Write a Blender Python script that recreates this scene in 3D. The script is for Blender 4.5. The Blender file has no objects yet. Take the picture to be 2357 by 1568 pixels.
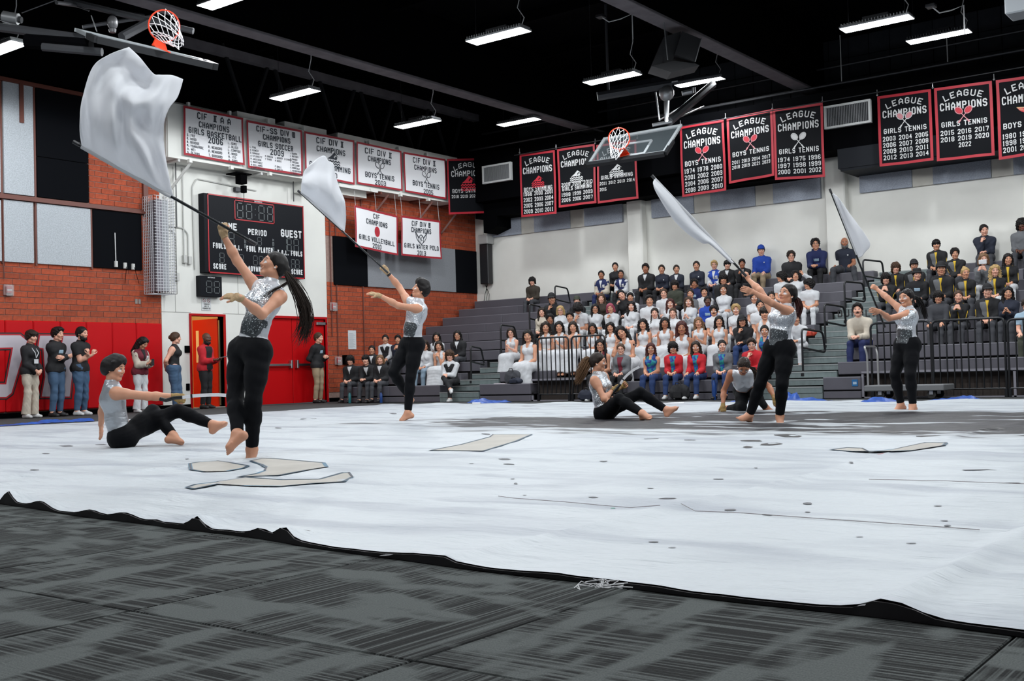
import bpy, math, random
import numpy as np
from mathutils import Vector, Matrix
SC = bpy.context.scene
COL = SC.collection
random.seed(7)
RNG = np.random.default_rng(11)

# ------------------------------------------------------------------ camera
F, YAW, PIT, ROLL, EYE = 2575.0, math.radians(53.1), math.radians(1.65), math.radians(1.6), 0.62
_f = np.array([math.sin(YAW)*math.cos(PIT), math.cos(YAW)*math.cos(PIT), math.sin(PIT)])
_r = np.array([math.cos(YAW), -math.sin(YAW), 0.0]); _d = np.cross(_f, _r)
CR = _r*math.cos(ROLL) + _d*math.sin(ROLL)          # camera right
CD = -_r*math.sin(ROLL) + _d*math.cos(ROLL)         # camera down
CF = _f                                             # camera forward
CO = np.array([0.0, 0.0, EYE])
cam = bpy.data.cameras.new('camera'); cam.sensor_width = 36.0; cam.lens = F*36.0/2357.0
cam.clip_start = 0.05; cam.clip_end = 200
camo = bpy.data.objects.new('camera', cam); COL.objects.link(camo)
camo.matrix_world = Matrix(((CR[0], -CD[0], -CF[0], CO[0]), (CR[1], -CD[1], -CF[1], CO[1]), (CR[2], -CD[2], -CF[2], CO[2]), (0, 0, 0, 1)))
SC.camera = camo

# ------------------------------------------------------------------ world, exposure
wd = bpy.data.worlds.new('world'); SC.world = wd; wd.use_nodes = True
wd.node_tree.nodes['Background'].inputs[0].default_value = (0.62, 0.66, 0.72, 1)
wd.node_tree.nodes['Background'].inputs[1].default_value = 0.10
SC.view_settings.view_transform = 'Standard'; SC.view_settings.look = 'None'
SC.view_settings.gamma = 1.0; SC.view_settings.exposure = 0.0
SC.view_settings.use_curve_mapping = False
SC.cycles.max_bounces = 6; SC.cycles.diffuse_bounces = 3
LAMP_POWER, LAMP_GLOW = 50.0, 165.0

def ray(x, y):
    return CR*((x-1178.5)/F) + CD*((y-784)/F) + CF
def hit(x, y, ax, v):
    d = ray(x, y); return CO + d*((v-CO[ax])/d[ax])
def deep(x, y, dep):
    return CO + ray(x, y)*dep
def proj(P):
    v = np.asarray(P, float)-CO; z = v@CF
    return v@CR/z*F+1178.5, v@CD/z*F+784, z

# ------------------------------------------------------------------ materials
_M = {}
def nodes(m):
    return m.node_tree.nodes, m.node_tree.links
def mat(name, col, rough=0.6, metal=0.0, noise=0.0, nscale=30.0, bump=0.0, bscale=80.0, stretch=None, emit=None, estr=0.0, alpha=None, sheen=0.0, spec=None):
    if name in _M: return _M[name]
    m = bpy.data.materials.new(name); m.use_nodes = True; _M[name] = m
    N, L = nodes(m); b = N['Principled BSDF']
    c = tuple(col)+(1,) if len(col) == 3 else col
    b.inputs['Base Color'].default_value = c
    b.inputs['Roughness'].default_value = rough; b.inputs['Metallic'].default_value = metal
    if spec is not None: b.inputs['Specular IOR Level'].default_value = spec
    if sheen: b.inputs['Sheen Weight'].default_value = sheen
    if emit is not None:
        b.inputs['Emission Color'].default_value = tuple(emit)+(1,); b.inputs['Emission Strength'].default_value = estr
    if alpha is not None: b.inputs['Alpha'].default_value = alpha
    if noise or bump:
        tc = N.new('ShaderNodeTexCoord'); mp = N.new('ShaderNodeMapping'); L.new(tc.outputs['Object'], mp.inputs[0])
        if stretch: mp.inputs['Scale'].default_value = stretch
        if noise:
            t = N.new('ShaderNodeTexNoise'); t.inputs['Scale'].default_value = nscale; t.inputs['Detail'].default_value = 4
            L.new(mp.outputs[0], t.inputs['Vector'])
            mx = N.new('ShaderNodeMix'); mx.data_type = 'RGBA'; mx.blend_type = 'MULTIPLY'; mx.inputs[0].default_value = 1
            r = N.new('ShaderNodeMapRange'); r.inputs[1].default_value = 0.3; r.inputs[2].default_value = 0.7
            r.inputs[3].default_value = 1-noise; r.inputs[4].default_value = 1+noise
            L.new(t.outputs[0], r.inputs[0]); mx.inputs[6].default_value = c
            L.new(r.outputs[0], mx.inputs[7]); L.new(mx.outputs[2], b.inputs['Base Color'])
        if bump:
            t = N.new('ShaderNodeTexNoise'); t.inputs['Scale'].default_value = bscale; t.inputs['Detail'].default_value = 3
            L.new(mp.outputs[0], t.inputs['Vector'])
            bp = N.new('ShaderNodeBump'); bp.inputs['Strength'].default_value = bump; bp.inputs['Distance'].default_value = 0.01
            L.new(t.outputs[0], bp.inputs['Height']); L.new(bp.outputs[0], b.inputs['Normal'])
    return m
def srgb(r, g, b):
    f = lambda v: ((v/255+0.055)/1.055)**2.4 if v > 10 else v/255/12.92
    return (f(r), f(g), f(b))

# ------------------------------------------------------------------ object helpers
def tag(o, label=None, cat=None, group=None, kind=None):
    if label: o['label'] = label
    if cat: o['category'] = cat
    if group: o['group'] = group
    if kind: o['kind'] = kind
    return o
def empty(name, loc, label=None, cat=None, group=None, kind=None, rz=0.0):
    o = bpy.data.objects.new(name, None); COL.objects.link(o); o.location = tuple(loc); o.rotation_euler = (0, 0, rz)
    o.empty_display_size = 0.1
    return tag(o, label, cat, group, kind)
def mesh_np(name, V, faces, mats, mi=None, smooth=False):
    me = bpy.data.meshes.new(name)
    V = np.asarray(V, np.float32)
    if isinstance(faces, np.ndarray):
        n, k = faces.shape
        me.vertices.add(len(V)); me.vertices.foreach_set('co', V.ravel())
        me.loops.add(n*k); me.loops.foreach_set('vertex_index', faces.astype(np.int32).ravel())
        me.polygons.add(n); me.polygons.foreach_set('loop_start', np.arange(0, n*k, k, dtype=np.int32))
        me.update(calc_edges=True)
    else:
        me.from_pydata(V.tolist(), [], faces)
    for m in (mats if isinstance(mats, (list, tuple)) else [mats]): me.materials.append(m)
    if mi is not None: me.polygons.foreach_set('material_index', np.asarray(mi, np.int32))
    if smooth: me.polygons.foreach_set('use_smooth', np.ones(len(me.polygons), bool))
    me.validate(); me.update()
    return me
def link(name, me, parent=None, loc=None):
    o = bpy.data.objects.new(name, me); COL.objects.link(o)
    if loc is not None: o.location = tuple(loc)
    if parent is not None: o.parent = parent
    return o

class MB:
    """collects boxes, bars, tubes, polygons; build() links ONE mesh object"""
    def __init__(s): s.v = []; s.f = []; s.m = []
    def add(s, V, Fs, m=0):
        n = len(s.v); s.v += [tuple(map(float, p)) for p in V]; s.f += [tuple(i+n for i in f) for f in Fs]; s.m += [m]*len(Fs); return s
    def box(s, lo, hi, m=0):
        (a, b, c), (d, e, f) = lo, hi
        return s.add([(a,b,c),(d,b,c),(d,e,c),(a,e,c),(a,b,f),(d,b,f),(d,e,f),(a,e,f)], [(0,3,2,1),(4,5,6,7),(0,1,5,4),(1,2,6,5),(2,3,7,6),(3,0,4,7)], m)
    def cham(s, lo, hi, c, m=0):
        """box with chamfered edges"""
        lo = np.array(lo, float); hi = np.array(hi, float); V = []; 
        for sx in (0,1):
            for sy in (0,1):
                for sz in (0,1):
                    p = np.array([(lo, hi)[sx][0], (lo, hi)[sy][1], (lo, hi)[sz][2]]); d = np.array([1-2*sx, 1-2*sy, 1-2*sz])*c
                    V += [p+d*[0,1,1], p+d*[1,0,1], p+d*[1,1,0]]
        I = lambda x, y, z, k: (x*4+y*2+z)*3+k
        Fs = [(I(0,0,0,0),I(0,0,1,0),I(0,1,1,0),I(0,1,0,0)),(I(1,0,0,0),I(1,1,0,0),I(1,1,1,0),I(1,0,1,0)),
              (I(0,0,0,1),I(1,0,0,1),I(1,0,1,1),I(0,0,1,1)),(I(0,1,0,1),I(0,1,1,1),I(1,1,1,1),I(1,1,0,1)),
              (I(0,0,0,2),I(0,1,0,2),I(1,1,0,2),I(1,0,0,2)),(I(0,0,1,2),I(1,0,1,2),I(1,1,1,2),I(0,1,1,2))]
        for a in (0,1):
            for b in (0,1):
                Fs += [(I(a,b,0,0),I(a,b,0,1),I(a,b,1,1),I(a,b,1,0)), (I(a,0,b,0),I(a,1,b,0),I(a,1,b,2),I(a,0,b,2)), (I(0,a,b,1),I(0,a,b,2),I(1,a,b,2),I(1,a,b,1))]
                Fs += [(I(a,b,0,0),I(a,b,0,1),I(a,b,0,2)), (I(a,b,1,0),I(a,b,1,1),I(a,b,1,2))]
        return s.add(V, Fs, m)
    def obox(s, c, ax, ay, az, m=0):
        c = np.array(c, float); ax, ay, az = (np.array(t, float) for t in (ax, ay, az))
        V = [c+i*ax+j*ay+k*az for k in (-1,1) for j in (-1,1) for i in (-1,1)]
        return s.add(V, [(0,2,3,1),(4,5,7,6),(0,1,5,4),(1,3,7,5),(3,2,6,7),(2,0,4,6)], m)
    def bar(s, p, q, w, h=None, m=0, up=(0,0,1)):
        h = w if h is None else h
        p = np.array(p, float); q = np.array(q, float); d = q-p; L = np.linalg.norm(d); d /= L
        u = np.array(up, float)
        if abs(d@u) > .98: u = np.array([1., 0, 0])
        a = np.cross(d, u); a /= np.linalg.norm(a); b = np.cross(a, d)
        return s.obox((p+q)/2, d*L/2, a*w/2, b*h/2, m)
    def tube(s, pts, r, n=8, m=0, cap=True, closed=False):
        pts = [np.array(p, float) for p in pts]; k = len(pts); rs = r if isinstance(r, (list, tuple, np.ndarray)) else [r]*k
        V = []; Fs = []; prev = None
        for i, p in enumerate(pts):
            if closed: d = pts[(i+1) % k]-pts[i-1]
            else: d = pts[min(i+1, k-1)]-pts[max(i-1, 0)]
            d = d/(np.linalg.norm(d)+1e-9)
            if prev is None:
                u = np.array([0, 0, 1.]) if abs(d[2]) < .9 else np.array([1., 0, 0])
                a = np.cross(d, u)
            else: a = prev-d*(prev@d)
            a /= np.linalg.norm(a)+1e-9; prev = a; b = np.cross(d, a)
            for j in range(n):
                t = 2*math.pi*j/n; V.append(p+(a*math.cos(t)+b*math.sin(t))*rs[i])
        for i in range(k if closed else k-1):
            for j in range(n):
                i2 = (i+1) % k; Fs.append((i*n+j, i*n+(j+1) % n, i2*n+(j+1) % n, i2*n+j))
        if cap and not closed: Fs += [tuple(range(n-1, -1, -1)), tuple((k-1)*n+j for j in range(n))]
        return s.add(V, Fs, m)
    def poly(s, pts, th=None, m=0):
        """flat polygon, or a slab when th (vector) is given"""
        pts = [np.array(p, float) for p in pts]; n = len(pts)
        if th is None: return s.add(pts, [tuple(range(n))], m)
        th = np.array(th, float)
        V = pts+[p+th for p in pts]
        return s.add(V, [tuple(range(n-1, -1, -1)), tuple(range(n, 2*n))]+[(i, (i+1) % n, n+(i+1) % n, n+i) for i in range(n)], m)
    def ball(s, c, r, n=10, m=0, sc=(1,1,1)):
        V = []; Fs = []; h = n//2
        for i in range(h+1):
            for j in range(n):
                a = math.pi*i/h; b = 2*math.pi*j/n
                V.append((c[0]+r*sc[0]*math.sin(a)*math.cos(b), c[1]+r*sc[1]*math.sin(a)*math.sin(b), c[2]+r*sc[2]*math.cos(a)))
        for i in range(h):
            for j in range(n): Fs.append((i*n+j, (i+1)*n+j, (i+1)*n+(j+1) % n, i*n+(j+1) % n))
        return s.add(V, Fs, m)
    def lathe(s, c, prof, n=14, m=0):
        V = []; Fs = []; k = len(prof)
        for r, z in prof:
            for j in range(n):
                t = 2*math.pi*j/n; V.append((c[0]+r*math.cos(t), c[1]+r*math.sin(t), c[2]+z))
        for i in range(k-1):
            for j in range(n): Fs.append((i*n+j, i*n+(j+1) % n, (i+1)*n+(j+1) % n, (i+1)*n+j))
        Fs += [tuple(range(n-1, -1, -1)), tuple((k-1)*n+j for j in range(n))]
        return s.add(V, Fs, m)
    def build(s, name, mats, parent=None, smooth=False, origin=None, **kw):
        V = np.array(s.v); o0 = None
        if parent is not None and origin is None: o0 = np.array(parent.location); p = parent.parent
        if parent is not None and parent.parent is not None: o0 = o0+np.array(parent.parent.location)
        if origin is not None: o0 = np.array(origin, float)
        if o0 is None: o0 = np.array([V[:,0].mean(), V[:,1].mean(), V[:,2].min()])
        me = mesh_np(name, V-o0, s.f, mats, s.m, smooth)
        o = link(name, me, parent, o0 if parent is None else None)
        if smooth:
            try: me.set_sharp_from_angle(angle=math.radians(40))
            except Exception: pass
        return tag(o, **kw)

# ------------------------------------------------------------------ block lettering (stroke font, drawn flat)
GL = dict(A='00 04 26 44 40;02 42', B='00 06 36 45 44 33 03;33 42 41 30 00', C='45 36 16 05 01 10 30 41', D='00 06 36 45 41 30 00', E='46 06 00 40;03 33', F='46 06 00;03 33',
 G='45 36 16 05 01 10 30 41 43 23', H='00 06;40 46;03 43', I='20 26', J='01 10 30 41 46', K='00 06;46 03 40', L='06 00 40', M='00 06 23 46 40', N='00 06 40 46', O='01 05 16 36 45 41 30 10 01',
 P='00 06 36 45 44 33 03', Q='01 05 16 36 45 41 30 10 01;22 40', R='00 06 36 45 44 33 03;23 40', S='45 36 16 05 04 13 33 42 41 30 10 01', T='06 46;26 20', U='06 01 10 30 41 46', V='06 20 46',
 W='06 10 24 30 46', X='00 46;06 40', Y='06 23 46;23 20', Z='06 46 00 40')
GL.update({'0': GL['O'], '1': '15 26 20;10 30', '2': '05 16 36 45 44 00 40', '3': '05 16 36 45 44 33 13;33 42 41 30 10 01', '4': '30 36 02 42', '5': '46 06 03 33 42 41 30 10 01',
 '6': '45 36 16 05 01 10 30 41 42 33 03', '7': '06 46 45 20', '8': '13 04 05 16 36 45 44 33 13 02 01 10 30 41 42 33', '9': '01 10 30 41 45 36 16 05 04 13 43', '.': '20 21', '-': '13 33', ':': '21 22;24 25',
 '=': '06 46;00 40;16 10;36 30', '#': '06 46;00 40;06 00;26 20;46 40', '%': '06 46;00 40;06 00;16 30 46', "'": '26 25', '/': '00 46', '*': '13 33;24 22'})
def glyph(ch, w, h, t):
    """quads of one glyph in a w x h box, stroke t; narrow 1/I are handled by the caller"""
    out = []
    for pl in GL.get(ch, '').split(';'):
        P = [np.array([int(c[0])/4*(w-t)+t/2, int(c[1])/6*(h-t)+t/2]) for c in pl.split()]
        for i in range(len(P)-1):
            a, b = P[i], P[i+1]; d = b-a; L = np.linalg.norm(d)
            if L < 1e-9: continue
            d /= L; n = np.array([-d[1], d[0]])*t/2; e = d*t*.38
            if i > 0 or True: a2 = a-e; b2 = b+e
            out.append([a2-n, b2-n, b2+n, a2+n])
    return out
def text_quads(s, h, w=None, t=None, gap=None, arch=0.0):
    """quads of a line of text, centred on (0, 0..h)"""
    w = h*.55 if w is None else w; t = h*.17 if t is None else t; gap = w*.3 if gap is None else gap
    adv = []; x = 0
    for ch in s:
        cw = w*.55 if ch in ' ' else (t*1.6 if ch in "I.':" else (w*.62 if ch == '1' else w))
        adv.append((x, cw)); x += cw+gap
    tot = x-gap; Q = []
    for ch, (x0, cw) in zip(s, adv):
        if ch == ' ': continue
        for q in glyph(ch, cw, h, t):
            q = [p+np.array([x0-tot/2, 0]) for p in q]
            if arch:
                xc = x0+cw/2-tot/2; u = xc/(tot/2); ang = -u*arch*1.1; dy = -arch*tot*.27*u*u
                c, sn = math.cos(ang), math.sin(ang)
                q = [np.array([xc+(p[0]-xc)*c-(p[1])*sn, (p[0]-xc)*sn+p[1]*c+dy]) for p in q]
            Q.append(q)
    return Q, tot
# ================================================================== SETTING
YL, XR, ZC = 21.2, 26.58, 8.8
C_RED = srgb(196, 14, 22); C_BRICK = srgb(158, 68, 38)
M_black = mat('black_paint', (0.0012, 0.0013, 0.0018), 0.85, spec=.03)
M_beam = mat('beam_lit_grey', (0.16, 0.148, 0.158), 0.85, spec=.05, noise=.15, nscale=3)  # grey raised so the colour carries bounce light from the floor
M_white_wall = mat('white_wall', (0.72, 0.72, 0.68), 0.7, noise=.04, nscale=1.5)
M_right_wall = mat('cream_wall', (0.78, 0.77, 0.72), 0.75, noise=.05, nscale=1.2)
M_mortar = mat('mortar', (0.30, 0.20, 0.17), 0.9, noise=.15, nscale=20)
M_redpaint = mat('red_paint', C_RED, 0.38, spec=.5)
M_frame_red = mat('door_red', (0.40, 0.002, 0.005), 0.45, spec=.25)
M_rail = mat('brown_rail', (0.13, 0.035, 0.022), 0.5)
M_steel = mat('brushed_steel', (0.50, 0.51, 0.53), 0.35, 1.0)
M_conduit = mat('painted_conduit', (0.50, 0.50, 0.48), 0.5)
M_darkmetal = mat('dark_metal', (0.045, 0.046, 0.05), 0.45, .6)

# carpet: darker ground with fine ribs and broken dark bands across them
def carpet_material(name, rot):
    m = bpy.data.materials.new(name); m.use_nodes = True; N, L = nodes(m); b = N['Principled BSDF']; b.inputs['Roughness'].default_value = .95
    b.inputs['Specular IOR Level'].default_value = .15
    tc = N.new('ShaderNodeTexCoord'); mp = N.new('ShaderNodeMapping'); mp.inputs['Rotation'].default_value = (0, 0, rot); L.new(tc.outputs['Object'], mp.inputs[0])
    def noise(sc, scale, det=2):
        s = N.new('ShaderNodeMapping'); s.inputs['Scale'].default_value = scale; L.new(mp.outputs[0], s.inputs[0])
        t = N.new('ShaderNodeTexNoise'); t.inputs['Scale'].default_value = sc; t.inputs['Detail'].default_value = det; L.new(s.outputs[0], t.inputs[0]); return t.outputs[0]
    def math_(op, a, v=None, c=None):
        n = N.new('ShaderNodeMath'); n.operation = op
        for i, q in enumerate((a, v, c)):
            if q is None: continue
            if isinstance(q, (int, float)): n.inputs[i].default_value = q
            else: L.new(q, n.inputs[i])
        return n.outputs[0]
    line = noise(1, (1.2, 95, 1), 1)                 # long thin ribs along x
    band = noise(1, (7.5, 2.6, 1), 2)                # blocks across
    speck = noise(230, (1, 1, 1), 2)
    bandm = N.new('ShaderNodeMapRange'); bandm.inputs[1].default_value = .42; bandm.inputs[2].default_value = .52; L.new(band, bandm.inputs[0])
    linem = N.new('ShaderNodeMapRange'); linem.inputs[1].default_value = .36; linem.inputs[2].default_value = .54; L.new(line, linem.inputs[0])
    d = math_('MULTIPLY', bandm.outputs[0], linem.outputs[0])
    sp = math_('MULTIPLY_ADD', speck, 1.1, .45)
    ramp = N.new('ShaderNodeMix'); ramp.data_type = 'RGBA'; L.new(d, ramp.inputs[0])
    ramp.inputs[6].default_value = (.088, .097, .095, 1); ramp.inputs[7].default_value = (.014, .015, .015, 1)
    mx = N.new('ShaderNodeMix'); mx.data_type = 'RGBA'; mx.blend_type = 'MULTIPLY'; mx.inputs[0].default_value = 1
    L.new(ramp.outputs[2], mx.inputs[6]); L.new(sp, mx.inputs[7]); L.new(mx.outputs[2], b.inputs['Base Color'])
    bp = N.new('ShaderNodeBump'); bp.inputs['Strength'].default_value = .5; bp.inputs['Distance'].default_value = .004
    L.new(math_('ADD', speck, line), bp.inputs['Height']); L.new(bp.outputs[0], b.inputs['Normal'])
    return m
M_carpA, M_carpB = carpet_material('carpet_ribs', 0.0), carpet_material('carpet_ribs_crosswise', math.pi/2)
M_floor = mat('far_carpet', (.040, .042, .043), .9, noise=.5, nscale=6, stretch=(1, 8, 1))
floor = MB().box((-7, -9, -.12), (27, 21.4, -.008)).build('floor', M_floor, kind='structure', origin=(0, 0, 0))
TILE = 1.03
for i in range(-1, 5):
    for j in range(-2, 9):
        x0, y0 = 1.82+(i-1)*TILE, .63+(j-1)*TILE
        if x0 > 4.0: continue
        mb = MB().cham((x0+.003, y0+.003, -.008), (x0+TILE-.003, y0+TILE-.003, 0.0), .003)
        mb.build('carpet_tile', M_carpA if (i+j) % 2 else M_carpB, floor)

# ---- walls on the scoreboard side (y = YL) and the bleacher side (x = XR)
def brick_wall(name, x0, x1, zones, zmax):
    w = MB().box((x0, YL+.012, 0), (x1, YL+.25, zmax)).build(name, M_mortar, kind='structure', origin=(x0, YL, 0))
    rng = random.Random(len(name))
    cols = [mat('brick_%s' % n, tuple(c*f for c in C_BRICK), .8, noise=.22, nscale=14, bump=.3, bscale=60) for n, f in (('plain', 1.0), ('dark', .80), ('light', 1.12), ('brown', .9))]
    cache = {}
    cand = []
    for (za, zb, xa, xb, vis) in zones:
        k = int(round(za/.12))
        while k*.12 < zb-.03:
            off = (k % 2)*.155
            n = int((xa-off)/.31)
            while n*.31+off < xb:
                a, b = max(n*.31+off, xa), min(n*.31+off+.31, xb); n += 1
                if b-a < .05: continue
                zc = k*.12
                if vis((a+b)/2, zc): cand.append((a, b, zc))
            k += 1
    cand.sort(key=lambda t: (t[0]**2+400)*1.0 if True else 0)
    stuff = MB()
    for idx, (a, b, z) in enumerate(cand):
        L_ = round(b-a, 3); c = rng.choice([0, 0, 0, 1, 2, 3])
        if idx >= 300:
            stuff.box((a+.006, YL-.002, z+.006), (b-.006, YL+.02, z+.114), c); continue
        key = (L_, c)
        if key not in cache:
            cache[key] = mesh_np('brick', *(lambda m: (np.array(m.v), m.f))(MB().cham((.006, -.002, .006), (L_-.006, .02, .114), .004)), cols[c])
        o = link('brick', cache[key], w); o.location = (a-x0, rng.uniform(-.0015, .0015), z)
    if stuff.v: stuff.build('far_bricks', cols, w, kind='stuff')
    return w
wl = brick_wall('wall_left', 8.0, 15.25, [(1.92, 3.08, 11.2, 15.25, lambda x, z: True), (4.44, 6.72, 13.5, 15.25, lambda x, z: True), (3.08, 4.44, 14.72, 15.25, lambda x, z: True)], 6.75)
wc = brick_wall('wall_corner', 20.29, XR, [(0.0, 3.08, 20.29, XR, lambda x, z: z > .38+.268*(x-19.6)/.75-.55), (4.30, 5.7, 20.29, XR, lambda x, z: True)], 7.0)
# white middle wall with the two doorways
DX0, DX1, DZ = 16.03, 16.95, 2.13          # open door
EX0, EX1 = 18.0, 20.2                      # double door
m = MB()
m.box((15.25, YL, 0), (DX0, YL+.2, 7)).box((DX1, YL, 0), (EX0, YL+.2, 7)).box((EX1, YL, 0), (20.29, YL+.2, 7))
m.box((DX0, YL, DZ), (DX1, YL+.2, 7)).box((EX0, YL, DZ), (EX1, YL+.2, 7))
m.build('wall_center', M_white_wall, kind='structure', origin=(15.25, YL, 0))
mm = mat('wall_joint', (.33, .33, .31), .8)
for k, (a, b) in enumerate((((15.25, 2.2), (DX0, 2.2)), ((DX1, 2.2), (EX0, 2.2)), ((15.62, 2.2), (15.62, 5.5)), ((17.4, 2.2), (17.4, 3.1)))):
    MB().box((min(a[0], b[0])-.006, YL-.004, min(a[1], b[1])-.006), (max(a[0], b[0])+.006, YL+.01, max(a[1], b[1])+.006)).build('trim_%d' % (k+10), mm, kind='structure')
MB().box((8, YL+.02, 6.7), (XR, YL+.3, ZC)).build('wall_left_upper', M_black, kind='structure')
# right wall: cream below, black blockwork above, pilasters
MB().box((XR, -9, 0), (XR+.3, YL+.3, 7.0)).build('wall_right', M_right_wall, kind='structure')
blk = MB().box((XR+.03, -9, 7.0), (XR+.3, YL+.3, ZC)).build('wall_right_upper', M_black, kind='structure', origin=(XR, 0, 7.0))
M_blk = mat('painted_block', (.022, .024, .029), .6, spec=.15, noise=.15, nscale=4)
bm_ = mesh_np('concrete_block', *(lambda q: (np.array(q.v), q.f))(MB().cham((0, .006, .006), (.045, .494, .494), .008)), M_blk)
for j in range(34):
    for k in range(3):
        o = link('concrete_block', bm_, blk); o.location = (-.012, 2.5+j*.5, .04+k*.5)
for k, (ya, yb) in enumerate(((15.25, 15.72), (9.62, 10.12))):
    MB().cham((XR-.28, ya, 0), (XR, yb, 7.0), .03).build('trim_%d' % (k+1), M_right_wall, kind='structure')
MB().box((XR-.05, 20.9, 0), (XR, YL, 7.0)).build('trim_3', M_white_wall, kind='structure')
# ceiling, deep beams, dark purlins
MB().box((-7, -9, ZC), (XR+.3, YL+.3, ZC+.2)).build('ceiling', M_black, kind='structure')
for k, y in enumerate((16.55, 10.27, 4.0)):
    MB().cham((-7, y-.19, 7.2), (XR, y+.19, 7.26), .01).build('ceiling_beam_flange', M_beam, kind='structure')  # lighter underside: floor bounce put into the colour
    MB().box((-7, y-.15, 7.26), (XR, y+.15, 8.78)).build('ceiling_beam', M_black, kind='structure')  # web in ceiling black, standing in for its unlit sides
for k in range(10):
    MB().box((2.2+k*2.6, -8, 8.55), (2.35+k*2.6, YL, 8.8)).build('ceiling_joist', M_black, kind='structure')
# truss pieces against the left wall, behind the banner gallery
for k in range(6):
    x = 17+k*1.5
    MB().bar((x, YL-.1, 8.6), (x+.75, YL-.1, 6.8), .07).bar((x+.75, YL-.1, 6.8), (x+1.5, YL-.1, 8.6), .07).build('ceiling_truss', M_darkmetal, kind='structure')
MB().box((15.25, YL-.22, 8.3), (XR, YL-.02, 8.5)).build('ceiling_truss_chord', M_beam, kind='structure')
# wall base strips
MB().box((8, YL-.03, 0), (15.25, YL, .1)).build('baseboard_left', M_black, kind='structure')
for a, b in ((15.25, DX0-.05), (DX1+.05, EX0-.05)):
    MB().box((a, YL-.015, 0), (b, YL, .11)).build('baseboard_center', M_black, kind='structure')
MB().box((20.3, YL-.03, 0), (22, YL, .1)).build('baseboard_corner', M_black, kind='structure')

# ---- doors
d1 = MB().box((DX0-.05, YL-.03, 0), (DX0, YL+.2, DZ+.05)).box((DX1, YL-.03, 0), (DX1+.05, YL+.2, DZ+.05)).box((DX0, YL-.03, DZ), (DX1, YL+.2, DZ+.05)).build('door_1', M_frame_red, kind='structure', origin=(DX0, YL, 0))
M_leaf = mat('red_leaf_inside', srgb(190, 36, 14), .5, spec=.2)
ang = math.radians(88); hx, hy = DX1-.04, YL+.16
ca, sa = math.cos(ang), math.sin(ang)
lf = MB(); ax = np.array([-ca, sa, 0]); nn = np.array([sa, ca, 0])
lf.obox(np.array([hx, hy, 1.05])+ax*.44, ax*.44, nn*.022, (0, 0, 1.04)); lf.build('door_leaf', M_leaf, d1)
gl = MB(); gl.obox(np.array([hx, hy, 1.45])+ax*.70-nn*.024, ax*.05, nn*.004, (0, 0, .38)); gl.build('vision_panel', mat('lit_pane', (.75, .62, .40), .2), d1)
MB().bar((hx+.015, hy-.03, .05), (hx+.015, hy-.03, 2.05), .03).build('hinge', mat('bronze', (.30, .24, .16), .4, .8), d1)
MB().box((DX0, YL-.02, 0), (DX1, YL+.2, .02)).build('threshold', mat('aluminium', (.62, .60, .55), .4, .7), d1)
# hall seen through the open door, with its own ceiling lamp
M_hall = mat('hall_wall', (.72, .55, .33), .7)
hl = MB(); hl.box((14.6, 23.0, 0), (17.4, 23.1, 2.8)).box((14.5, YL+.2, 0), (14.6, 23.0, 2.8)).box((17.4, YL+.2, 0), (17.5, 23, 2.8)).box((14.5, YL+.2, 2.8), (17.5, 23.1, 2.9)).box((14.5, YL+.2, -.1), (17.5, 23.1, 0.0))
hl.build('wall_hall', M_hall, kind='structure', origin=(16, 22, 0))
lamp = bpy.data.lights.new('hall_lamp', 'POINT'); lamp.energy = 42; lamp.color = (1, .72, .38); lamp.shadow_soft_size = .15
lo = bpy.data.objects.new('hall_lamp', lamp); COL.objects.link(lo); lo.location = (15.3, 22.2, 2.5)
d2 = MB().box((EX0-.06, YL-.03, 0), (EX0, YL+.2, DZ+.06)).box((EX1, YL-.03, 0), (EX1+.06, YL+.2, DZ+.06)).box((EX0, YL-.03, DZ), (EX1, YL+.2, DZ+.06)).build('door_2', M_frame_red, kind='structure', origin=(EX0, YL, 0))
mid = (EX0+EX1)/2
for s, (a, b) in enumerate(((EX0, mid-.004), (mid+.004, EX1))):
    MB().cham((a+.004, YL+.03, .012), (b-.004, YL+.075, DZ-.004), .004).build('door_leaf', mat('leaf_red', (.46, .001, .003), .5, spec=.2), d2)
    p = mid-.10 if s == 0 else mid+.10; q = a+.12 if s == 0 else b-.12
    MB().cham((min(p, q), YL-.055, .94), (max(p, q), YL-.02, 1.0), .008).build('push_bar', M_steel if s == 0 else M_darkmetal, d2)
    MB().cham((p-.03, YL-.075, .88), (p+.03, YL+.03, 1.09), .01).build('door_handle', M_steel, d2)
    MB().cham((q-.18, YL-.03, 1.98), (q+.16, YL+.03, 2.06), .008).build('door_closer', M_steel, d2)

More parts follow.
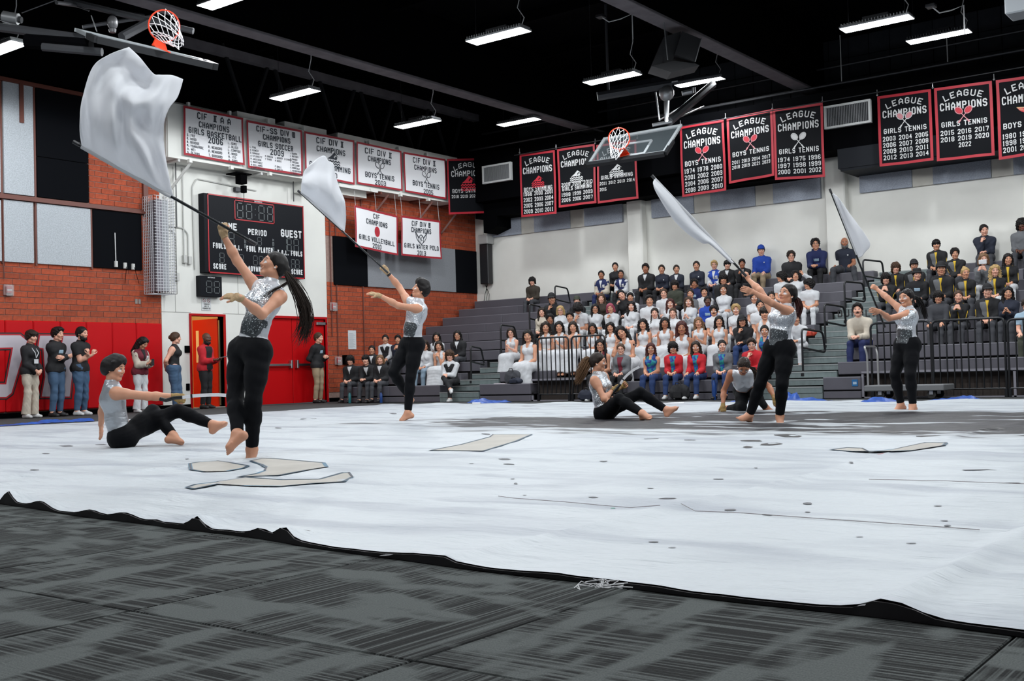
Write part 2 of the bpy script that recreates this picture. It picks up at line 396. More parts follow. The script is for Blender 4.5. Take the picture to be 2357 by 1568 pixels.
# ---- red wall pads with painted block letters
M_pad = mat('vinyl_pad', (.50, .0015, .005), .5, spec=.2, bump=.06, bscale=9)
xs = [10.38, 10.99, 11.59, 12.18, 12.77, 13.36, 13.97, 14.56, 15.22]
for i in range(8):
    pw = ['left of the big letter, outermost', 'under the left arm of the big letter D', 'under the right arm of the big letter D', 'between the two big letters', 'under the left half of the W', 'under the right half of the W', 'just right of the W, plain red', 'at the right end of the row by the white wall']
    o = MB().cham((xs[i]+.003, YL-.055, .12), (xs[i+1]-.003, YL+.0, 1.93), .018).build('wall_pad', M_pad, smooth=False)
    tag(o, 'red vinyl wall pad '+pw[i], 'wall pad', 'red wall pads along the left wall')
def stroke_letter(name, label, polys_out, layers):
    root = empty(name, (polys_out[0][0][0], YL-.06, .3), label, 'letter', 'letters printed on the red pads')
    return root
def letter(polys, label):
    """polys: closed outlines (x, z); printed as white face with red then black rims, each a thin film in front of the pads"""
    r = empty('pad_letter', (min(p[0] for p in polys[0]), YL-.056, min(p[1] for p in polys[0])), label, 'letter', 'letters on the red pads')
    for nm, mt, grow, dz in (('black_rim', mat('print_black', (.012, .010, .012), .5), .055, .0015), ('red_rim', mat('print_red', (.42, .01, .02), .5), .030, .003), ('white_face', mat('print_white', (.52, .47, .52), .5), 0, .0045)):
        mb = MB()
        for pl in polys:
            P = np.array(pl, float); n = len(P); area = sum(P[i][0]*P[(i+1) % n][1]-P[(i+1) % n][0]*P[i][1] for i in range(n)); sg = 1 if area > 0 else -1
            Q = []
            for i in range(n):
                e1 = P[i]-P[i-1]; e2 = P[(i+1) % n]-P[i]; e1 /= np.linalg.norm(e1); e2 /= np.linalg.norm(e2)
                n1 = np.array([e1[1], -e1[0]])*sg; n2 = np.array([e2[1], -e2[0]])*sg; b = (n1+n2); b /= max(.4, 1+n1@n2)
                Q.append(P[i]+b*grow)
            mb.poly([(q[0], YL-.0555-dz, q[1]) for q in Q], (0, .001, 0))
        mb.build(nm, mt, r)
    return r
pz = lambda x, y: tuple(hit(x, y, 1, YL-.055)[[0, 2]])
D = [pz(-60, 772), pz(46, 772), pz(62, 785), pz(26, 905), pz(14, 914), pz(-80, 914), pz(-74, 885), pz(14, 885), pz(30, 800), pz(-64, 802)]
letter([D], 'right part of the big white block letter D on the red pads')
W = [[pz(92, 773), pz(138, 773), pz(133, 800), pz(120, 802), pz(112, 868), pz(128, 800), pz(138, 800), pz(128, 913), pz(96, 913), pz(104, 868), pz(100, 802), pz(88, 800)],
     [pz(146, 773), pz(187, 774), pz(183, 800), pz(172, 803), pz(160, 913), pz(130, 913), pz(141, 800)]]
letter(W, 'big white block letter W on the red pads behind the three men')

# ---- acoustic panels
def panel_mat(n, c): return mat(n, c, .9, noise=.18, nscale=45, bump=.25, bscale=70)
M_pg, M_pb = panel_mat('grey_felt', (.42, .45, .48)), mat('black_felt', (.0045, .005, .0065), .9, spec=.04)
M_pg2 = panel_mat('blue_grey_felt', (.33, .36, .42)); M_pc = mat('cream_felt', (.55, .53, .48), .8, noise=.05, nscale=5)
def panel(x0, x1, z0, z1, m, lab, y=YL):
    o = MB().cham((x0, y-.05, z0), (x1, y, z1), .006).build('acoustic_panel', m); tag(o, lab, 'panel', 'acoustic panels on the scoreboard wall')
panel(11.62, 12.25, 4.45, 6.68, M_pg, 'tall grey acoustic panel above the brown rail at the left edge')
panel(10.0, 11.55, 4.45, 6.68, M_pg, 'grey acoustic panel cut off by the left edge, above the rail')
panel(12.32, 13.47, 5.28, 6.68, M_pb, 'black acoustic panel at the top, above a thin seam')
panel(12.32, 13.47, 4.45, 5.27, M_pb, 'black acoustic panel resting on the brown rail')
panel(10.0, 11.55, 3.09, 4.30, M_pg, 'grey acoustic panel cut off by the left edge, below the rail')
panel(11.60, 12.22, 3.09, 4.32, M_pg, 'narrow grey acoustic panel below the brown rail')
panel(12.30, 13.50, 3.09, 4.32, M_pg, 'wide grey acoustic panel below the rail, left of the black one')
panel(13.56, 14.74, 3.09, 4.32, M_pb, 'black acoustic panel beside the wire cage with three outlet boxes')
panel(20.54, 21.78, 3.05, 4.33, M_pb, 'black acoustic panel left of the grey one under the volleyball banner')
panel(21.78, 25.49, 3.05, 4.33, mat('mid_grey_felt', (.23, .24, .26), .9, noise=.12, nscale=40), 'wide grey acoustic panel behind the volleyball and water polo banners')
panel(25.49, 26.5, 3.05, 4.33, M_pb, 'black acoustic panel in the far corner')
ypx = lambda px, py: hit(px, py, 0, XR-.06)[1]
def rpanel(pa, pb, py, m, lab, z0=4.70, z1=6.6, th=.07, grp='acoustic panels on the cream wall'):
    a, b = sorted((ypx(pa, py), ypx(pb, py)))
    o = MB().cham((XR-th, a, z0), (XR, b, z1), .006).build('acoustic_panel', m); tag(o, lab, 'panel', grp)
for i, (a, b, py, m, w) in enumerate(((1123.6, 1201, 545, M_pg2, 'blue grey acoustic panel nearest the far corner'), (1201, 1231, 538, M_pc, 'cream wall panel beside the blue grey panel nearest the corner'), (1231, 1314, 530, M_pg2, 'blue grey acoustic panel below the two swimming banners with year lists'),
    (1314, 1346, 520, M_pc, 'cream wall panel under the girls swimming banner with 2008'), (1346, 1433.5, 512, M_pg2, 'blue grey acoustic panel left of the first pilaster'), (1501, 1599, 497, M_pg2, 'blue grey acoustic panel right of the first pilaster behind a flag'), (1599, 1637, 490, M_pc, 'cream wall panel under the boys tennis banner of 1974'),
    (1637, 1740, 480, M_pg2, 'blue grey acoustic panel under the boys tennis banner of 2011'), (1740, 1781, 470, M_pc, 'cream wall panel left of the girls tennis banner of 1974'), (1781, 1890, 460, M_pg2, 'blue grey acoustic panel under the girls tennis banner with grey rackets'),
    (1980, 2101, 443, M_pg2, 'blue grey acoustic panel just right of the second pilaster'), (2101, 2149, 432, M_pc, 'cream wall panel between the panels under the two right girls tennis banners'), (2149, 2283, 420, M_pg2, 'wide blue grey acoustic panel second from the right edge'),
    (2283, 2334, 405, M_pc, 'cream wall panel under the banner with the winged emblem'), (2334, 2480, 400, M_pg2, 'blue grey acoustic panel cut by the right edge'))):
    rpanel(a, b, py, m, w, th=.10 if m is M_pg2 else .08)

# ---- brown rails and pipes on the left brick
MB().box((8, YL-.10, 4.335), (15.0, YL, 4.385)).box((8, YL-.07, 4.385), (14.9, YL, 4.43)).build('trim_20', M_rail, kind='structure')
for k, x in enumerate((11.575, 12.285, 13.53)):
    MB().box((x-.02, YL-.03, 3.05), (x+.02, YL, 6.7 if k < 2 else 4.33)).build('trim_%d' % (21+k), M_rail, kind='structure')
MB().box((8, YL-.08, 6.68), (15.25, YL, 6.76)).build('trim_24', M_rail, kind='structure')
MB().box((11.95, YL-.09, 5.9), (12.03, YL-.05, 6.7)).build('trim_25', M_rail, kind='structure')
MB().box((14.80, YL-.06, 4.3), (14.92, YL, 5.9)).build('trim_26', M_rail, kind='structure')
for k, (x, z0, z1) in enumerate(((20.43, 1.7, 5.6), (20.63, 1.0, 5.6), (21.6, 1.15, 5.6), (22.0, 1.1, 1.6))):
    MB().tube([(x, YL-.03, z0), (x, YL-.03, z1)], .014).build('trim_%d' % (30+k), M_rail, kind='structure')
tag(MB().tube([(11.58, YL-.05, 2.75), (11.58, YL-.05, 4.33)], .012).build('conduit', M_rail), 'thin brown conduit running down to the alarm box at left', 'conduit')

# ---- gallery box that carries the white banners
YB = 20.56
g = MB(); g.box((15.05, YB+.02, 5.56), (25.2, YL, 6.78)).build('trim_40', M_white_wall, kind='structure', origin=(15, YB, 5.5))
for k in range(7):
    x = 15.1+k*.05
    MB().box((15.035, YB+.06+k*.085, 5.58), (15.06, YB+.09+k*.085, 6.76)).build('trim_41', M_white_wall, kind='structure')
for i, (a, b) in enumerate(((17.05, 18.2), (18.5, 19.9), (20.3, 25.1))):
    MB().box((a, YB+.10, 6.78), (b, YB+.5, 6.93)).build('trim_42', M_white_wall, kind='structure')
for i in range(9):
    x = 15.6+i*1.15
    MB().box((x-.04, YB-.05, 5.50), (x+.04, YB+.04, 5.58)).box((x-.03, YB-.02, 6.76), (x+.03, YB+.05, 6.86)).build('trim_43', M_white_wall, kind='structure')
for i, x in enumerate((15.35, 17.7, 19.9, 21.8, 23.6, 24.9)):
    mm = M_conduit if i < 3 else M_rail
    MB().box((x-.03, YB+.04, 5.50), (x+.03, YL, 5.56)).build('trim_44', mm, kind='structure')
    if i not in (1, 2): MB().bar((x+.35, YB+.1, 5.52), (x, YL-.03, 4.75), .05).build('trim_45', mm, kind='structure')
MB().box((19.2, YB+.03, 5.3), (19.5, YL, 5.56)).box((19.5, YB+.3, 5.38), (21.5, YL, 5.56)).build('trim_46', M_white_wall, kind='structure')
MB().box((19.9, YB-.03, 5.5), (21.6, YB+.03, 5.55)).build('trim_47', mat('tube_white', (.7, .7, .68), .5), kind='structure')

# ---- black air duct with two grilles on the bleacher wall
XD = 25.45
dk = MB(); dk.box((XD, 10.35, 5.62), (XR, 20.9, 7.02)).box((XD, -5, 5.62), (XR, 10.35, 7.02)).box((XD+.35, 10.3, 5.2), (XR, 20.6, 5.62))
dk.build('trim_50', M_black, kind='structure', origin=(XD, 10, 5.5))
MB().box((XD-.02, -5, 5.16), (XR, hit(1929, 370, 0, XD)[1], 5.62)).box((XD, -5, 5.10), (XR, hit(1929, 370, 0, XD)[1]-.05, 5.16)).build('trim_51', mat('duct_face', (.012, .0135, .017), .6, spec=.1), kind='structure')
MB().poly([(XD+.35, 20.3, 5.2), (XD+.35, 19.8, 5.2), (XD+.35, 19.8, 4.9), (XD+.35, 20.3, 4.75)], (.8, 0, 0)).build('trim_52', M_black, kind='structure')
def grille(y0, y1, z0, z1, lab):
    r = empty('air_grille', (XD-.06, (y0+y1)/2, z0), lab, 'grille', 'air grilles on the black duct')
    mb = MB(); x = XD-.05
    mb.box((x-.05, y0, z0), (x+.06, y0+.05, z1)).box((x-.05, y1-.05, z0), (x+.06, y1, z1)).box((x-.05, y0+.05, z0), (x+.06, y1-.05, z0+.05)).box((x-.05, y0+.05, z1-.05), (x+.06, y1-.05, z1))
    mb.build('grille_frame', mat('offwhite_frame', (.62, .63, .62), .5), r)
    MB().box((x-.01, y0+.05, z0+.05), (x+.0, y1-.05, z1-.05)).build('backing', mat('grille_dark', (.05, .05, .055), .7), r)
    n = 26
    mb = MB()
    for i in range(n):
        y = y0+.06+(y1-y0-.12)*i/(n-1); mb.box((x-.035, y-.006, z0+.05), (x-.01, y+.006, z1-.05))
    mb.build('louver_blades', mat('grille_grey', (.30, .31, .32), .45, .3), r, kind='stuff')
grille(18.92, 19.95, 6.10, 6.62, 'white framed air grille on the black duct near the far corner')
grille(8.60, 9.70, 6.12, 6.66, 'white framed air grille on the black duct right of the girls tennis banner')
# banner rail and the sprinkler pipes along the wall
for k, (x, z, y1, r) in enumerate(((25.12, 6.72, 18.6, .012), (25.5, 7.18, 20.5, .035), (26.1, 7.75, 20.5, .03))):
    MB().tube([(x, -5, z), (x, y1, z)], r, 8).build('trim_%d' % (60+k), M_darkmetal, kind='structure')
for k, y in enumerate((1.5, 4.6, 6.9, 9.3, 14.0, 16.9)):
    MB().tube([(25.5, y, 7.18), (25.5, y, 8.3 if k % 2 else 7.75)], .012, 6).build('trim_%d' % (70+k), M_conduit, kind='structure')
# ================================================================== BLEACHERS
NR = 10
bx = lambda k: 19.45+.75*k
bz = lambda k: .38+.268*k
M_seat = mat('grey_plastic', srgb(88, 86, 94), .5, noise=.05, nscale=3)
M_edge = mat('seat_edge', srgb(128, 126, 134), .45)
M_deck = mat('deck_board', srgb(74, 74, 78), .6)
M_step = mat('aisle_step', srgb(112, 124, 124), .5, noise=.10, nscale=5, stretch=(1, 3, 1))
M_nose = mat('step_nose', srgb(150, 155, 155), .5, .3)
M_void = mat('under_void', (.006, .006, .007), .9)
M_fasc = mat('brown_fascia', (.055, .042, .036), .8)
AISLES = [(15.55, 16.70), (7.64, 8.95)]
CUTS = [(12.25, 14.15), (3.55, 6.95)]
YMAX = lambda k: 19.9 if k < 2 else 21.05
YMIN = -3.0
bl = empty('bleachers', (19.45, 9, 0), 'grey tiered bleachers rising to the cream wall, crowded with spectators', 'bleachers')
aseg = lambda k: [(16.70, YMAX(k)), (8.95, 15.55), (YMIN, 7.64)]
def minus(seg, cut):
    a, b = seg; c, d = cut
    if d <= a or c >= b: return [seg]
    return [s for s in ((a, c), (d, b)) if s[1]-s[0] > .1]
for k in range(NR):
    x, z = bx(k), bz(k)
    # dark backing + deck board of this tier
    segs = [(YMIN, YMAX(k))]
    if k == 0:
        for c in CUTS: segs = [t for s in segs for t in minus(s, c)]
    row = None
    for a, b in segs[::-1]:
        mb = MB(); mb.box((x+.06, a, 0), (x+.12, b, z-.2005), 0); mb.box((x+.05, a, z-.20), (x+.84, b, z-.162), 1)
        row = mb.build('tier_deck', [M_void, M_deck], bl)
    for a, b in aseg(k):
        ss = [(a, b)]
        if k == 0:
            for c in CUTS: ss = [t for s in ss for t in minus(s, c)]
        if k == 1: ss = [t for s in ss for t in minus(s, CUTS[0])]
        for a2, b2 in ss:
            n = max(1, round((b2-a2)/2.0)); w = (b2-a2)/n
            for i in range(n):
                q = MB(); q.cham((x, a2+i*w+.004, z-.232), (x+.29, a2+(i+1)*w-.004, z), .010, 0)
                q.box((x-.003, a2+i*w+.006, z-.016), (x+.01, a2+(i+1)*w-.006, z-.004), 1)  # lighter strip paints the thin highlight along the seat top
                if k == 0: q.cham((x+.0, a2+i*w+.004, 0), (x+.05, a2+(i+1)*w-.004, .125), .006, 0)
                q.build('bench_seat', [M_seat, M_edge], row)
    for a, b in AISLES:
        for t, (xx, top) in enumerate(((x-.03, z-.162), (x+.36, z-.03))):
            q = MB(); q.box((xx, a+.01, top-.115), (xx+.40, b-.01, top), 0); q.box((xx-.006, a+.012, top-.02), (xx+.03, b-.012, top+.003), 1)
            q.build('aisle_step', [M_step, M_nose], row)
        if k == 0:
            MB().box((x-.02, a+.01, 0), (x+.3, b-.01, .10)).build('aisle_step', [M_step], row)
# back rail board of the top row
# wheelchair bays: deck, fascia, white floor strip
for i, (a, b) in enumerate(CUTS):
    q = MB(); q.box((bx(0)+.08, a, .42), (bx(1)+.10, b, .47), 0); q.box((bx(0)+.05, a, .435), (bx(0)+.085, b, .472), 1)
    q.box((bx(0)+.30, a, .02), (bx(0)+.34, b, .42), 2); q.box((bx(0)+.04, a, 0), (bx(0)+.08, b, .022), 1)
    for yy in ([a+.02, b-.02] if i == 0 else [b-.02, 4.42]): q.box((bx(0)+.04, yy-.02, 0), (bx(0)+.08, yy+.02, .42 if i else .12), 1)
    q.build('bay_platform', [M_deck, M_edge, M_fasc], bl)
# letters on an aisle riser and the blue seat sign
def flat_text(name, s, h, org, u, v, nrm, m, parent, w=None, t=None, gap=None, arch=0, off=.004, align=0):
    Q, tot = text_quads(s, h, w, t, gap, arch)
    org, u, v, nrm = (np.array(a, float) for a in (org, u, v, nrm)); mb = MB()
    for k, q in enumerate(Q): mb.add([org+u*(p[0]+align*tot/2)+v*p[1]+nrm*(off+.0004*(k % 7)) for p in q], [(0, 1, 2, 3)])
    if not mb.v: return None
    return mb.build(name, m, parent)
M_blackpr = mat('print_black', (.012, .010, .012), .5)
pl = hit(1929, 731, 0, bx(4)-.04); pl2 = hit(1993, 730, 0, bx(4)-.04)
flat_text('riser_lettering', 'DUNG', .155, (bx(4)-.05, pl[1], pl[2]), (0, -1, 0), (0, 0, 1), (-1, 0, 0), M_blackpr, bl, w=.10, gap=.045, align=1)
flat_text('riser_lettering', 'LIN', .155, (bx(4)-.05, pl2[1], pl2[2]), (0, -1, 0), (0, 0, 1), (-1, 0, 0), M_blackpr, bl, w=.10, gap=.045, align=1)
a, b = hit(1961, 874, 0, bx(0)), hit(1975, 889, 0, bx(0))
sg = MB().box((bx(0)-.012, b[1], b[2]), (bx(0)-.002, a[1], a[2])).build('seat_sign', mat('sign_blue', srgb(20, 96, 150), .5), label='small blue sign on the end of the lowest bench by the aisle', cat='sign')
MB().box((bx(0)-.014, b[1]+.02, b[2]+.06), (bx(0)-.012, a[1]-.02, b[2]+.075)).box((bx(0)-.014, b[1]+.02, b[2]+.035), (bx(0)-.012, a[1]-.02, b[2]+.05)).build('sign_print', mat('print_pale', (.5, .62, .7), .5), sg)

# ---- handrails: loop posts standing in the aisles
M_rail_b = mat('black_tube', (.012, .013, .015), .35, .3)
def rounded(pts, r=.08, n=5, closed=False):
    P = [np.array(p, float) for p in pts]; out = []; k = len(P)
    for i in range(k):
        if not closed and i in (0, k-1): out.append(P[i]); continue
        a, b, c = P[i-1], P[i], P[(i+1) % k]
        u = (a-b); u /= np.linalg.norm(u); v = (c-b); v /= np.linalg.norm(v)
        p, q = b+u*r, b+v*r
        for j in range(n+1):
            t = j/n; out.append((1-t)**2*p+2*t*(1-t)*b+t*t*q)
    return out
def handrail(px_post_top, px_post_bot, px_far, k, lab):
    """loop rail: tall post at the low end, loop reaching up and back, seen from the photograph's own spots"""
    x = bx(k)
    T = hit(*px_post_top, 0, x); B = hit(*px_post_bot, 0, x); y = T[1]; B[1] = y
    xf = x+.62; Fq = hit(*px_far, 0, xf); zt2 = Fq[2]
    r = empty('handrail', (x, y, B[2]), lab, 'handrail', 'handrails in the bleacher aisles')
    low = T[2]-.36
    MB().tube(rounded([(x, y, B[2]), (x, y, T[2]), (xf, Fq[1], zt2+.0), (xf+.12, Fq[1], zt2-.40), (x+.02, y, low)], .09), .021, 8).build('rail_loop', M_rail_b, r, smooth=True)
    MB().lathe((x, y, B[2]), [(.045, 0), (.045, .05), (.028, .07)], 10).build('post_foot', M_rail_b, r)
handrail((1152, 748), (1162, 838), (1184, 752), 2, 'black loop handrail in the left aisle behind the woman in a white v-neck top')
handrail((1083, 797), (1091, 882), (1107, 802), 1, 'black loop handrail low in the left aisle beside the person in a tuxedo')
handrail((1218, 700), (1222, 770), (1244, 706), 4, 'black loop handrail in the left aisle near the woman in cream and a dark pinafore')
handrail((1277, 658), (1280, 715), (1306, 664), 7, 'black loop handrail near the top row beside the man in a dark cap')
handrail((1845, 757), (1852, 866), (1893, 764), 1, 'black loop handrail lowest in the right aisle, right of the white trouser legs')
handrail((1897, 700), (1903, 800), (1942, 706), 3, 'black loop handrail second lowest in the right aisle')
handrail((1943, 648), (1948, 744), (1986, 652), 5, 'black loop handrail third in the right aisle above the man in a cream sweater')
handrail((1986, 598), (1992, 690), (2030, 602), 7, 'black loop handrail near the top of the right aisle by the bearded man')

# ---- front safety rails with pickets
def safety_rail(pa, pb, top, lab, x=19.50, z0=.12, step=.118):
    A, B = hit(pa, top, 0, x), hit(pb, top, 0, x); ya, yb = A[1], B[1]; zt = (A[2]+B[2])/2
    r = empty('safety_rail', (x, ya, 0), lab, 'railing', 'black picket rails in front of the wheelchair bays')
    MB().tube(rounded([(x, ya, z0), (x, ya, zt), (x, yb, zt), (x, yb, z0)], .10), .020, 8).build('rail_frame', M_rail_b, r, smooth=True)
    MB().tube([(x, ya, z0+.02), (x, yb, z0+.02)], .016, 6).build('bottom_bar', M_rail_b, r)
    n = int(round(abs(yb-ya)/step)); me = None
    for i in range(1, n):
        y = ya+(yb-ya)*i/n
        if me is None: me = mesh_np('picket', *(lambda q: (np.array(q.v), q.f))(MB().tube([(0, 0, 0), (0, 0, zt-z0-.03)], .0125, 6)), M_rail_b)
        o = link('picket', me, r); o.location = (0, y-ya, z0+.02)
    for y in (ya, yb): MB().box((x-.03, y-.03, 0), (x+.03, y+.03, z0+.02)).build('post_base', M_rail_b, r)
safety_rail(1237, 1308, 777, 'black picket rail before the women in white at the left bay')
safety_rail(1315, 1392, 773, 'black picket rail right of the first one, behind the seated dancer with a sabre')
safety_rail(2003, 2141, 742, 'black picket rail behind the far right flag dancer')
safety_rail(2144, 2311, 735, 'black picket rail in front of the row in grey and black jackets')
safety_rail(2318, 2430, 733, 'black picket rail cut by the right edge of the view')

# ---- platform truck in front of the right bay
def truck():
    x0 = 18.75; A = hit(1988, 888, 0, x0); B = hit(2172, 888, 0, x0)
    y0, y1 = B[1], A[1]; z = A[2]
    r = empty('platform_truck', (x0, y1, 0), 'grey platform truck with a bent tube handle before the right bay', 'cart')
    MB().cham((x0, y0, z-.10), (x0+.62, y1, z), .012).build('platform', mat('truck_grey', (.16, .165, .17), .5), r)
    t = hit(1990, 798, 0, x0+.04)[2]
    MB().tube(rounded([(x0+.05, y1-.06, z-.05), (x0+.05, y1-.06, t-.12), (x0+.03, y1-.02, t), (x0+.59, y1-.02, t), (x0+.57, y1-.06, t-.12), (x0+.57, y1-.06, z-.05)], .06), .018, 8).build('push_handle', mat('tube_grey', (.36, .36, .36), .4, .6), r, smooth=True)
    for yy in (y0+.22, y1-.25):
        for xx in (x0+.09, x0+.53):
            q = MB().tube([(xx-.02, yy, .075), (xx+.02, yy, .075)], .072, 14); q.build('wheel', mat('tyre', (.02, .02, .02), .7), r)
            MB().box((xx-.035, yy-.03, .07), (xx-.025, yy+.03, z-.1)).box((xx+.025, yy-.03, .07), (xx+.035, yy+.03, z-.1)).build('caster_fork', M_steel, r)
truck()
# ================================================================== LAMPS, HOOPS, SCOREBOARD, SMALL WALL FITTINGS
M_diff = mat('led_diffuser', (.9, .95, 1), .4, emit=(.93, .97, 1.0), estr=14)
M_ledbody = mat('lamp_body', (.25, .26, .27), .4, .7)
M_cord = mat('lamp_cord', (.55, .55, .55), .6)
def fixture(x, y, z, lab, seen=True, L=1.22):
    r = empty('high_bay_lamp', (x, y, z), lab, 'lamp', 'LED lamps hanging from the ceiling')
    w = .17
    q = MB(); q.cham((x-w, y-L/2, z), (x+w, y+L/2, z+.035), .008)
    for i in range(22):
        yy = y-L/2+.04+(L-.08)*i/21; q.box((x-w+.01, yy-.008, z+.035), (x+w-.01, yy+.008, z+.075))
    q.build('lamp_housing', M_ledbody, r)
    MB().box((x-w+.012, y-L/2+.012, z-.006), (x+w-.012, y+L/2-.012, z)).build('diffuser', M_diff, r)
    MB().box((x-.07, y-.22, z+.075), (x+.07, y+.22, z+.15)).build('driver_box', M_darkmetal, r)
    for s in (-1, 1): MB().tube([(x, y+s*(L/2-.12), z+.05), (x, y+s*(L/2-.12), ZC)], .004, 5).build('hanger_wire', M_darkmetal, r)
    MB().tube([(x, y-L/2+.10, z+.08), (x+.03, y-L/2+.06, z+.22), (x-.02, y-L/2+.16, z+.4), (x, y-L/2+.10, z+.65), (x, y-L/2+.1, ZC)], .009, 6).build('power_cord', M_cord, r, smooth=True)
    l = bpy.data.lights.new('lamp_light', 'AREA'); l.shape = 'RECTANGLE'; l.size = .32; l.size_y = 1.2; l.energy = LAMP_POWER; l.color = (.93, .97, 1.0)
    o = bpy.data.objects.new('lamp_light', l); COL.objects.link(o); o.location = (0, 0, -.03); o.parent = r
    l = bpy.data.lights.new('lamp_glow', 'SPOT'); l.spot_size = math.radians(178); l.spot_blend = .06; l.energy = LAMP_GLOW; l.color = (.93, .97, 1.0); l.shadow_soft_size = .16
    o = bpy.data.objects.new('lamp_glow', l); COL.objects.link(o); o.location = (0, 0, -.22); o.parent = r
    return r
def lampat(pa, pb, z):
    a, b = hit(*pa, 2, z), hit(*pb, 2, z); return (a[0]+b[0])/2, (a[1]+b[1])/2
for (pa, pb, z, lab) in (((1079, 97), (1216, 70), 6.5, 'hanging LED lamp, largest, above the middle of the hall'), ((626, 230), (733, 206), 6.5, 'hanging LED lamp above the girls soccer banner'), ((911, 295), (1012, 275), 6.5, 'hanging LED lamp above the boys tennis banner of 2005'),
    ((1149, 289), (1240, 273), 7.1, 'hanging LED lamp farthest away, left of the far hoop'), ((1347, 191), (1472, 170), 6.5, 'hanging LED lamp directly left above the far hoop'), ((1940, 70), (2097, 39), 6.5, 'hanging LED lamp at upper right, the left one of the pair'), ((2093, 98), (2230, 71), 7.1, 'hanging LED lamp at upper right, the right one of the pair')):
    x, y = lampat(pa, pb, z); fixture(x, y, z, lab)
x, y = lampat((1560, 199), (1662, 179), 7.5); fixture(x, y, 7.5, 'hanging LED lamp half hidden behind the far hoop frame')
fixture(10.2, 18.6, 6.5, 'hanging LED lamp at the left edge under dark pipes')
fixture(11.9, 14.6, 6.9, 'hanging LED lamp behind the near hoop and the big flag')
for x, y in ((4.0, 17.4), (8.0, 11.75), (11.7, 11.75), (4.0, 11.75), (4.0, 6.1), (8.0, 6.1), (11.7, 6.1), (15.5, 6.1), (8.0, .5), (11.7, .5), (15.5, .5), (19.3, .5), (23, .5), (4.0, .5), (0.0, 6.1), (0., .5), (0, 11.75), (12, -5), (19, -5), (5, -5)):
    fixture(x, y, 6.9, 'hanging LED lamp of the same grid outside the view', False)

# ---- basketball hoops folded up under the ceiling
M_glass = mat('board_glass', (.10, .12, .13), .04, alpha=.32, spec=.8)
M_rim = mat('rim_orange', (.62, .045, .012), .4)
M_net = mat('net_cord', (.72, .72, .74), .8)
M_alu = mat('board_frame', (.62, .66, .68), .35, .5)
M_padb = mat('board_pad', (.012, .013, .015), .5)
def hoop(c00, c10, c11, c01, rimc, rimn, rx, bracket, lab, pull, netlen=.38):
    """corners of the board in 3-D: c00-c10 padded (rim) edge, c01-c11 the other long edge"""
    c00, c10, c11, c01, rimc, rimn, bracket = (np.array(a, float) for a in (c00, c10, c11, c01, rimc, rimn, bracket))
    r = empty('basketball_hoop', (c00+c11)/2, lab, 'basketball hoop')
    n = np.cross(c10-c00, c01-c00); n /= np.linalg.norm(n)
    u = (c10-c00)/np.linalg.norm(c10-c00); v = (c01-c00)/np.linalg.norm(c01-c00)
    MB().poly([c00, c10, c11, c01], n*.012).build('glass_board', M_glass, r)
    q = MB()
    for a, b, o in ((c00, c01, u), (c10, c11, -u), (c01, c11, -v), (c00, c10, v)): q.bar(a+o*.03-n*.0, b+o*.03, .06, .05, up=n)
    q.build('board_frame', M_alu, r)
    q = MB(); q.bar(c00-v*.03, c10-v*.03, .10, .09, up=n); q.bar(c00-v*.03-u*.03, c00+v*.38-u*.03, .07, .09, up=n); q.bar(c10-v*.03+u*.03, c10+v*.38+u*.03, .07, .09, up=n)
    q.build('edge_padding', M_padb, r)
    rimn /= np.linalg.norm(rimn); e1 = np.cross(rimn, (0, 0, 1.)); e1 /= np.linalg.norm(e1); e2 = np.cross(rimn, e1)
    ring = [rimc+(e1*math.cos(t)+e2*math.sin(t))*rx for t in np.linspace(0, 2*math.pi, 28, endpoint=False)]
    MB().tube(ring, .012, 8, closed=True).build('rim', M_rim, r, smooth=True)
    q = MB(); near = sorted(ring, key=lambda p: np.linalg.norm(p-bracket))
    d = rimc-bracket; d /= np.linalg.norm(d); s = np.cross(d, rimn)
    q.poly([bracket-s*.13, bracket+s*.13, near[0]+s*.08, near[0]-s*.08], rimn*.05); q.poly([bracket-s*.13, bracket+s*.13, bracket+s*.13+rimn*.16, bracket-s*.13+rimn*.16], d*.02)
    q.build('rim_bracket', M_rim, r)
    # net: two families of cords from the ring to a gathered end, sagging by gravity
    q = MB(); pull = np.array(pull, float); K = 12; end = rimc+pull
    lay = []
    for j in range(6):
        t = j/5; rr = rx*(1-.62*t**.8); c = rimc+pull*t
        lay.append([c+(e1*math.cos(a)+e2*math.sin(a))*rr+np.array([0, 0, -.02*math.sin(5*a+j)]) for a in (np.arange(K)+.5*(j % 2))*2*math.pi/K])
    for j in range(5):
        for i in range(K):
            i2 = (i+(1 if j % 2 else 0)) % K; i3 = (i2-1) % K
            q.tube([lay[j][i], lay[j+1][i2]], .0055, 4, cap=False); q.tube([lay[j][i], lay[j+1][i3]], .0055, 4, cap=False)
    q.build('net', M_net, r)
    return r, n, u, v
# near hoop, upper left
dn = 15.6
c00, c10 = deep(226, 92, dn), deep(490, 152, dn)
c01, c11 = deep(172, 68, dn+.9), deep(462, 138, dn+.9)
rimc = deep(378, 60, dn+.1); rimn = ray(378, 60)*-1+CR*.35+np.array([0, 0, -.12])
h1, n1, u1, v1 = hoop(c00, c10, c11, c01, rimc, rimn, .215, deep(367, 112, dn), 'basketball hoop with red rim folded up above the big white flag', CR*.20-np.array([0, 0, .24])+CF*-.03)
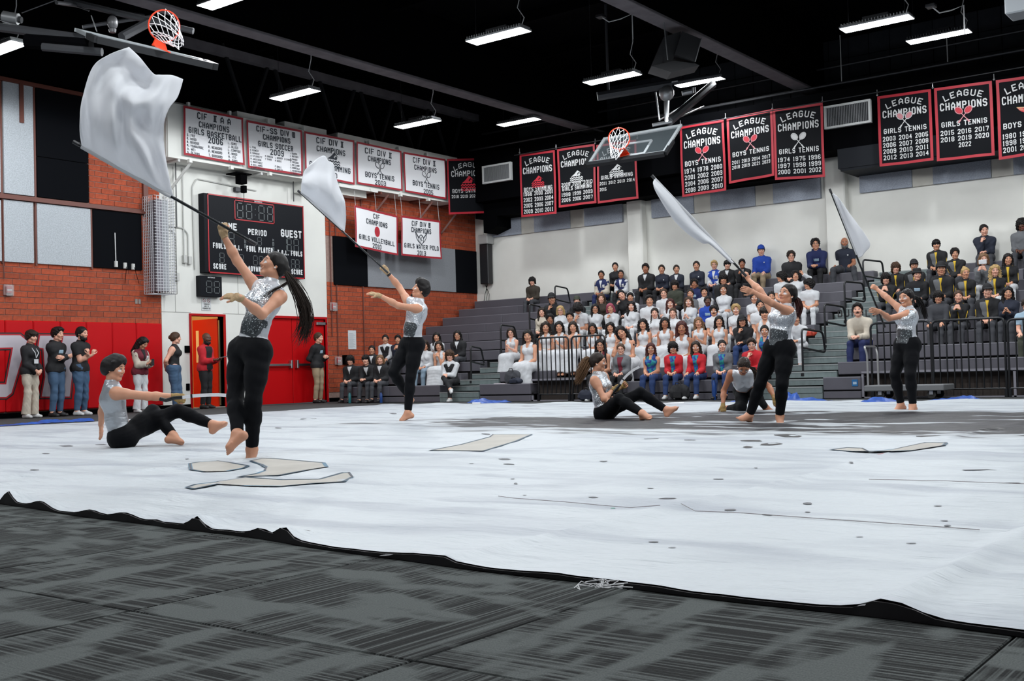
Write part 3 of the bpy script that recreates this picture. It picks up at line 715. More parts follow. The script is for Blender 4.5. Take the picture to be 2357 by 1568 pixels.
# far hoop
df = 24.6
c00, c10, c11, c01 = deep(1352, 378, df), deep(1530, 352, df-.5), deep(1571, 287, df-.2), deep(1390, 319, df+.4)
rimc = deep(1425, 319, df-.5); rimn = -ray(1425, 319)+np.array([0, 0, -.12])-CR*.1
h2, n2, u2, v2 = hoop(c00, c10, c11, c01, rimc, rimn, .228, deep(1439, 357, df-.15), 'far basketball hoop with white framed glass board beside the league banners', -CR*.10-np.array([0, 0, .34])+CF*.10)
tb = [deep(1432, 350, df-.1)+u2*-.30, deep(1432, 350, df-.1)+u2*.30]; q = MB()
p0 = c00*.44+c10*.56+(c01-c00)*.12; q.bar(p0-u2*.32, p0+u2*.28, .05, .02, up=n2); q.bar(p0-u2*.3, p0-u2*.3+v2*.42, .05, .02, up=n2); q.bar(p0+u2*.26, p0+u2*.26+v2*.42, .05, .02, up=n2); q.bar(p0-u2*.3+v2*.42, p0+u2*.26+v2*.42, .05, .02, up=n2)
q.build('target_square', mat('print_white2', (.75, .78, .8), .5), h2)
# masts and braces of the hoops, drive motors, pipes
def pipes(name, lab, cat, segs, m=M_darkmetal, r=.03):
    root = empty(name, segs[0][0], lab, cat)
    for s in segs:
        MB().tube([s[0], s[1]], s[2] if len(s) > 2 else r, 8).build('pipe', s[3] if len(s) > 3 else m, root)
    return root
P = deep
M_gal = mat('galvanised', (.42, .43, .44), .35, .8); M_dim = mat('dim_tube', (.06, .062, .068), .5, .4)
T_ = P(1537, 190, df); U_ = P(1400, 215, df)
f = pipes('hoop_mast', 'galvanised mast and black braces holding up the far hoop', 'hoop mast', [(P(1537, 205, df), P(1534, 282, df), .05, M_gal), (P(1509, 212, df), P(1518, 275, df), .018, M_gal), (P(1502, 288, df), P(1546, 280, df), .04, M_gal), (P(1518, 276, df), P(1600, 228, df+2), .022, M_gal),
    (P(1545, 278, df), P(1620, 245, df+1.5), .016, M_gal), (P(1540, 280, df), P(1640, 195, df+2), .10, M_dim), (P(1400, 215, df), P(1660, 172, df), .045, M_dim), (P(1430, 210, df-.05), P(1560, 186, df-.05), .02, M_gal), (P(1375, 222, df), P(1545, 193, df), .10, M_dim), (P(1537, 190, df), P(1538, 205, df), .06, M_gal), (T_, np.array([T_[0], T_[1], ZC]), .04, M_dim), (U_, np.array([U_[0], U_[1], ZC]), .03, M_dim)])
MB().ball(P(1534, 214, df), .17, 14, sc=(1, 1, 1.1)).build('drive_motor', M_gal, f, smooth=True)
f = pipes('hoop_mast', 'dark folded mast and braces carrying the near hoop', 'hoop mast', [(P(-20, 60, dn+1), P(200, 90, dn+1), .07, M_dim), (P(98, 108, dn+.5), P(235, 120, dn+.5), .06, M_dim), (P(60, 95, dn+.6), P(210, 106, dn+.6), .11, M_black), (P(190, 62, dn+2), P(350, 38, dn+2.4), .03, M_dim), (P(280, 85, dn+1.5), P(345, 50, dn+2), .07, M_dim),
    (P(150, 0, dn+2), P(445, 72, dn+2), .05, M_dim), (P(210, 36, dn+1), P(223, 72, dn+.8), .008, M_gal), (P(50, 30, dn+1), P(130, 0, dn+1), .008, M_dim), (P(150, 5, dn+2), P(205, 25, dn+2), .012, M_dim)])
MB().ball(P(259, 52, dn+2.0), .085, 14, sc=(1, 1, 1.35)).lathe(P(259, 72, dn+2), [(.05, -.02), (.06, .03), (.03, .05)], 10).build('drive_motor', mat('motor_grey', (.14, .14, .145), .4, .4), f, smooth=True)
MB().tube([P(8, 38, dn+1), P(42, 44, dn+1)], .085, 12).build('winch_drum', M_gal, f, smooth=True)
MB().tube([P(0, 40, dn+1.02), P(50, 46, dn+1.02)], .05, 10).build('winch_shaft', M_darkmetal, f)
pipes('winch', 'small galvanised winch drum under the beam right of the far hoop', 'winch', [(P(1570, 215, 24), P(1592, 210, 24), .055, M_gal), (P(1594, 202, 24), P(1595, 214, 24), .02, M_gal), (P(1599, 201, 24), P(1600, 213, 24), .02, M_gal)])
pipes('ceiling_pipe', 'long dark sprinkler pipe under the ceiling at left', 'pipe', [(P(130, 6, 17), P(330, 35, 20), .03, M_dim)])
# loudspeaker cluster under the right beam
sp = empty('speaker_cluster', P(1560, 120, 21.5), 'dark loudspeaker cluster hanging under the right ceiling beam', 'loudspeaker')
dspk = 21.5
MB().poly([P(1528, 85, dspk), P(1568, 72, dspk), P(1549, 140, dspk), P(1500, 152, dspk)], CF*.6).build('speaker_box', mat('speaker_dark', (.022, .022, .024), .6), sp)
MB().poly([P(1570, 72, dspk-.1), P(1615, 90, dspk-.1), P(1600, 142, dspk-.1), P(1553, 125, dspk-.1)], CF*.6).build('speaker_box', mat('speaker_dark', (.022, .022, .024), .6), sp)
MB().poly([P(1500, 152, dspk-.05), P(1549, 140, dspk-.05), P(1600, 146, dspk-.05), P(1610, 150, dspk-.05), P(1545, 166, dspk-.05)], CF*.6).build('speaker_grille', mat('speaker_grey', (.035, .035, .037), .7), sp)
for a in ((1528, 52, 1537, 138), (1615, 88, 1600, 142)): MB().tube([P(a[0], a[1], dspk-.2), P(a[2], a[3], dspk-.2)], .012, 6).build('suspension_rod', M_gal, sp)
for i, (a, b) in enumerate((((1383, 38), (1455, 32)), ((2143, 14), (2218, 12)))):
    z = 8.5; A = deep(*a, 22 if i == 0 else 19); B_ = deep(*b, 22 if i == 0 else 19); C_ = (A+B_)/2-np.array([0, 0, .12])+(A-B_)*.25
    r = empty('ceiling_outlet', A, ['small ceiling outlet with looping cord above the far hoop', 'small ceiling outlet with looping cord at the upper right'][i], 'outlet')
    MB().cham(A-[.08, .08, .03], A+[.08, .08, .03], .01).build('outlet_box', M_darkmetal, r)
    MB().tube([A, C_, (C_+B_)/2-np.array([0, 0, .02]), B_+np.array([0, 0, .0]), B_-np.array([0, 0, .5])], .012, 6).build('cord', M_cord, r, smooth=True)
pr = empty('projector', deep(2350, 20, 17), 'pale box of a projector at the top right corner', 'projector')
c = deep(2352, 14, 17); MB().cham(c-[.22, .2, .14], c+[.25, .2, .16], .02).build('projector_body', mat('proj_grey', (.28, .30, .32), .5), pr)
MB().tube([c+[0, 0, .16], c+[0, 0, .8]], .03).build('mount_pole', M_darkmetal, pr)

# ---- scoreboard
SX0, SX1, SZ0, SZ1 = 16.30, 19.36, 3.12, 4.96; SY = YL-.20
sb = empty('scoreboard', (SX0, YL, SZ0), 'black scoreboard with red trim and unlit digits above the doors', 'scoreboard')
M_sb = mat('board_black', (.006, .007, .010), .5, spec=.12); M_sbr = mat('trim_red', (.42, .012, .02), .4); M_dig = mat('unlit_digit', (.12, .135, .14), .4); M_sbw = mat('board_white', (.62, .63, .64), .5)
MB().cham((SX0, SY, SZ0), (SX1, YL, SZ1), .01).build('board', M_sb, sb)
def frame(x0, x1, z0, z1, w, m, parent, name='trim', y=SY-.004):
    MB().box((x0, y-.006, z0), (x0+w, y, z1)).box((x1-w, y-.006, z0), (x1, y, z1)).box((x0, y-.006, z1-w), (x1, y, z1)).box((x0, y-.006, z0), (x1, y, z0+w)).build(name, m, parent)
frame(SX0+.10, SX1, SZ0, SZ1, .028, M_sbr, sb)
frame(17.18, 18.40, 4.42, 4.90, .024, M_sbr, sb)
X_, Z_, NY = (1, 0, 0), (0, 0, 1), (0, -1, 0)
def sbt(s, x, z, h, w=None, m=None): flat_text('lettering_print', s, h, (x, SY, z), X_, Z_, NY, m or M_sbw, sb, w=w, t=h*.2, gap=h*.14, off=.006)
def segdig(mb, x, z, w, h, y, t=.018, which='abcdefg'):
    S = dict(a=((0, h), (w, h)), b=((w, h), (w, h/2)), c=((w, h/2), (w, 0)), d=((0, 0), (w, 0)), e=((0, 0), (0, h/2)), f=((0, h/2), (0, h)), g=((0, h/2), (w, h/2)))
    for k in which:
        (a, b), (c, d) = S[k]
        if a == c: mb.box((x+a-t/2, y-.005, z+min(b, d)+t), (x+a+t/2, y, z+max(b, d)-t))
        else: mb.box((x+a+t, y-.005, z+b-t/2), (x+c-t, y, z+b+t/2))
def digits(xs, z, w, h, name='digit', one=()):
    for i, x in enumerate(xs):
        mb = MB(); segdig(mb, x, z, w, h, SY-.002, t=h*.055, which='bc' if i in one else 'abcdefg'); mb.build(name, M_dig, sb)
for s, x, z, h, w in (('HOME', 16.98, 4.16, .17, .115), ('PERIOD', 17.86, 4.10, .145, .085), ('GUEST', 18.94, 4.13, .19, .115), ('FOULS', 16.72, 3.70, .13, .060), ('T.O.L.', 17.20, 3.70, .12, .055), ('FOUL PLAYER', 17.92, 3.69, .14, .058), ('T.O.L.', 18.66, 3.68, .12, .055), ('FOULS', 19.10, 3.68, .13, .060), ('SCORE', 16.72, 3.22, .13, .060), ('ADVANTAGE', 17.90, 3.22, .13, .060), ('SCORE', 19.10, 3.22, .13, .060)):
    sbt(s, x, z, h, w)
digits([17.27, 17.54, 17.92, 18.19], 4.48, .16, .35)
MB().box((17.80, SY-.008, 4.72), (17.82, SY-.002, 4.74)).box((17.80, SY-.008, 4.58), (17.82, SY-.002, 4.60)).build('colon', M_dig, sb)
digits([16.66, 16.78, 17.00], 3.82, .15, .28, one=(0,)); digits([18.66, 18.78, 19.02], 3.80, .15, .30, one=(0,))
digits([17.86], 3.87, .12, .19)
digits([16.60, 16.72], 3.38, .13, .22, one=(0,)); digits([17.10, 17.30, 17.72, 17.90], 3.38, .12, .22); digits([18.55, 18.92, 19.06], 3.37, .12, .22)
for x in (17.46, 18.33):
    MB().poly([(x, SY-.004, 4.06), (x+.06, SY-.004, 4.03), (x, SY-.004, 4.0)], (0, .003, 0)).build('arrow', M_dig, sb); flat_text('lettering_print', 'B', .10, (x+.02, SY, 3.88), X_, Z_, NY, M_dig, sb, off=.006); flat_text('lettering_print', 'B', .10, (x+.02, SY, 3.76), X_, Z_, NY, M_dig, sb, off=.006)
flat_text('lettering_print', 'DAKTRONICS', .035, (17.9, SY, 4.90), X_, Z_, NY, M_sbw, sb, off=.012)
sc = empty('shot_clock', (16.2, YL, 2.58), 'small black shot clock with two unlit digits under the scoreboard', 'clock')
MB().cham((16.19, YL-.16, 2.57), (16.81, YL, 3.05), .01).build('clock_body', M_sb, sc)
for x in (16.36, 16.58):
    mb = MB(); segdig(mb, x, 2.66, .15, .27, YL-.162, t=.016); mb.build('digit', M_dig, sc)
flat_text('lettering_print', 'DAKTRONICS', .03, (16.5, YL-.16, 3.0), X_, Z_, NY, M_sbw, sc, off=.006)
# no tobacco sign, notice, alarm boxes, outlets, conduits
sg = MB().box((16.33, YL-.012, 2.26), (16.60, YL, 2.57)).build('tobacco_sign', mat('sign_white', (.60, .62, .62), .4), label='small white tobacco use prohibited sign above the open door', cat='sign')
for i, t in enumerate(('TOBACCO', 'USE IS', 'PROHIBITED')): flat_text('lettering_print', t, .034, (16.465, YL-.012, 2.39-i*.05), X_, Z_, NY, M_blackpr, sg, off=.003, gap=.006, w=.018)
M_ringr = mat('print_ring', (.30, .08, .08), .5)
for x in (16.405, 16.53): MB().tube([(x+.04*math.cos(t), YL-.014, 2.49+.04*math.sin(t)) for t in np.linspace(0, 2*math.pi, 14, endpoint=False)], .005, 4, closed=True).tube([(x-.028, YL-.014, 2.518), (x+.028, YL-.014, 2.462)], .005, 4).build('ban_ring', M_ringr, sg)
nt = MB().box((21.02, YL-.016, 1.36), (21.31, YL-.004, 1.86)).build('paper_notice', mat('paper', (.62, .64, .66), .6), label='white paper notice taped to the brick wall above the tuxedo group', cat='notice')
mb = MB()
for i in range(16): mb.box((21.05, YL-.0175, 1.78-i*.025), (21.05+.23*(.6+.4*((i*7) % 5)/4), YL-.016, 1.787-i*.025))
mb.build('fine_print', mat('print_grey', (.28, .30, .33), .6), nt)
def alarm(x, z, lab, pl=.09):
    r = empty('alarm_box', (x, YL, z), lab, 'fire alarm', 'fire alarm boxes on the walls')
    MB().cham((x-pl, YL-.05, z-.10), (x+pl, YL, z+.12), .01).build('back_plate', mat('alarm_grey', (.32, .20, .19), .5), r)
    MB().cham((x-.055, YL-.10, z-.06), (x+.055, YL-.05, z+.09), .015).build('pull_station', mat('alarm_red', (.50, .03, .035), .35), r)
    MB().box((x-.05, YL-.102, z-.01), (x+.05, YL-.1, z+.02)).build('white_label', M_sbw, r)
    MB().cham((x-pl*.9, YL-.13, z-.11), (x+pl*.9, YL-.105, z+.11), .012).build('clear_cover', mat('clear_plastic', (.6, .6, .6), .1, alpha=.25), r)
alarm(11.67, 2.52, 'red fire alarm in a clear cover at the left edge of the brick')
alarm(20.47, 2.46, 'red fire alarm on the brick wall right of the red double doors')
alarm(20.60, 1.05, 'lower red fire alarm in a clear cover beside the black box')
def boxy(name, lo, hi, m, lab, cat, group=None): return tag(MB().cham(lo, hi, .006).build(name, m), lab, cat, group)
boxy('junction_box', (20.79, YL-.12, .97), (21.0, YL, 1.2), M_black, 'black box on the brick wall under the paper notice', 'box')
boxy('switch_box', (21.60, YL-.06, .93), (21.75, YL, 1.15), mat('ivory', (.42, .35, .27), .5), 'beige switch box on the brick behind the tuxedo group', 'switch')
for i, (x, z, lb) in enumerate(((14.07, 3.12, 'left'), (14.29, 3.10, 'middle'), (14.49, 3.09, 'right'))):
    boxy('outlet_box', (x-.035, YL-.10, z), (x+.035, YL-.05, z+.13), M_conduit, 'grey outlet box, %s of three on the black panel by the cage' % lb, 'outlet', 'outlet boxes on the black panel')
tag(MB().tube([(14.07, YL-.07, 3.24), (14.06, YL-.07, 3.86)], .010, 6).build('conduit', mat('white_tube', (.7, .7, .7), .5)), 'white vertical conduit on the black panel', 'conduit')
tag(MB().tube([(14.3, YL-.11, 3.14), (14.3, YL-.08, 2.95), (14.31, YL-.03, 2.78)], .006, 6).build('cable', M_black), 'black cable dangling from the middle outlet box', 'cable')
tag(MB().tube([(14.5, YL-.11, 3.14), (14.56, YL-.08, 3.0), (14.66, YL-.03, 2.8)], .006, 6).build('cable', M_black), 'black cable slanting from the right outlet box', 'cable')
for i, x in enumerate((14.60, 14.68)): boxy('wall_plate', (x-.03, YL-.02, 2.35), (x+.03, YL, 2.46), mat('plate_steel', (.3, .27, .25), .4, .5), ['left', 'right'][i]+' of two small steel wall plates under the wire cage', 'wall plate')
boxy('wall_device', (15.84, YL-.03, 1.28), (15.97, YL, 1.44), M_black, 'small black wall panel with a screen left of the open door', 'switch')
boxy('wall_outlet', (15.86, YL-.02, .42), (15.96, YL, .58), M_black, 'black wall outlet low beside the open door', 'outlet')
for pts, lb in ((((15.50, 4.05), (15.62, 4.0), (15.64, 3.9), (15.64, 3.05)), 'leftmost of the pipes on the white wall'), (((15.35, 4.15), (15.85, 4.12), (15.98, 4.0), (15.98, 3.45)), 'bent over the white wall left of the scoreboard'), (((15.86, 5.5), (15.86, 3.5)), 'straight down left of the scoreboard'),
    (((16.15, 3.2), (16.12, 5.1), (16.25, 5.3), (18.0, 5.22)), 'bending from beside the scoreboard to above it')):
    tag(MB().tube(rounded([(x, YL-.03, z) for x, z in pts], .06), .016, 8).build('conduit', M_conduit, smooth=True), 'pale conduit '+lb, 'conduit', 'pale conduits on the white wall')
for i, (x, z) in enumerate(((15.64, 2.98), (15.86, 3.40), (15.99, 3.38))): boxy('conduit_box', (x-.045, YL-.09, z-.08), (x+.045, YL, z+.10), M_conduit, 'pale square box at the foot of the %s conduit left of the scoreboard' % ('first', 'second', 'third')[i], 'outlet')
boxy('wall_sensor', (17.32, YL-.1, 5.12), (17.5, YL, 5.22), M_darkmetal, 'small dark sensor just above the scoreboard top', 'sensor')
for i, x in enumerate((15.55, 19.05)): tag(MB().tube([(x, YL-.2, 4.1 if i == 0 else 5.05), (x, YL-.2, 5.55)], .012, 6).build('hanging_chain', M_darkmetal), ['dark chain hanging from the gallery left of the scoreboard', 'dark chain hanging from the gallery above the scoreboard right end'][i], 'chain')
cm = empty('ceiling_camera', (17.35, YB+.25, 5.5), 'black speaker box hanging under the white gallery', 'loudspeaker')
MB().cham((17.0, YB+.1, 5.47), (17.45, YB+.5, 5.50), .006).build('mount_plate', M_black, cm); MB().cham((17.15, YB+.15, 5.25), (17.35, YB+.35, 5.47), .01).cham((17.27, YB+.2, 5.05), (17.38, YB+.32, 5.22), .01).build('camera_body', M_black, cm)
MB().tube([(17.33, YB+.26, 5.06), (17.36, YB+.3, 4.9), (17.4, YB+.4, 4.78)], .008, 6).build('cable', M_darkmetal, cm)
# wire cage round a grey heater column
cg = empty('wire_cage', (15.1, YL, 2.57), 'white wire cage around a tall grey fixture beside the black panel', 'wire cage')
q = MB(); x0, x1, y0, y1, z0, z1 = 14.80, 15.36, YL-.42, YL-.02, 2.57, 4.72
M_cw = mat('cage_white', (.62, .63, .66), .5)
for i in range(9): x = x0+(x1-x0)*i/8; q.bar((x, y0, z0), (x, y0, z1), .008)
for i in range(7): y = y0+(y1-y0)*i/6; q.bar((x0, y, z0), (x0, y, z1), .008); q.bar((x1, y, z0), (x1, y, z1), .008)
for j in range(34):
    z = z0+(z1-z0)*j/33; q.bar((x0, y0, z), (x1, y0, z), .008); q.bar((x0, y0, z), (x0, y1, z), .008); q.bar((x1, y0, z), (x1, y1, z), .008)
for i in range(7): y = y0+(y1-y0)*i/6; q.bar((x0, y, z0), (x1, y, z0), .008)
q.build('wire_grid', M_cw, cg, kind='stuff')
MB().cham((14.93, YL-.32, 2.62), (15.1, YL-.05, 4.66), .02).build('column_body', mat('column_grey', (.22, .21, .24), .5), cg); MB().cham((15.1, YL-.30, 2.62), (15.27, YL-.05, 4.66), .02).build('column_face', mat('column_pale', (.36, .38, .40), .5), cg)
# line-array speaker on the far corner column
ls = empty('column_speaker', (26.4, 20.9, 3.55), 'black column speaker with dangling cables on the far corner', 'loudspeaker')
ya = hit(1118, 600, 0, XR-.2)[1]
MB().cham((XR-.30, ya-.16, 3.30), (XR-.06, ya+.16, 4.50), .02).build('speaker_body', mat('speaker_black', (.012, .012, .014), .5), ls)
MB().cham((XR-.36, ya-.2, 4.50), (XR-.02, ya+.16, 4.78), .02).build('mount_box', mat('mount_grey', (.45, .45, .44), .5), ls)
for i in range(3): MB().tube([(XR-.2, ya+.05*i-.05, 3.30), (XR-.15, ya+.1-.08*i, 3.0), (XR-.1, ya+.2-.1*i, 2.75), (XR-.06, ya+.32-.1*i, 2.62)], .009, 6).build('cable', M_black, ls)
# ================================================================== PAINTED TARP AND WHAT LIES ON THE FLOOR
TX0, TX1, TY0, TY1 = 2.72, 17.25, -5.0, 16.45
def ns(x, y, fx, fy, ph): return np.sin(x*fx+ph+1.7*np.sin(y*fy*.61+ph*2))*np.sin(y*fy+ph*1.3+1.3*np.sin(x*fx*.53))
BUMPS = [(5.66, .07, .045), (5.28, .12, .026), (4.70, .10, .022), (4.45, .12, .024), (3.86, .055, .034), (3.42, .07, .020), (3.26, .06, .036), (2.50, .10, .006), (2.0, .12, .006), (.88, .045, .018), (.4, .2, .004), (1.4, .2, .004)]
def tarp_edge(y): return float(np.interp(y, [-5, 0, .9, 1.7, 2.7, 3.3, 3.9, 4.5, 5.1, 5.7, 7, 16], [2.55, 2.64, 2.70, 2.73, 2.79, 2.88, 2.94, 2.97, 3.03, 3.12, 3.2, 3.3]))+.008*math.sin(y*7.3+1)
def tarp_z(x, y):
    x = np.asarray(x, float); y = np.asarray(y, float)
    z = .018+.0042*ns(x, y, 2.1, 5.2, .3)+.0030*ns(x, y, 3.4, 9.5, 1.9)+.0022*ns(x, y, 7.7, 4.1, 4.0)+.0013*ns(x, y, 13, 21, 2.2)
    for yc, am, w in ((.92, .024, .04), (2.36, .014, .04), (4.15, .009, .05), (6.7, .009, .06)):      # long creases running away from the viewer
        z = z+am*np.exp(-((y-yc-.05*np.sin(x*.9)-.02*(x-3))/w)**2)*np.clip((13-x)/6, 0, 1)
    for xc, am, w in ((4.1, .007, .04), (6.3, .005, .05), (8.2, .004, .06)):
        z = z+am*np.exp(-((x-xc-.08*np.sin(y*1.3))/w)**2)
    e = np.exp(-((x-np.interp(y, [0, .9, 2.7, 3.9, 5.7, 8], [2.64, 2.70, 2.79, 2.94, 3.12, 3.2]))/.12)**2)
    for yc, w, h in BUMPS: z = z+h*1.25*np.exp(-((y-yc)/w)**2)*e
    return z+.012*np.exp(-((x-TX1)/.2)**2)*(1+np.sin(y*3.1)*np.sin(y*1.3+1))*1.6
def tarp_material():
    m = bpy.data.materials.new('painted_tarp'); m.use_nodes = True; N, L = nodes(m); b = N['Principled BSDF']; b.inputs['Roughness'].default_value = .48; b.inputs['Specular IOR Level'].default_value = .35
    tc = N.new('ShaderNodeTexCoord')
    def nz(sc, scale, det, dist=0.0, rot=0.0):
        mp = N.new('ShaderNodeMapping'); mp.inputs['Scale'].default_value = scale; mp.inputs['Rotation'].default_value = (0, 0, rot); L.new(tc.outputs['Object'], mp.inputs[0])
        t = N.new('ShaderNodeTexNoise'); t.inputs['Scale'].default_value = sc; t.inputs['Detail'].default_value = det; t.inputs['Distortion'].default_value = dist; L.new(mp.outputs[0], t.inputs[0]); return t.outputs[0]
    def mt(op, *a):
        n = N.new('ShaderNodeMath'); n.operation = op
        for i, q in enumerate(a):
            if isinstance(q, (int, float)): n.inputs[i].default_value = q
            else: L.new(q, n.inputs[i])
        return n.outputs[0]
    def rng(v, a, c, d=0, e=1):
        r = N.new('ShaderNodeMapRange'); r.inputs[1].default_value = a; r.inputs[2].default_value = c; r.inputs[3].default_value = d; r.inputs[4].default_value = e; L.new(v, r.inputs[0]); return r.outputs[0]
    sp = N.new('ShaderNodeSeparateXYZ'); L.new(tc.outputs['Object'], sp.inputs[0])
    ex = mt('DIVIDE', mt('SUBTRACT', sp.outputs[0], 11.5), 2.45); ey = mt('DIVIDE', mt('SUBTRACT', sp.outputs[1], 3.6), 6.6)
    d = mt('SQRT', mt('ADD', mt('MULTIPLY', ex, ex), mt('MULTIPLY', ey, ey)))
    edge = nz(.55, (1.6, .8, 1), 5, 1.2, .6)
    dd = mt('ADD', d, mt('MULTIPLY', mt('SUBTRACT', edge, .5), 1.35))
    mask = rng(dd, 1.02, .86)
    strokes = nz(.8, (2.2, .6, 1), 4, 1.2, .62); streak = rng(strokes, .565, .60)
    inner = mt('MULTIPLY', mask, mt('SUBTRACT', 1.0, mt('MULTIPLY', streak, .85)))
    tone = N.new('ShaderNodeMix'); tone.data_type = 'RGBA'; tone.inputs[6].default_value = (.010, .010, .013, 1); tone.inputs[7].default_value = (.055, .055, .07, 1)
    L.new(rng(nz(2.0, (2.2, .8, 1), 5, 2.2, .6), 0.54, .76), tone.inputs[0])
    wht = N.new('ShaderNodeMix'); wht.data_type = 'RGBA'; wht.inputs[6].default_value = (.50, .535, .565, 1); wht.inputs[7].default_value = (.36, .39, .435, 1)
    L.new(rng(nz(.8, (2.8, .7, 1), 6, .9, .6), .48, .66), wht.inputs[0])
    w2 = N.new('ShaderNodeMix'); w2.data_type = 'RGBA'; w2.inputs[7].default_value = (.22, .23, .26, 1); L.new(wht.outputs[2], w2.inputs[6])
    far = mt('MULTIPLY', rng(sp.outputs[0], 7.5, 11.5), rng(nz(1.1, (3.0, .6, 1), 4, 1.3, .6), .62, .69)); L.new(mt('MULTIPLY', far, .8), w2.inputs[0])
    w3 = N.new('ShaderNodeMix'); w3.data_type = 'RGBA'; L.new(inner, w3.inputs[0]); L.new(w2.outputs[2], w3.inputs[6]); L.new(tone.outputs[2], w3.inputs[7])
    L.new(w3.outputs[2], b.inputs['Base Color'])
    bp = N.new('ShaderNodeBump'); bp.inputs['Strength'].default_value = .9; bp.inputs['Distance'].default_value = .035
    L.new(mt('ADD', nz(2.4, (1.5, .7, 1), 4, .6, .6), mt('ADD', mt('MULTIPLY', nz(7, (2.0, .7, 1), 3, .5, .6), .55), mt('MULTIPLY', nz(18, (2.2, .6, 1), 2, .4, .7), .16))), bp.inputs['Height']); L.new(bp.outputs[0], b.inputs['Normal'])
    return m
nx, ny = 260, 420
tx = np.linspace(0, 1, nx)**1.35; ty = np.linspace(TY0, TY1, ny)
X = np.array([[tarp_edge(y)+(TX1+.06*math.sin(y*2.2)-tarp_edge(y))*t for t in tx] for y in ty]); Y = np.repeat(ty[:, None], nx, 1)+.10*np.sin(X*1.7)*((np.repeat(ty[:, None], nx, 1)-TY0)/(TY1-TY0))**8
Z = tarp_z(X, Y); V = np.stack([X, Y, Z], 2).reshape(-1, 3)
I = np.arange(nx*ny).reshape(ny, nx); Q = np.stack([I[:-1, :-1], I[:-1, 1:], I[1:, 1:], I[1:, :-1]], 2).reshape(-1, 4)
tarp = empty('floor_tarp', (0, 0, 0), 'huge white tarp with black brush paint covering the middle of the floor', 'tarp')
link('painted_sheet', mesh_np('painted_sheet', V, Q, [tarp_material()], smooth=True), tarp)
# black backing that shows where the near edge lifts
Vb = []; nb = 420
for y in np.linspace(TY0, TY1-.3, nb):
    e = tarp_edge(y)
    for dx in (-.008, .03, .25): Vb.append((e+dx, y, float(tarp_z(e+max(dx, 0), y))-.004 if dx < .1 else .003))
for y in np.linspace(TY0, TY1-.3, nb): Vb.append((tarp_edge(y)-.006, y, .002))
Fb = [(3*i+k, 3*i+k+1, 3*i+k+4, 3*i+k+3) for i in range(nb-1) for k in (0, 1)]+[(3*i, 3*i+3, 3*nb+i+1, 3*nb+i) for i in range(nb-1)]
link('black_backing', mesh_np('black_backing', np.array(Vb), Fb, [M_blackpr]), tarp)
# painted shapes and tape patches
M_cream = mat('paint_cream', (.41, .385, .345), .6, noise=.08, nscale=3); M_blueline = mat('paint_blue_line', (.05, .16, .25), .5); M_inkline = mat('paint_ink_line', (.02, .03, .05), .5); M_tapeg = mat('tape_grey', (.085, .088, .10), .6)
def on_tarp(p, up=.003):
    q = hit(p[0], p[1], 2, .018); return (q[0], q[1], float(tarp_z(q[0], q[1]))+up)
def shape(outline, nm='painted_shape'):
    c = np.mean(outline, 0); mb = MB(); n = len(outline); P = [on_tarp(p, .0045) for p in outline]
    import mathutils
    tri = mathutils.geometry.tessellate_polygon([[Vector((p[0], p[1], 0)) for p in P]]); mb.add(P, [tuple(t) for t in tri]); mb.build(nm, M_cream, tarp)
    for m, w, z in ((M_blueline, .026, .0055), (M_inkline, .014, .0066)):
        mb = MB()
        for i in range(n):
            if (i*7+int(w*1000)) % 5 == 0 and n > 6: continue
            a, b = np.array(on_tarp(outline[i], z)), np.array(on_tarp(outline[(i+1) % n], z)); d = nrm_(b-a); s = np.array([-d[1], d[0], 0])*w/2
            mb.add([a-s-d*w*.3, b-s+d*w*.3, b+s+d*w*.3, a+s-d*w*.3], [(0, 1, 2, 3)])
        mb.build('painted_outline', m, tarp, kind='stuff')
nrm_ = lambda v: v/(np.linalg.norm(v)+1e-9)
for o in ([(437, 1070), (440, 1082), (470, 1087), (520, 1086), (560, 1079), (571, 1073), (556, 1071), (535, 1067), (500, 1065), (460, 1066)],
          [(577, 1063), (603, 1071), (613, 1079), (609, 1086), (590, 1092), (548, 1101), (640, 1098), (700, 1086), (752, 1077), (745, 1068), (700, 1063), (640, 1058), (606, 1057)],
          [(430, 1124), (447, 1127), (500, 1119), (560, 1121), (650, 1121), (720, 1115), (790, 1112), (811, 1100), (803, 1090), (788, 1091), (735, 1105), (650, 1107), (570, 1104), (500, 1112), (450, 1117)],
          [(990, 1039), (1060, 1024), (1128, 1007), (1135, 1002), (1224, 1002), (1185, 1017), (1112, 1039)], [(1912, 1036), (1950, 1032), (1984, 1034), (2000, 1041), (2060, 1035), (2130, 1023), (2178, 1021), (2172, 1028), (2100, 1039), (2050, 1044), (1960, 1041)]): shape(o)
rgp = random.Random(5)
def patch(x, y, w, h, m=M_tapeg):
    n = 7; pts = []
    for i in range(n):
        a = 2*math.pi*i/n; pts.append(on_tarp((x+w*.42*math.cos(a)*rgp.uniform(.6, 1.1), y+h*.30*math.sin(a)*rgp.uniform(.6, 1.1)), .0022))
    MB().add(pts, [tuple(range(n-1, -1, -1))]).build('tape_patch', m, tarp)
M_tapeb = mat('tape_black', (.012, .012, .014), .4)
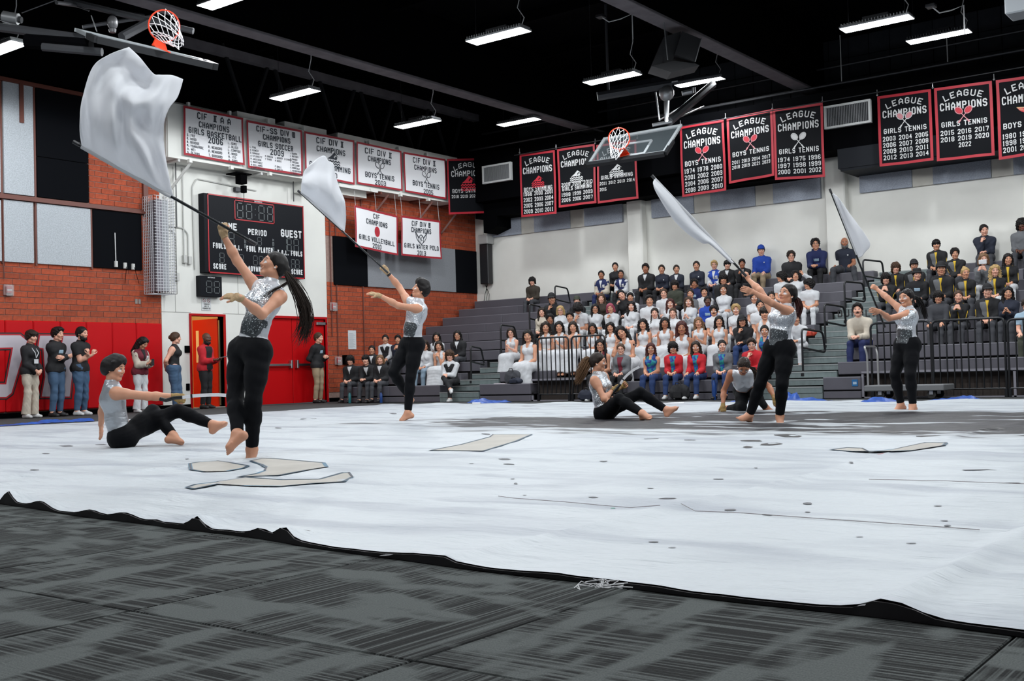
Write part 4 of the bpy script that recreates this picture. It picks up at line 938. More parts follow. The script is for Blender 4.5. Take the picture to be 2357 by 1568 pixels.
for x, y, w, h in ((152, 1027, 44, 7), (233, 1024, 36, 5), (80, 1083, 34, 4), (105, 1045, 30, 4), (430, 1057, 14, 4), (1187, 1115, 14, 6), (1180, 1103, 16, 3), (1172, 1068, 40, 4), (1678, 1177, 40, 7), (1764, 1188, 34, 9), (1860, 1160, 32, 9), (1858, 1179, 20, 5), (1506, 1248, 32, 4), (1547, 1262, 24, 3), (2099, 1252, 40, 4), (1978, 1236, 32, 3), (2182, 1215, 24, 5), (2173, 1198, 26, 3),
    (2160, 1167, 28, 3), (1365, 1146, 30, 6), (1497, 1123, 20, 4), (1536, 1148, 60, 6), (1740, 1077, 14, 3), (1960, 1071, 16, 3), (2330, 1112, 50, 3), (2250, 1084, 120, 5), (1655, 1103, 40, 4), (1085, 1068, 20, 3), (1160, 1058, 40, 5), (1391, 1064, 30, 5), (1590, 1013, 40, 5), (1380, 965, 30, 4), (890, 1283, 44, 7), (1985, 1422, 34, 8), (1208, 1140, 16, 3), (720, 965, 24, 3), (905, 952, 30, 4), (640, 985, 30, 4), (700, 965, 26, 3), (1500, 1010, 60, 4), (1120, 1002, 30, 3)):
    patch(x, y, w, h)
for x, y, w, h in ((1720, 1029, 34, 10), (1775, 1023, 66, 14), (1730, 1015, 66, 7), (1815, 1004, 90, 12), (2040, 996, 100, 10), (2130, 1005, 90, 7), (2280, 988, 90, 12)): patch(x, y, w, h, M_tapeb)
patch(1411, 1171, 16, 4, mat('tape_green', (.01, .22, .16), .5)); patch(2028, 1046, 22, 3, mat('tape_redpatch', (.5, .02, .02), .5))
for pts in (((1147, 1143), (1180, 1150), (1300, 1160), (1400, 1168), (1450, 1174), (1520, 1176)), ((1568, 1171), (1600, 1181), (1700, 1187), (1900, 1202), (2100, 1212), (2255, 1223)), ((2000, 1105), (2150, 1110), (2357, 1116))):
    P = curve_line = [on_tarp(p, .005) for p in pts]; MB().tube(P, .0014, 4).build('seam_thread', mat('thread', (.25, .22, .22), .8), tarp)
q = MB()
for i in range(16): a = rgp.uniform(0, 6.28); c = on_tarp((1380+rgp.uniform(-22, 26), 1357+rgp.uniform(-4, 3)), .004); q.tube([c, (c[0]+.04*math.cos(a), c[1]+.04*math.sin(a), c[2]+rgp.uniform(0, .015)), (c[0]+.07*math.cos(a+.8), c[1]+.07*math.sin(a+.8), c[2]+.004)], .0016, 4)
tag(q.build('frayed_threads', mat('thread_white', (.65, .65, .66), .8)), 'tangle of frayed white threads at the near edge of the tarp', 'threads', kind='stuff')
# blue cloths and poles along the far edge
M_blue = mat('blue_cloth', (.012, .075, .36), .4, noise=.25, nscale=6, bump=.5, bscale=14); M_wpole = mat('white_pole', (.7, .7, .72), .35)
def rolled(pa, pb, w, h, lab, seed, taper=.4):
    a, b = hit(*pa, 2, 0.0), hit(*pb, 2, 0.0); d = nrm_(b-a); s = np.array([-d[1], d[0], 0]); n, k = 26, 9; V = []; rg = np.random.default_rng(seed); ph = rg.uniform(0, 6, 4)
    for i in range(n):
        t = i/(n-1); e = (math.sin(math.pi*min(1, max(0, t*.98+.01)))**.5)*(taper+(1-taper)*(.5+.5*math.sin(6*t+ph[0])))
        for j in range(k):
            q = j/(k-1)*2-1; V.append(a+(b-a)*t+s*q*w/2*(.6+.6*e)+np.array([0, 0, max(.001, (1-q*q)*h*e*(1+.4*math.sin(9*q+7*t+ph[1]))+.006*math.sin(30*t+5*q+ph[2]))]))
    return tag(mesh_thing('blue_cloth', V, n, k, M_blue), lab, 'cloth', 'blue cloths lying along the far edge of the tarp')
def mesh_thing(name, V, n, k, m):
    V = np.array(V); o = V.mean(0)*[1, 1, 0]; Fs = np.array([(i*k+j, i*k+j+1, (i+1)*k+j+1, (i+1)*k+j) for i in range(n-1) for j in range(k-1)])
    return link(name, mesh_np(name, V-o, Fs, [m], smooth=True), None, o)
rolled((-20, 982), (110, 974), .22, .03, 'flat blue cloth strip at the left edge behind the seated dancer', 1); rolled((85, 974), (217, 969), .35, .07, 'crumpled blue cloth at left in front of the three standing men', 2)
rolled((1078, 930), (1170, 926), .45, .10, 'crumpled blue cloth beside the white pole before the left bleachers', 3); rolled((1815, 925), (1930, 926), .4, .06, 'blue cloth strip behind the walking dancer at right of centre', 4)
rolled((1965, 928), (2085, 927), .4, .07, 'blue cloth strip left of the far right dancer', 5); rolled((2150, 922), (2260, 925), .4, .08, 'blue cloth strip right of the far right dancer', 6); rolled((1812, 922), (1822, 924), .4, .15, 'bunched teal blue cloth by the legs of the walking dancer', 7)
rolled((1675, 927), (1740, 927), .3, .04, 'blue cloth partly behind the crouching dancer', 9)
def lyingpole(pa, pb, lab):
    a, b = hit(*pa, 2, .02), hit(*pb, 2, .02); r = empty('lying_pole', a, lab, 'pole'); MB().tube([a, a+(b-a)*.2], .022, 8).tube([a+(b-a)*.8, b], .022, 8).build('white_sleeve', M_wpole, r); MB().tube([a+(b-a)*.2, a+(b-a)*.8], .018, 8).build('pole_shaft', M_wpole if pa[0] > 1300 else M_pole0, r)
M_pole0 = mat('pole_shaft_black', (.02, .02, .022), .3)
lyingpole((1018, 930), (1106, 929), 'white and black pole lying on the floor before the left bleachers'); lyingpole((1462, 931), (1575, 929), 'white pole lying behind the dancer with the curly ponytail')
# ================================================================== BANNERS
M_bwhite = mat('banner_white', (.76, .76, .78), .7, bump=.12, bscale=7); M_bblack = mat('banner_black', (.0035, .004, .0055), .8, bump=.12, bscale=7, spec=.12)
M_bred = mat('banner_red', (.33, .010, .022), .65); M_ink = mat('ink_black', (.016, .022, .034), .7); M_silver = mat('ink_silver', (.50, .50, .50), .65)
M_pink = mat('ink_pink', (.50, .20, .22), .65); M_inkred = mat('ink_red', (.42, .015, .03), .65); M_gold = mat('ink_gold', (.55, .40, .20), .65)
def ell(cx, cy, rx, ry, rot=0, n=14): return [(cx+rx*math.cos(a)*math.cos(rot)-ry*math.sin(a)*math.sin(rot), cy+rx*math.cos(a)*math.sin(rot)+ry*math.sin(a)*math.cos(rot)) for a in np.linspace(0, 2*math.pi, n+1)]
def emblem(kind):
    """list of (polyline or filled polygon, thickness or None, ink index) in a box -1..1"""
    if kind == 'rackets':
        o = []
        for s in (-1, 1):
            o += [(ell(s*.55, .50, .50, .36, s*.75), .09, 0), ([(s*.25, .12), (-s*.55, -.85)], .09, 0), ([(-s*.40, -.66), (-s*.62, -.95)], .17, 0), (ell(s*.55, .50, .44, .30, s*.75, 10), None, 1)]
        return o
    if kind == 'swimmer':
        w = lambda y: [(-1+i*.2, y+(.07 if i % 2 else -.07)) for i in range(11)]
        return [([(-.85, -.02), (-.35, .28), (.15, .72), (.50, .50), (.82, .22), (.60, .34), (.30, .46), (.05, .22), (.55, -.02)], None, 0), (ell(.42, .16, .17, .17), None, 2), (w(-.22), .12, 0), (w(-.48), .12, 0), (w(-.74), .10, 0)]
    if kind == 'ball': return [(ell(0, 0, .62, .85, 0, 20), None, 0), ([(0, .3), (0, -.3)], .06, 1), ([(-.25, .3), (.25, .3)], .06, 1), ([(-.2, 0), (.2, 0)], .06, 1)]
    if kind == 'wingball': return [(ell(0, -.1, .42, .55), .08, 0), ([(-.25, .2), (-.1, -.1), (.2, -.2)], .07, 0), ([(.2, .3), (0, 0), (-.1, -.5)], .07, 0), ([(-.4, .1), (-1, .75), (-.85, .1), (-.6, -.25), (-.35, -.45)], .08, 0), ([(.4, .1), (1, .75), (.85, .1), (.6, -.25), (.35, -.45)], .08, 0), ([(-.8, .45), (-.4, .0)], .06, 0), ([(.8, .45), (.4, .0)], .06, 0)]
    if kind == 'wing': return [([(-1, .5), (-.5, .45), (.2, .35), (.6, .2), (.5, -.15), (.1, -.25), (-.2, -.2), (-.5, -.05), (-.75, .15)], None, 0), ([(-1, .5), (-.5, .45), (.2, .35), (.6, .2)], .07, 1), ([(-.9, .36), (-.3, .2)], .05, 1), ([(-.75, .18), (-.2, .05)], .05, 1), ([(.35, -.1), (.45, -.6), (.75, -.55), (.8, .1)], None, 1)]
    return []
YV = (1, 20.62)
def banner(name, corners, planes, label, dark, items, group, seed=0):
    """corners TL, TR, BR, BL in the photograph; planes: (axis, value) for the left and right edges"""
    (tl, tr, br, bl_), (pl, pr) = corners, planes
    TL, BL = hit(*tl, *pl), hit(*bl_, *pl); TR, BR = hit(*tr, *pr), hit(*br, *pr)
    BL[:2] = TL[:2]; BR[:2] = TR[:2]
    Wm = np.linalg.norm((TR-TL)[:2]); Hm = ((TL[2]-BL[2])+(TR[2]-BR[2]))/2
    n = np.cross(TR-TL, [0, 0, 1.0]); n /= np.linalg.norm(n); n = n if n@(CO-TL) > 0 else -n
    def at(u, v, off=0.0):                                # u right, v down
        p = (TL*(1-u)+TR*u)*(1-v)+(BL*(1-u)+BR*u)*v
        w = .016*math.sin(5.1*u*Wm+seed)*(.35+.65*v)+.010*math.sin(3.3*v*Hm+2.2*u+seed*2)+.010*math.sin(9*u+4*v+seed)*v
        return p+n*(w+off)
    root = empty(name, (TL+TR)/2, label, 'banner', group)
    nu, nv = 22, 22
    V = [at(i/(nu-1), j/(nv-1)) for j in range(nv) for i in range(nu)]; Fs = np.array([(j*nu+i, j*nu+i+1, (j+1)*nu+i+1, (j+1)*nu+i) for j in range(nv-1) for i in range(nu-1)])
    link('banner_cloth', mesh_np('banner_cloth', np.array(V)-(TL+TR)/2, Fs, [M_bblack if dark else M_bwhite], smooth=True), root)
    bw = .030 if dark else .026
    mb = MB(); N_ = 22
    for a, b in (((0, 0), (1, 0)), ((1, 0), (1, 1)), ((1, 1), (0, 1)), ((0, 1), (0, 0))):
        for i in range(N_):
            t0, t1 = i/N_, (i+1)/N_; p = [(a[0]+(b[0]-a[0])*t, a[1]+(b[1]-a[1])*t) for t in (t0, t1)]
            iu, iv = bw*2/Wm, bw*2/Hm; ins = (0, iv) if a[1] == b[1] == 0 else ((0, -iv) if a[1] == b[1] else ((-iu, 0) if a[0] == 1 else (iu, 0)))
            mb.add([at(*p[0], .004), at(*p[1], .004), at(p[1][0]+ins[0], p[1][1]+ins[1], .004), at(p[0][0]+ins[0], p[0][1]+ins[1], .004)], [(0, 1, 2, 3)])
    mb.build('red_border', M_bred, root)
    if pl == YV:
        for u_ in (.03, .5, .97): c = at(u_, 0.005); MB().tube([c, (c[0], c[1]+.05, 5.58)], .006, 5).build('hanging_cord', mat('cord_white', (.5, .5, .5), .6), root)
    ink = M_silver if dark else M_ink
    for it in items:
        mb = MB()
        if it[0] == 'e':
            _, kind, xc, yc, sz, cols = it
            for poly, th, ci in emblem(kind):
                P = [np.array(p)*sz*Wm/2 for p in poly]; C = lambda p, o: at(xc+p[0]/Wm, yc-p[1]/Hm, o); m = MB()
                if th is None:
                    c = np.mean(P[:-1] if len(P) > 9 else P, 0)
                    tri = __import__('mathutils').geometry.tessellate_polygon([[Vector((p[0], p[1], 0)) for p in P]]); m.add([C(p, .0075+ci*.0012) for p in P], [tuple(t) for t in tri])
                else:
                    t = th*sz*Wm/4
                    for k, (a, b) in enumerate(zip(P, P[1:])):
                        d = (b-a)/(np.linalg.norm(b-a)+1e-9); s = np.array([-d[1], d[0]])*t; m.add([C(a-s-d*t*.5, .0105+.0003*(k % 5)), C(b-s+d*t*.5, .0105+.0003*(k % 5)), C(b+s+d*t*.5, .0105+.0003*(k % 5)), C(a+s-d*t*.5, .0105+.0003*(k % 5))], [(0, 1, 2, 3)])
                m.build('emblem', cols[min(ci, len(cols)-1)], root)
            continue
        _, s, xc, yb, h, wd = it[:6]; arch = it[6] if len(it) > 6 else 0
        h = h*Hm; w0 = h*.55; _, t0 = text_quads(s, h, w0, h*.17, w0*.28); w = w0*wd*Wm/t0
        Q_, tot = text_quads(s, h, w, min(h*.165, w*.30), w*.28, arch)
        for k, q in enumerate(Q_): mb.add([at(xc+p[0]/Wm, yb-p[1]/Hm, .007+.0004*(k % 7)) for p in q], [(0, 1, 2, 3)])
        if mb.v: mb.build('lettering_print', ink, root)
T = lambda s, x, y, h, w, a=0: ('t', s, x, y, h, w, a)
def rows(lines, x0, x1, y0, dy, h, ww=None):
    o = []
    for r, l in enumerate(lines):
        p = l.split(); n = len(p)
        for i, s in enumerate(p): o.append(T(s, x0+(x1-x0)*(i+.5)/n, y0+dy*r, h, (x1-x0)/n*(.80 if ww is None else ww)))
    return o
YW = (1, 20.50); GW = 'white championship banners on the gallery'
def names(col, x, y0, dy, h, wmax): return [T(s, x+wmax*len(s)/26, y0+dy*i, h, wmax*len(s)/13) for i, s in enumerate(col)]
banner('banner', ((421, 243), (560, 271.5), (561, 381), (421, 356)), (YW, YW), 'white banner for girls basketball 2006, leftmost on the gallery', False, [T('CIF  = A A', .5, .21, .135, .56), T('CHAMPIONS', .5, .375, .125, .50), T('GIRLS BASKETBALL', .52, .53, .125, .88), T('2006', .52, .665, .135, .24)]+
    names(['S. YEE', 'R. WOOD', 'N. BEDDOE', 'M. YSAGUIRRE', 'A. WEI', 'S. OLIVAS'], .05, .605, .071, .052, .29)+names(['R. NEABORS', 'R. NEABORS', 'T. GODDARD'], .40, .77, .085, .056, .29)+names(['L. SIMS', 'J. BLIED', 'L. COMPISE', 'R. WOOD', 'A. ITO', 'A. SIMS'], .72, .615, .071, .052, .28), GW, 1)
banner('banner', ((567, 276), (695, 300), (696, 405), (569, 386)), (YW, YW), 'white banner for girls soccer 2009 on the gallery', False, [T('CIF-SS DIV #', .52, .20, .125, .70), T('CHAMPIONS', .53, .35, .12, .48), T('GIRLS SOCCER', .51, .51, .12, .62), T('2009', .52, .655, .13, .24)]+
    names(['L ENG', 'S SOWER', 'E DANDIE', 'A STURRITT', 'M JACKSON', 'K MARTINEZ', 'A WILLIAMS', 'D APPLECROSE'], .05, .575, .062, .042, .27)+names(['M GREEN', 'Y PARK'], .31, .72, .06, .042, .25)+names(['L WEBER', 'A BOCK', '', 'F BALL', 'S SMITH'], .48, .72, .062, .042, .25)+names(['G CHUNG'], .65, .72, .062, .042, .25)+names(['J BURRI', 'L MATHER', 'M MAHER', 'E KREDON', 'L MELLAND', 'K RUMFOLA', 'L HENDERSON', 'H MACWILLIAMS'], .76, .57, .062, .042, .25), GW, 2)
banner('banner', ((700, 302), (815, 323.5), (815.5, 425), (698, 403)), (YW, YW), 'white banner for girls swimming half hidden by a flag', False, [T('CIF DIV =', .5, .22, .14, .55), T('CHAMPIONS', .52, .40, .13, .58), ('e', 'swimmer', .55, .52, .28, [M_ink, M_bwhite, M_ink]), T('GIRLS SWIMMING', .5, .78, .13, .84), T('2000', .5, .94, .12, .26)], GW, 3)
banner('banner', ((820, 325.5), (924, 347.5), (926.5, 440), (822, 423)), (YW, YW), 'white banner for boys tennis 2003 with crossed rackets', False, [T('CIF DIV =', .48, .24, .14, .62), T('CHAMPIONS', .5, .41, .13, .52), ('e', 'rackets', .5, .55, .20, [M_ink, M_bwhite]), T('BOYS TENNIS', .5, .80, .13, .64), T('2003', .5, .95, .12, .24)], GW, 4)
banner('banner', ((929.3, 349.5), (1025, 366.5), (1024.4, 459), (929.3, 441)), (YW, YW), 'white banner for boys tennis 2005, rightmost on the gallery', False, [T('CIF DIV =', .48, .23, .14, .56), T('CHAMPIONS', .5, .40, .13, .54), ('e', 'rackets', .52, .55, .20, [M_ink, M_bwhite]), T('BOYS TENNIS', .5, .80, .13, .64), T('2005', .55, .96, .12, .24)], GW, 5)
YV = (1, 20.62)
banner('banner', ((815.6, 472), (914, 497.4), (913, 588), (813, 567.5)), (YV, YV), 'white banner for girls volleyball 2010 with a red ball, under the gallery', False, [T('CIF', .5, .21, .12, .16), T('CHAMPIONS', .5, .38, .13, .50), ('e', 'ball', .51, .52, .20, [M_inkred, M_bred]), T('GIRLS VOLLEYBALL', .5, .79, .12, .84), T('2010', .5, .94, .12, .22)], 'white banners hanging under the gallery', 6)
banner('banner', ((922, 496.5), (1013.5, 508.6), (1015, 597), (923, 588)), (YV, YV), 'white banner for girls water polo 2013 under the gallery', False, [T('CIF DIV %', .5, .22, .13, .48), T('CHAMPIONS', .5, .38, .13, .50), ('e', 'wingball', .5, .52, .28, [M_ink, M_ink]), T('GIRLS WATER POLO', .5, .79, .12, .86), T('2013', .5, .95, .12, .22)], 'white banners hanging under the gallery', 7)
XB = (0, 25.20); GB = 'black league banners along the bleacher wall'
def league(corners, planes, label, mid, seed, em, cols, tenn, ey=.40, ty=.58):
    banner('banner', corners, planes, label, True, [T('LEAGUE', .5, .155, .088, .64, .40), T('CHAMPIONS', .5, .325, .105, .82), ('e', em, .5, ey, .34 if em == 'swimmer' else .30, cols), T(tenn, .5, ty, .072, .80)]+mid, GB, seed)
RD, SV, PK = [M_inkred, M_silver, M_inkred], [M_silver, M_bblack, M_silver], [M_pink, M_inkred]
league(((1028.5, 366), (1120.5, 363.5), (1122, 490.6), (1030.5, 494)), ((1, 20.4), (0, 26.0)), 'black banner for boys swimming 2018 to 2022 in the far corner', rows(['2018 2019 2021 2022'], .06, .94, .71, .1, .055), 8, 'swimmer', RD, 'BOYS SWIMMING', .44, .62)
league(((1196, 356), (1277.7, 345.5), (1276.5, 493), (1196.5, 500.5)), (XB, XB), 'black banner for boys swimming with twelve years from 1966', rows(['1966 2000 2001', '2002 2003 2004', '2005 2006 2007', '2009 2010 2011'], .05, .95, .675, .092, .066), 9, 'swimmer', RD, 'BOYS SWIMMING', .455, .61)
league(((1282.5, 343.5), (1368.6, 331), (1370.7, 467.8), (1284.6, 478.4)), (XB, XB), 'black banner for girls swimming with years from 1998 to 2010', rows(['2008 2009 2010'], .05, .95, .655, .1, .066)+rows(['1998 1999 2003', '2005 2006 2007'], .05, .95, .825, .092, .066), 10, 'swimmer', SV, 'GIRLS SWIMMING', .50, .73)
league(((1372, 334), (1464, 321), (1470.6, 456.6), (1378.4, 468.3)), (XB, XB), 'black banner for girls swimming 2011 to 2015 partly behind the far hoop', rows(['2011 2012 2013 2014'], .04, .96, .70, .1, .055)+[T('2015', .15, .80, .055, .17)], 11, 'swimmer', SV, 'GIRLS SWIMMING', .47, .61)
league(((1564.5, 292), (1666, 275.6), (1674, 437.8), (1572, 453.8)), (XB, XB), 'black banner for boys tennis with twelve years from 1974', rows(['1974 1978 2000', '2001 2002 2003', '2004 2006 2007', '2008 2009 2010'], .05, .95, .68, .09, .066), 12, 'rackets', PK, 'BOYS TENNIS', .43, .58)
league(((1673, 273), (1777.6, 251), (1787.8, 404), (1683, 422.6)), (XB, XB), 'black banner for boys tennis with eight years from 2011', rows(['2011 2013 2014 2017', '2018 2019 2021 2023'], .06, .94, .72, .075, .055), 13, 'rackets', PK, 'BOYS TENNIS', .43, .61)
league(((1779, 252), (1893.7, 236), (1888, 409), (1778, 415.8)), (XB, XB), 'black banner for girls tennis with nine years from 1974', rows(['1974 1975 1996', '1997 1998 1999', '2000 2001 2002'], .04, .96, .755, .085, .062), 14, 'rackets', [M_silver, M_silver], 'GIRLS TENNIS', .47, .645)
league(((2019, 222), (2143, 205), (2145, 370), (2020, 384.5)), (XB, XB), 'black banner for girls tennis with twelve years from 2003', rows(['2003 2004 2005', '2006 2007 2008', '2009 2010 2011', '2012 2013 2014'], .05, .95, .655, .088, .066), 15, 'rackets', [M_silver, M_pink], 'GIRLS TENNIS', .38, .55)
league(((2150, 203.6), (2283, 186), (2284, 358.7), (2153, 372)), (XB, XB), 'black banner for girls tennis with seven years from 2015', rows(['2015 2016 2017', '2018 2019 2020'], .05, .95, .66, .09, .066)+[T('2022', .5, .84, .066, .22)], 16, 'rackets', PK, 'GIRLS TENNIS', .40, .55)
league(((2292, 185), (2425, 166), (2427, 348), (2295, 369)), (XB, XB), 'black banner with a red winged emblem cut by the right edge', rows(['1980 1981 1982', '1998 1999 2000', '2001 2002 2003'], .05, .95, .755, .085, .066), 17, 'wing', [M_inkred, M_gold, M_gold], 'BOYS TRACK', .43, .63)
# cords and clips that carry the league banners
hk = MB()
for x in (1196, 1280, 1370, 1467, 1566, 1670, 1778, 1893, 2019, 2147, 2288): p = hit(x, {1196: 352, 1280: 343, 1370: 330, 1467: 318, 1566: 288, 1670: 272, 1778: 250, 1893: 234, 2019: 219, 2147: 202, 2288: 183}[x], 0, 25.2); hk.tube([p+[0, 0, -.02], p+[0, 0, .12]], .008, 5).ball(tuple(p), .025, 8)
tag(hk.build('banner_clips', mat('clip_steel', (.5, .5, .5), .35, .8)), 'small steel clips holding the black league banners', 'clips', kind='stuff')
# ================================================================== PEOPLE ENGINE: bodies, clothes and hair as smooth implicit solids
A_ = lambda *p: np.array(p, float)
def nrm(v): v = np.asarray(v, float); return v/(np.linalg.norm(v)+1e-12)
def cap(a, b, ra, rb=None, k=.02, flat=(), cut=(), sub=False):
    return dict(a=np.array(a, float), b=np.array(b, float), ra=ra, rb=ra if rb is None else rb, k=k, flat=[(nrm(n), f) for n, f in flat], cut=[(np.array(c, float), nrm(n)) for c, n in cut], sub=sub)
def field(prims, lo, n, h, infl=0.0):
    D = np.full(n, 1.0, np.float32)
    ax = [lo[i]+h*np.arange(n[i]) for i in range(3)]
    for p in prims:
        fm = max([1.0]+[f for _, f in p['flat']]); R = (max(p['ra'], p['rb'])+infl)*fm+p['k']+3*h
        l = np.minimum(p['a'], p['b'])-R; u = np.maximum(p['a'], p['b'])+R
        i0 = [max(0, int((l[i]-lo[i])/h)) for i in range(3)]; i1 = [min(n[i], int((u[i]-lo[i])/h)+2) for i in range(3)]
        if any(i1[i] <= i0[i] for i in range(3)): continue
        X = (ax[0][i0[0]:i1[0]].astype(np.float32))[:, None, None]; Y = (ax[1][i0[1]:i1[1]].astype(np.float32))[None, :, None]; Z = (ax[2][i0[2]:i1[2]].astype(np.float32))[None, None, :]
        a = p['a']; ab = p['b']-a
        q = [X-a[0], Y-a[1], Z-a[2]]
        fmin = 1.0
        for nn, f in p['flat']:
            g = 1/f-1; s = q[0]*nn[0]+q[1]*nn[1]+q[2]*nn[2]
            q = [q[i]+s*(nn[i]*g) for i in range(3)]; ab = ab+nn*(ab@nn)*g; fmin = min(fmin, f)
        L2 = float(ab@ab)
        if L2 > 1e-10:
            t = np.clip((q[0]*ab[0]+q[1]*ab[1]+q[2]*ab[2])/L2, 0, 1)
            d = np.sqrt((q[0]-t*ab[0])**2+(q[1]-t*ab[1])**2+(q[2]-t*ab[2])**2)-(p['ra']+t*(p['rb']-p['ra']))
        else: d = np.sqrt(q[0]**2+q[1]**2+q[2]**2)-p['ra']
        d = d*fmin-infl
        for c, nn in p['cut']: d = np.maximum(d, (X-c[0])*nn[0]+(Y-c[1])*nn[1]+(Z-c[2])*nn[2])
        S = D[i0[0]:i1[0], i0[1]:i1[1], i0[2]:i1[2]]
        if p['sub']: np.maximum(S, -d, out=S)
        else:
            k = p['k']; hh = np.clip(.5+.5*(S-d)/k, 0, 1); S[...] = S*(1-hh)+d*hh-k*hh*(1-hh)
    return D
def nets(D, lo, h):
    n = D.shape; s = D < 0
    c = s[:-1, :-1, :-1].astype(np.int8)
    for o in ((1,0,0),(0,1,0),(0,0,1),(1,1,0),(1,0,1),(0,1,1),(1,1,1)): c = c+s[o[0]:n[0]-1+o[0], o[1]:n[1]-1+o[1], o[2]:n[2]-1+o[2]]
    act = (c > 0) & (c < 8); I = np.argwhere(act)
    if not len(I): return np.zeros((0, 3)), np.zeros((0, 4), int)
    idx = np.full(act.shape, -1, np.int64); idx[act] = np.arange(len(I))
    cor = [(x, y, z) for x in (0,1) for y in (0,1) for z in (0,1)]
    val = {o: D[I[:,0]+o[0], I[:,1]+o[1], I[:,2]+o[2]] for o in cor}
    acc = np.zeros((len(I), 3)); cnt = np.zeros(len(I))
    for a in cor:
        for axn in range(3):
            if a[axn]: continue
            b = list(a); b[axn] = 1; b = tuple(b); va, vb = val[a], val[b]; m = (va < 0) != (vb < 0)
            t = np.where(m, va/(va-vb+1e-12), 0)
            for i in range(3): acc[:, i] += np.where(m, a[i]+(t if i == axn else 0), 0)
            cnt += m
    V = lo+h*(I+acc/cnt[:, None])
    Q = []
    for axn in range(3):
        sl = [slice(0, -1) if i == axn else slice(1, -1) for i in range(3)]; sh = [slice(1, None) if i == axn else slice(1, -1) for i in range(3)]
        A, B = s[tuple(sl)], s[tuple(sh)]; E = np.argwhere(A != B)
        if not len(E): continue
        inside = A[tuple(E.T)]
        base = E.copy(); u, w = [(1, 2), (2, 0), (0, 1)][axn]
        for i in range(3):
            if i != axn: base[:, i] += 1
        def cell(du, dw):
            c2 = base.copy(); c2[:, u] -= du; c2[:, w] -= dw; return idx[tuple(c2.T)]
        q = np.stack([cell(1, 1), cell(0, 1), cell(0, 0), cell(1, 0)], 1); q[~inside] = q[~inside][:, ::-1]
        Q.append(q[(q >= 0).all(1)])
    return V, (np.concatenate(Q) if Q else np.zeros((0, 4), int))
def solid(prims, h, fine=(), infl=0.0, box=None):
    pos = [p for p in prims if not p['sub']]
    if box is None:
        lo = np.min([np.minimum(p['a'], p['b'])-(max(p['ra'], p['rb'])+infl)*max([1]+[f for _, f in p['flat']]) for p in pos], 0)-3*h
        hi = np.max([np.maximum(p['a'], p['b'])+(max(p['ra'], p['rb'])+infl)*max([1]+[f for _, f in p['flat']]) for p in pos], 0)+3*h
    else: lo, hi = box
    n = tuple(int(math.ceil(x)) for x in (hi-lo)/h+1)
    V, Q = nets(field(prims, lo, n, h, infl), lo, h)
    if len(fine) and len(Q):
        C = V[Q].mean(1); keep = np.ones(len(Q), bool)
        for l, u, hf in fine: keep &= ~(((C > l+h*.55) & (C < u-h*.55)).all(1))
        Q = Q[keep]; used = np.unique(Q); re = np.full(len(V), -1); re[used] = np.arange(len(used)); V = V[used]; Q = re[Q]
        for l, u, hf in fine:
            n = tuple(int(math.ceil(x)) for x in (u-l)/hf+1)
            v, q = nets(field(prims, l, n, hf, infl), l, hf); Q = np.concatenate([Q, q+len(V)]); V = np.concatenate([V, v])
    return V, Q
def wob(V, amp, fr, seed=0):
    r = np.random.default_rng(seed); o = np.zeros_like(V)
    for f in (1, 1.9):
        K = r.normal(size=(3, 3))*fr*f; ph = r.uniform(0, 6.28, 3); o += np.sin(V@K+ph)*amp/f
    return V+o

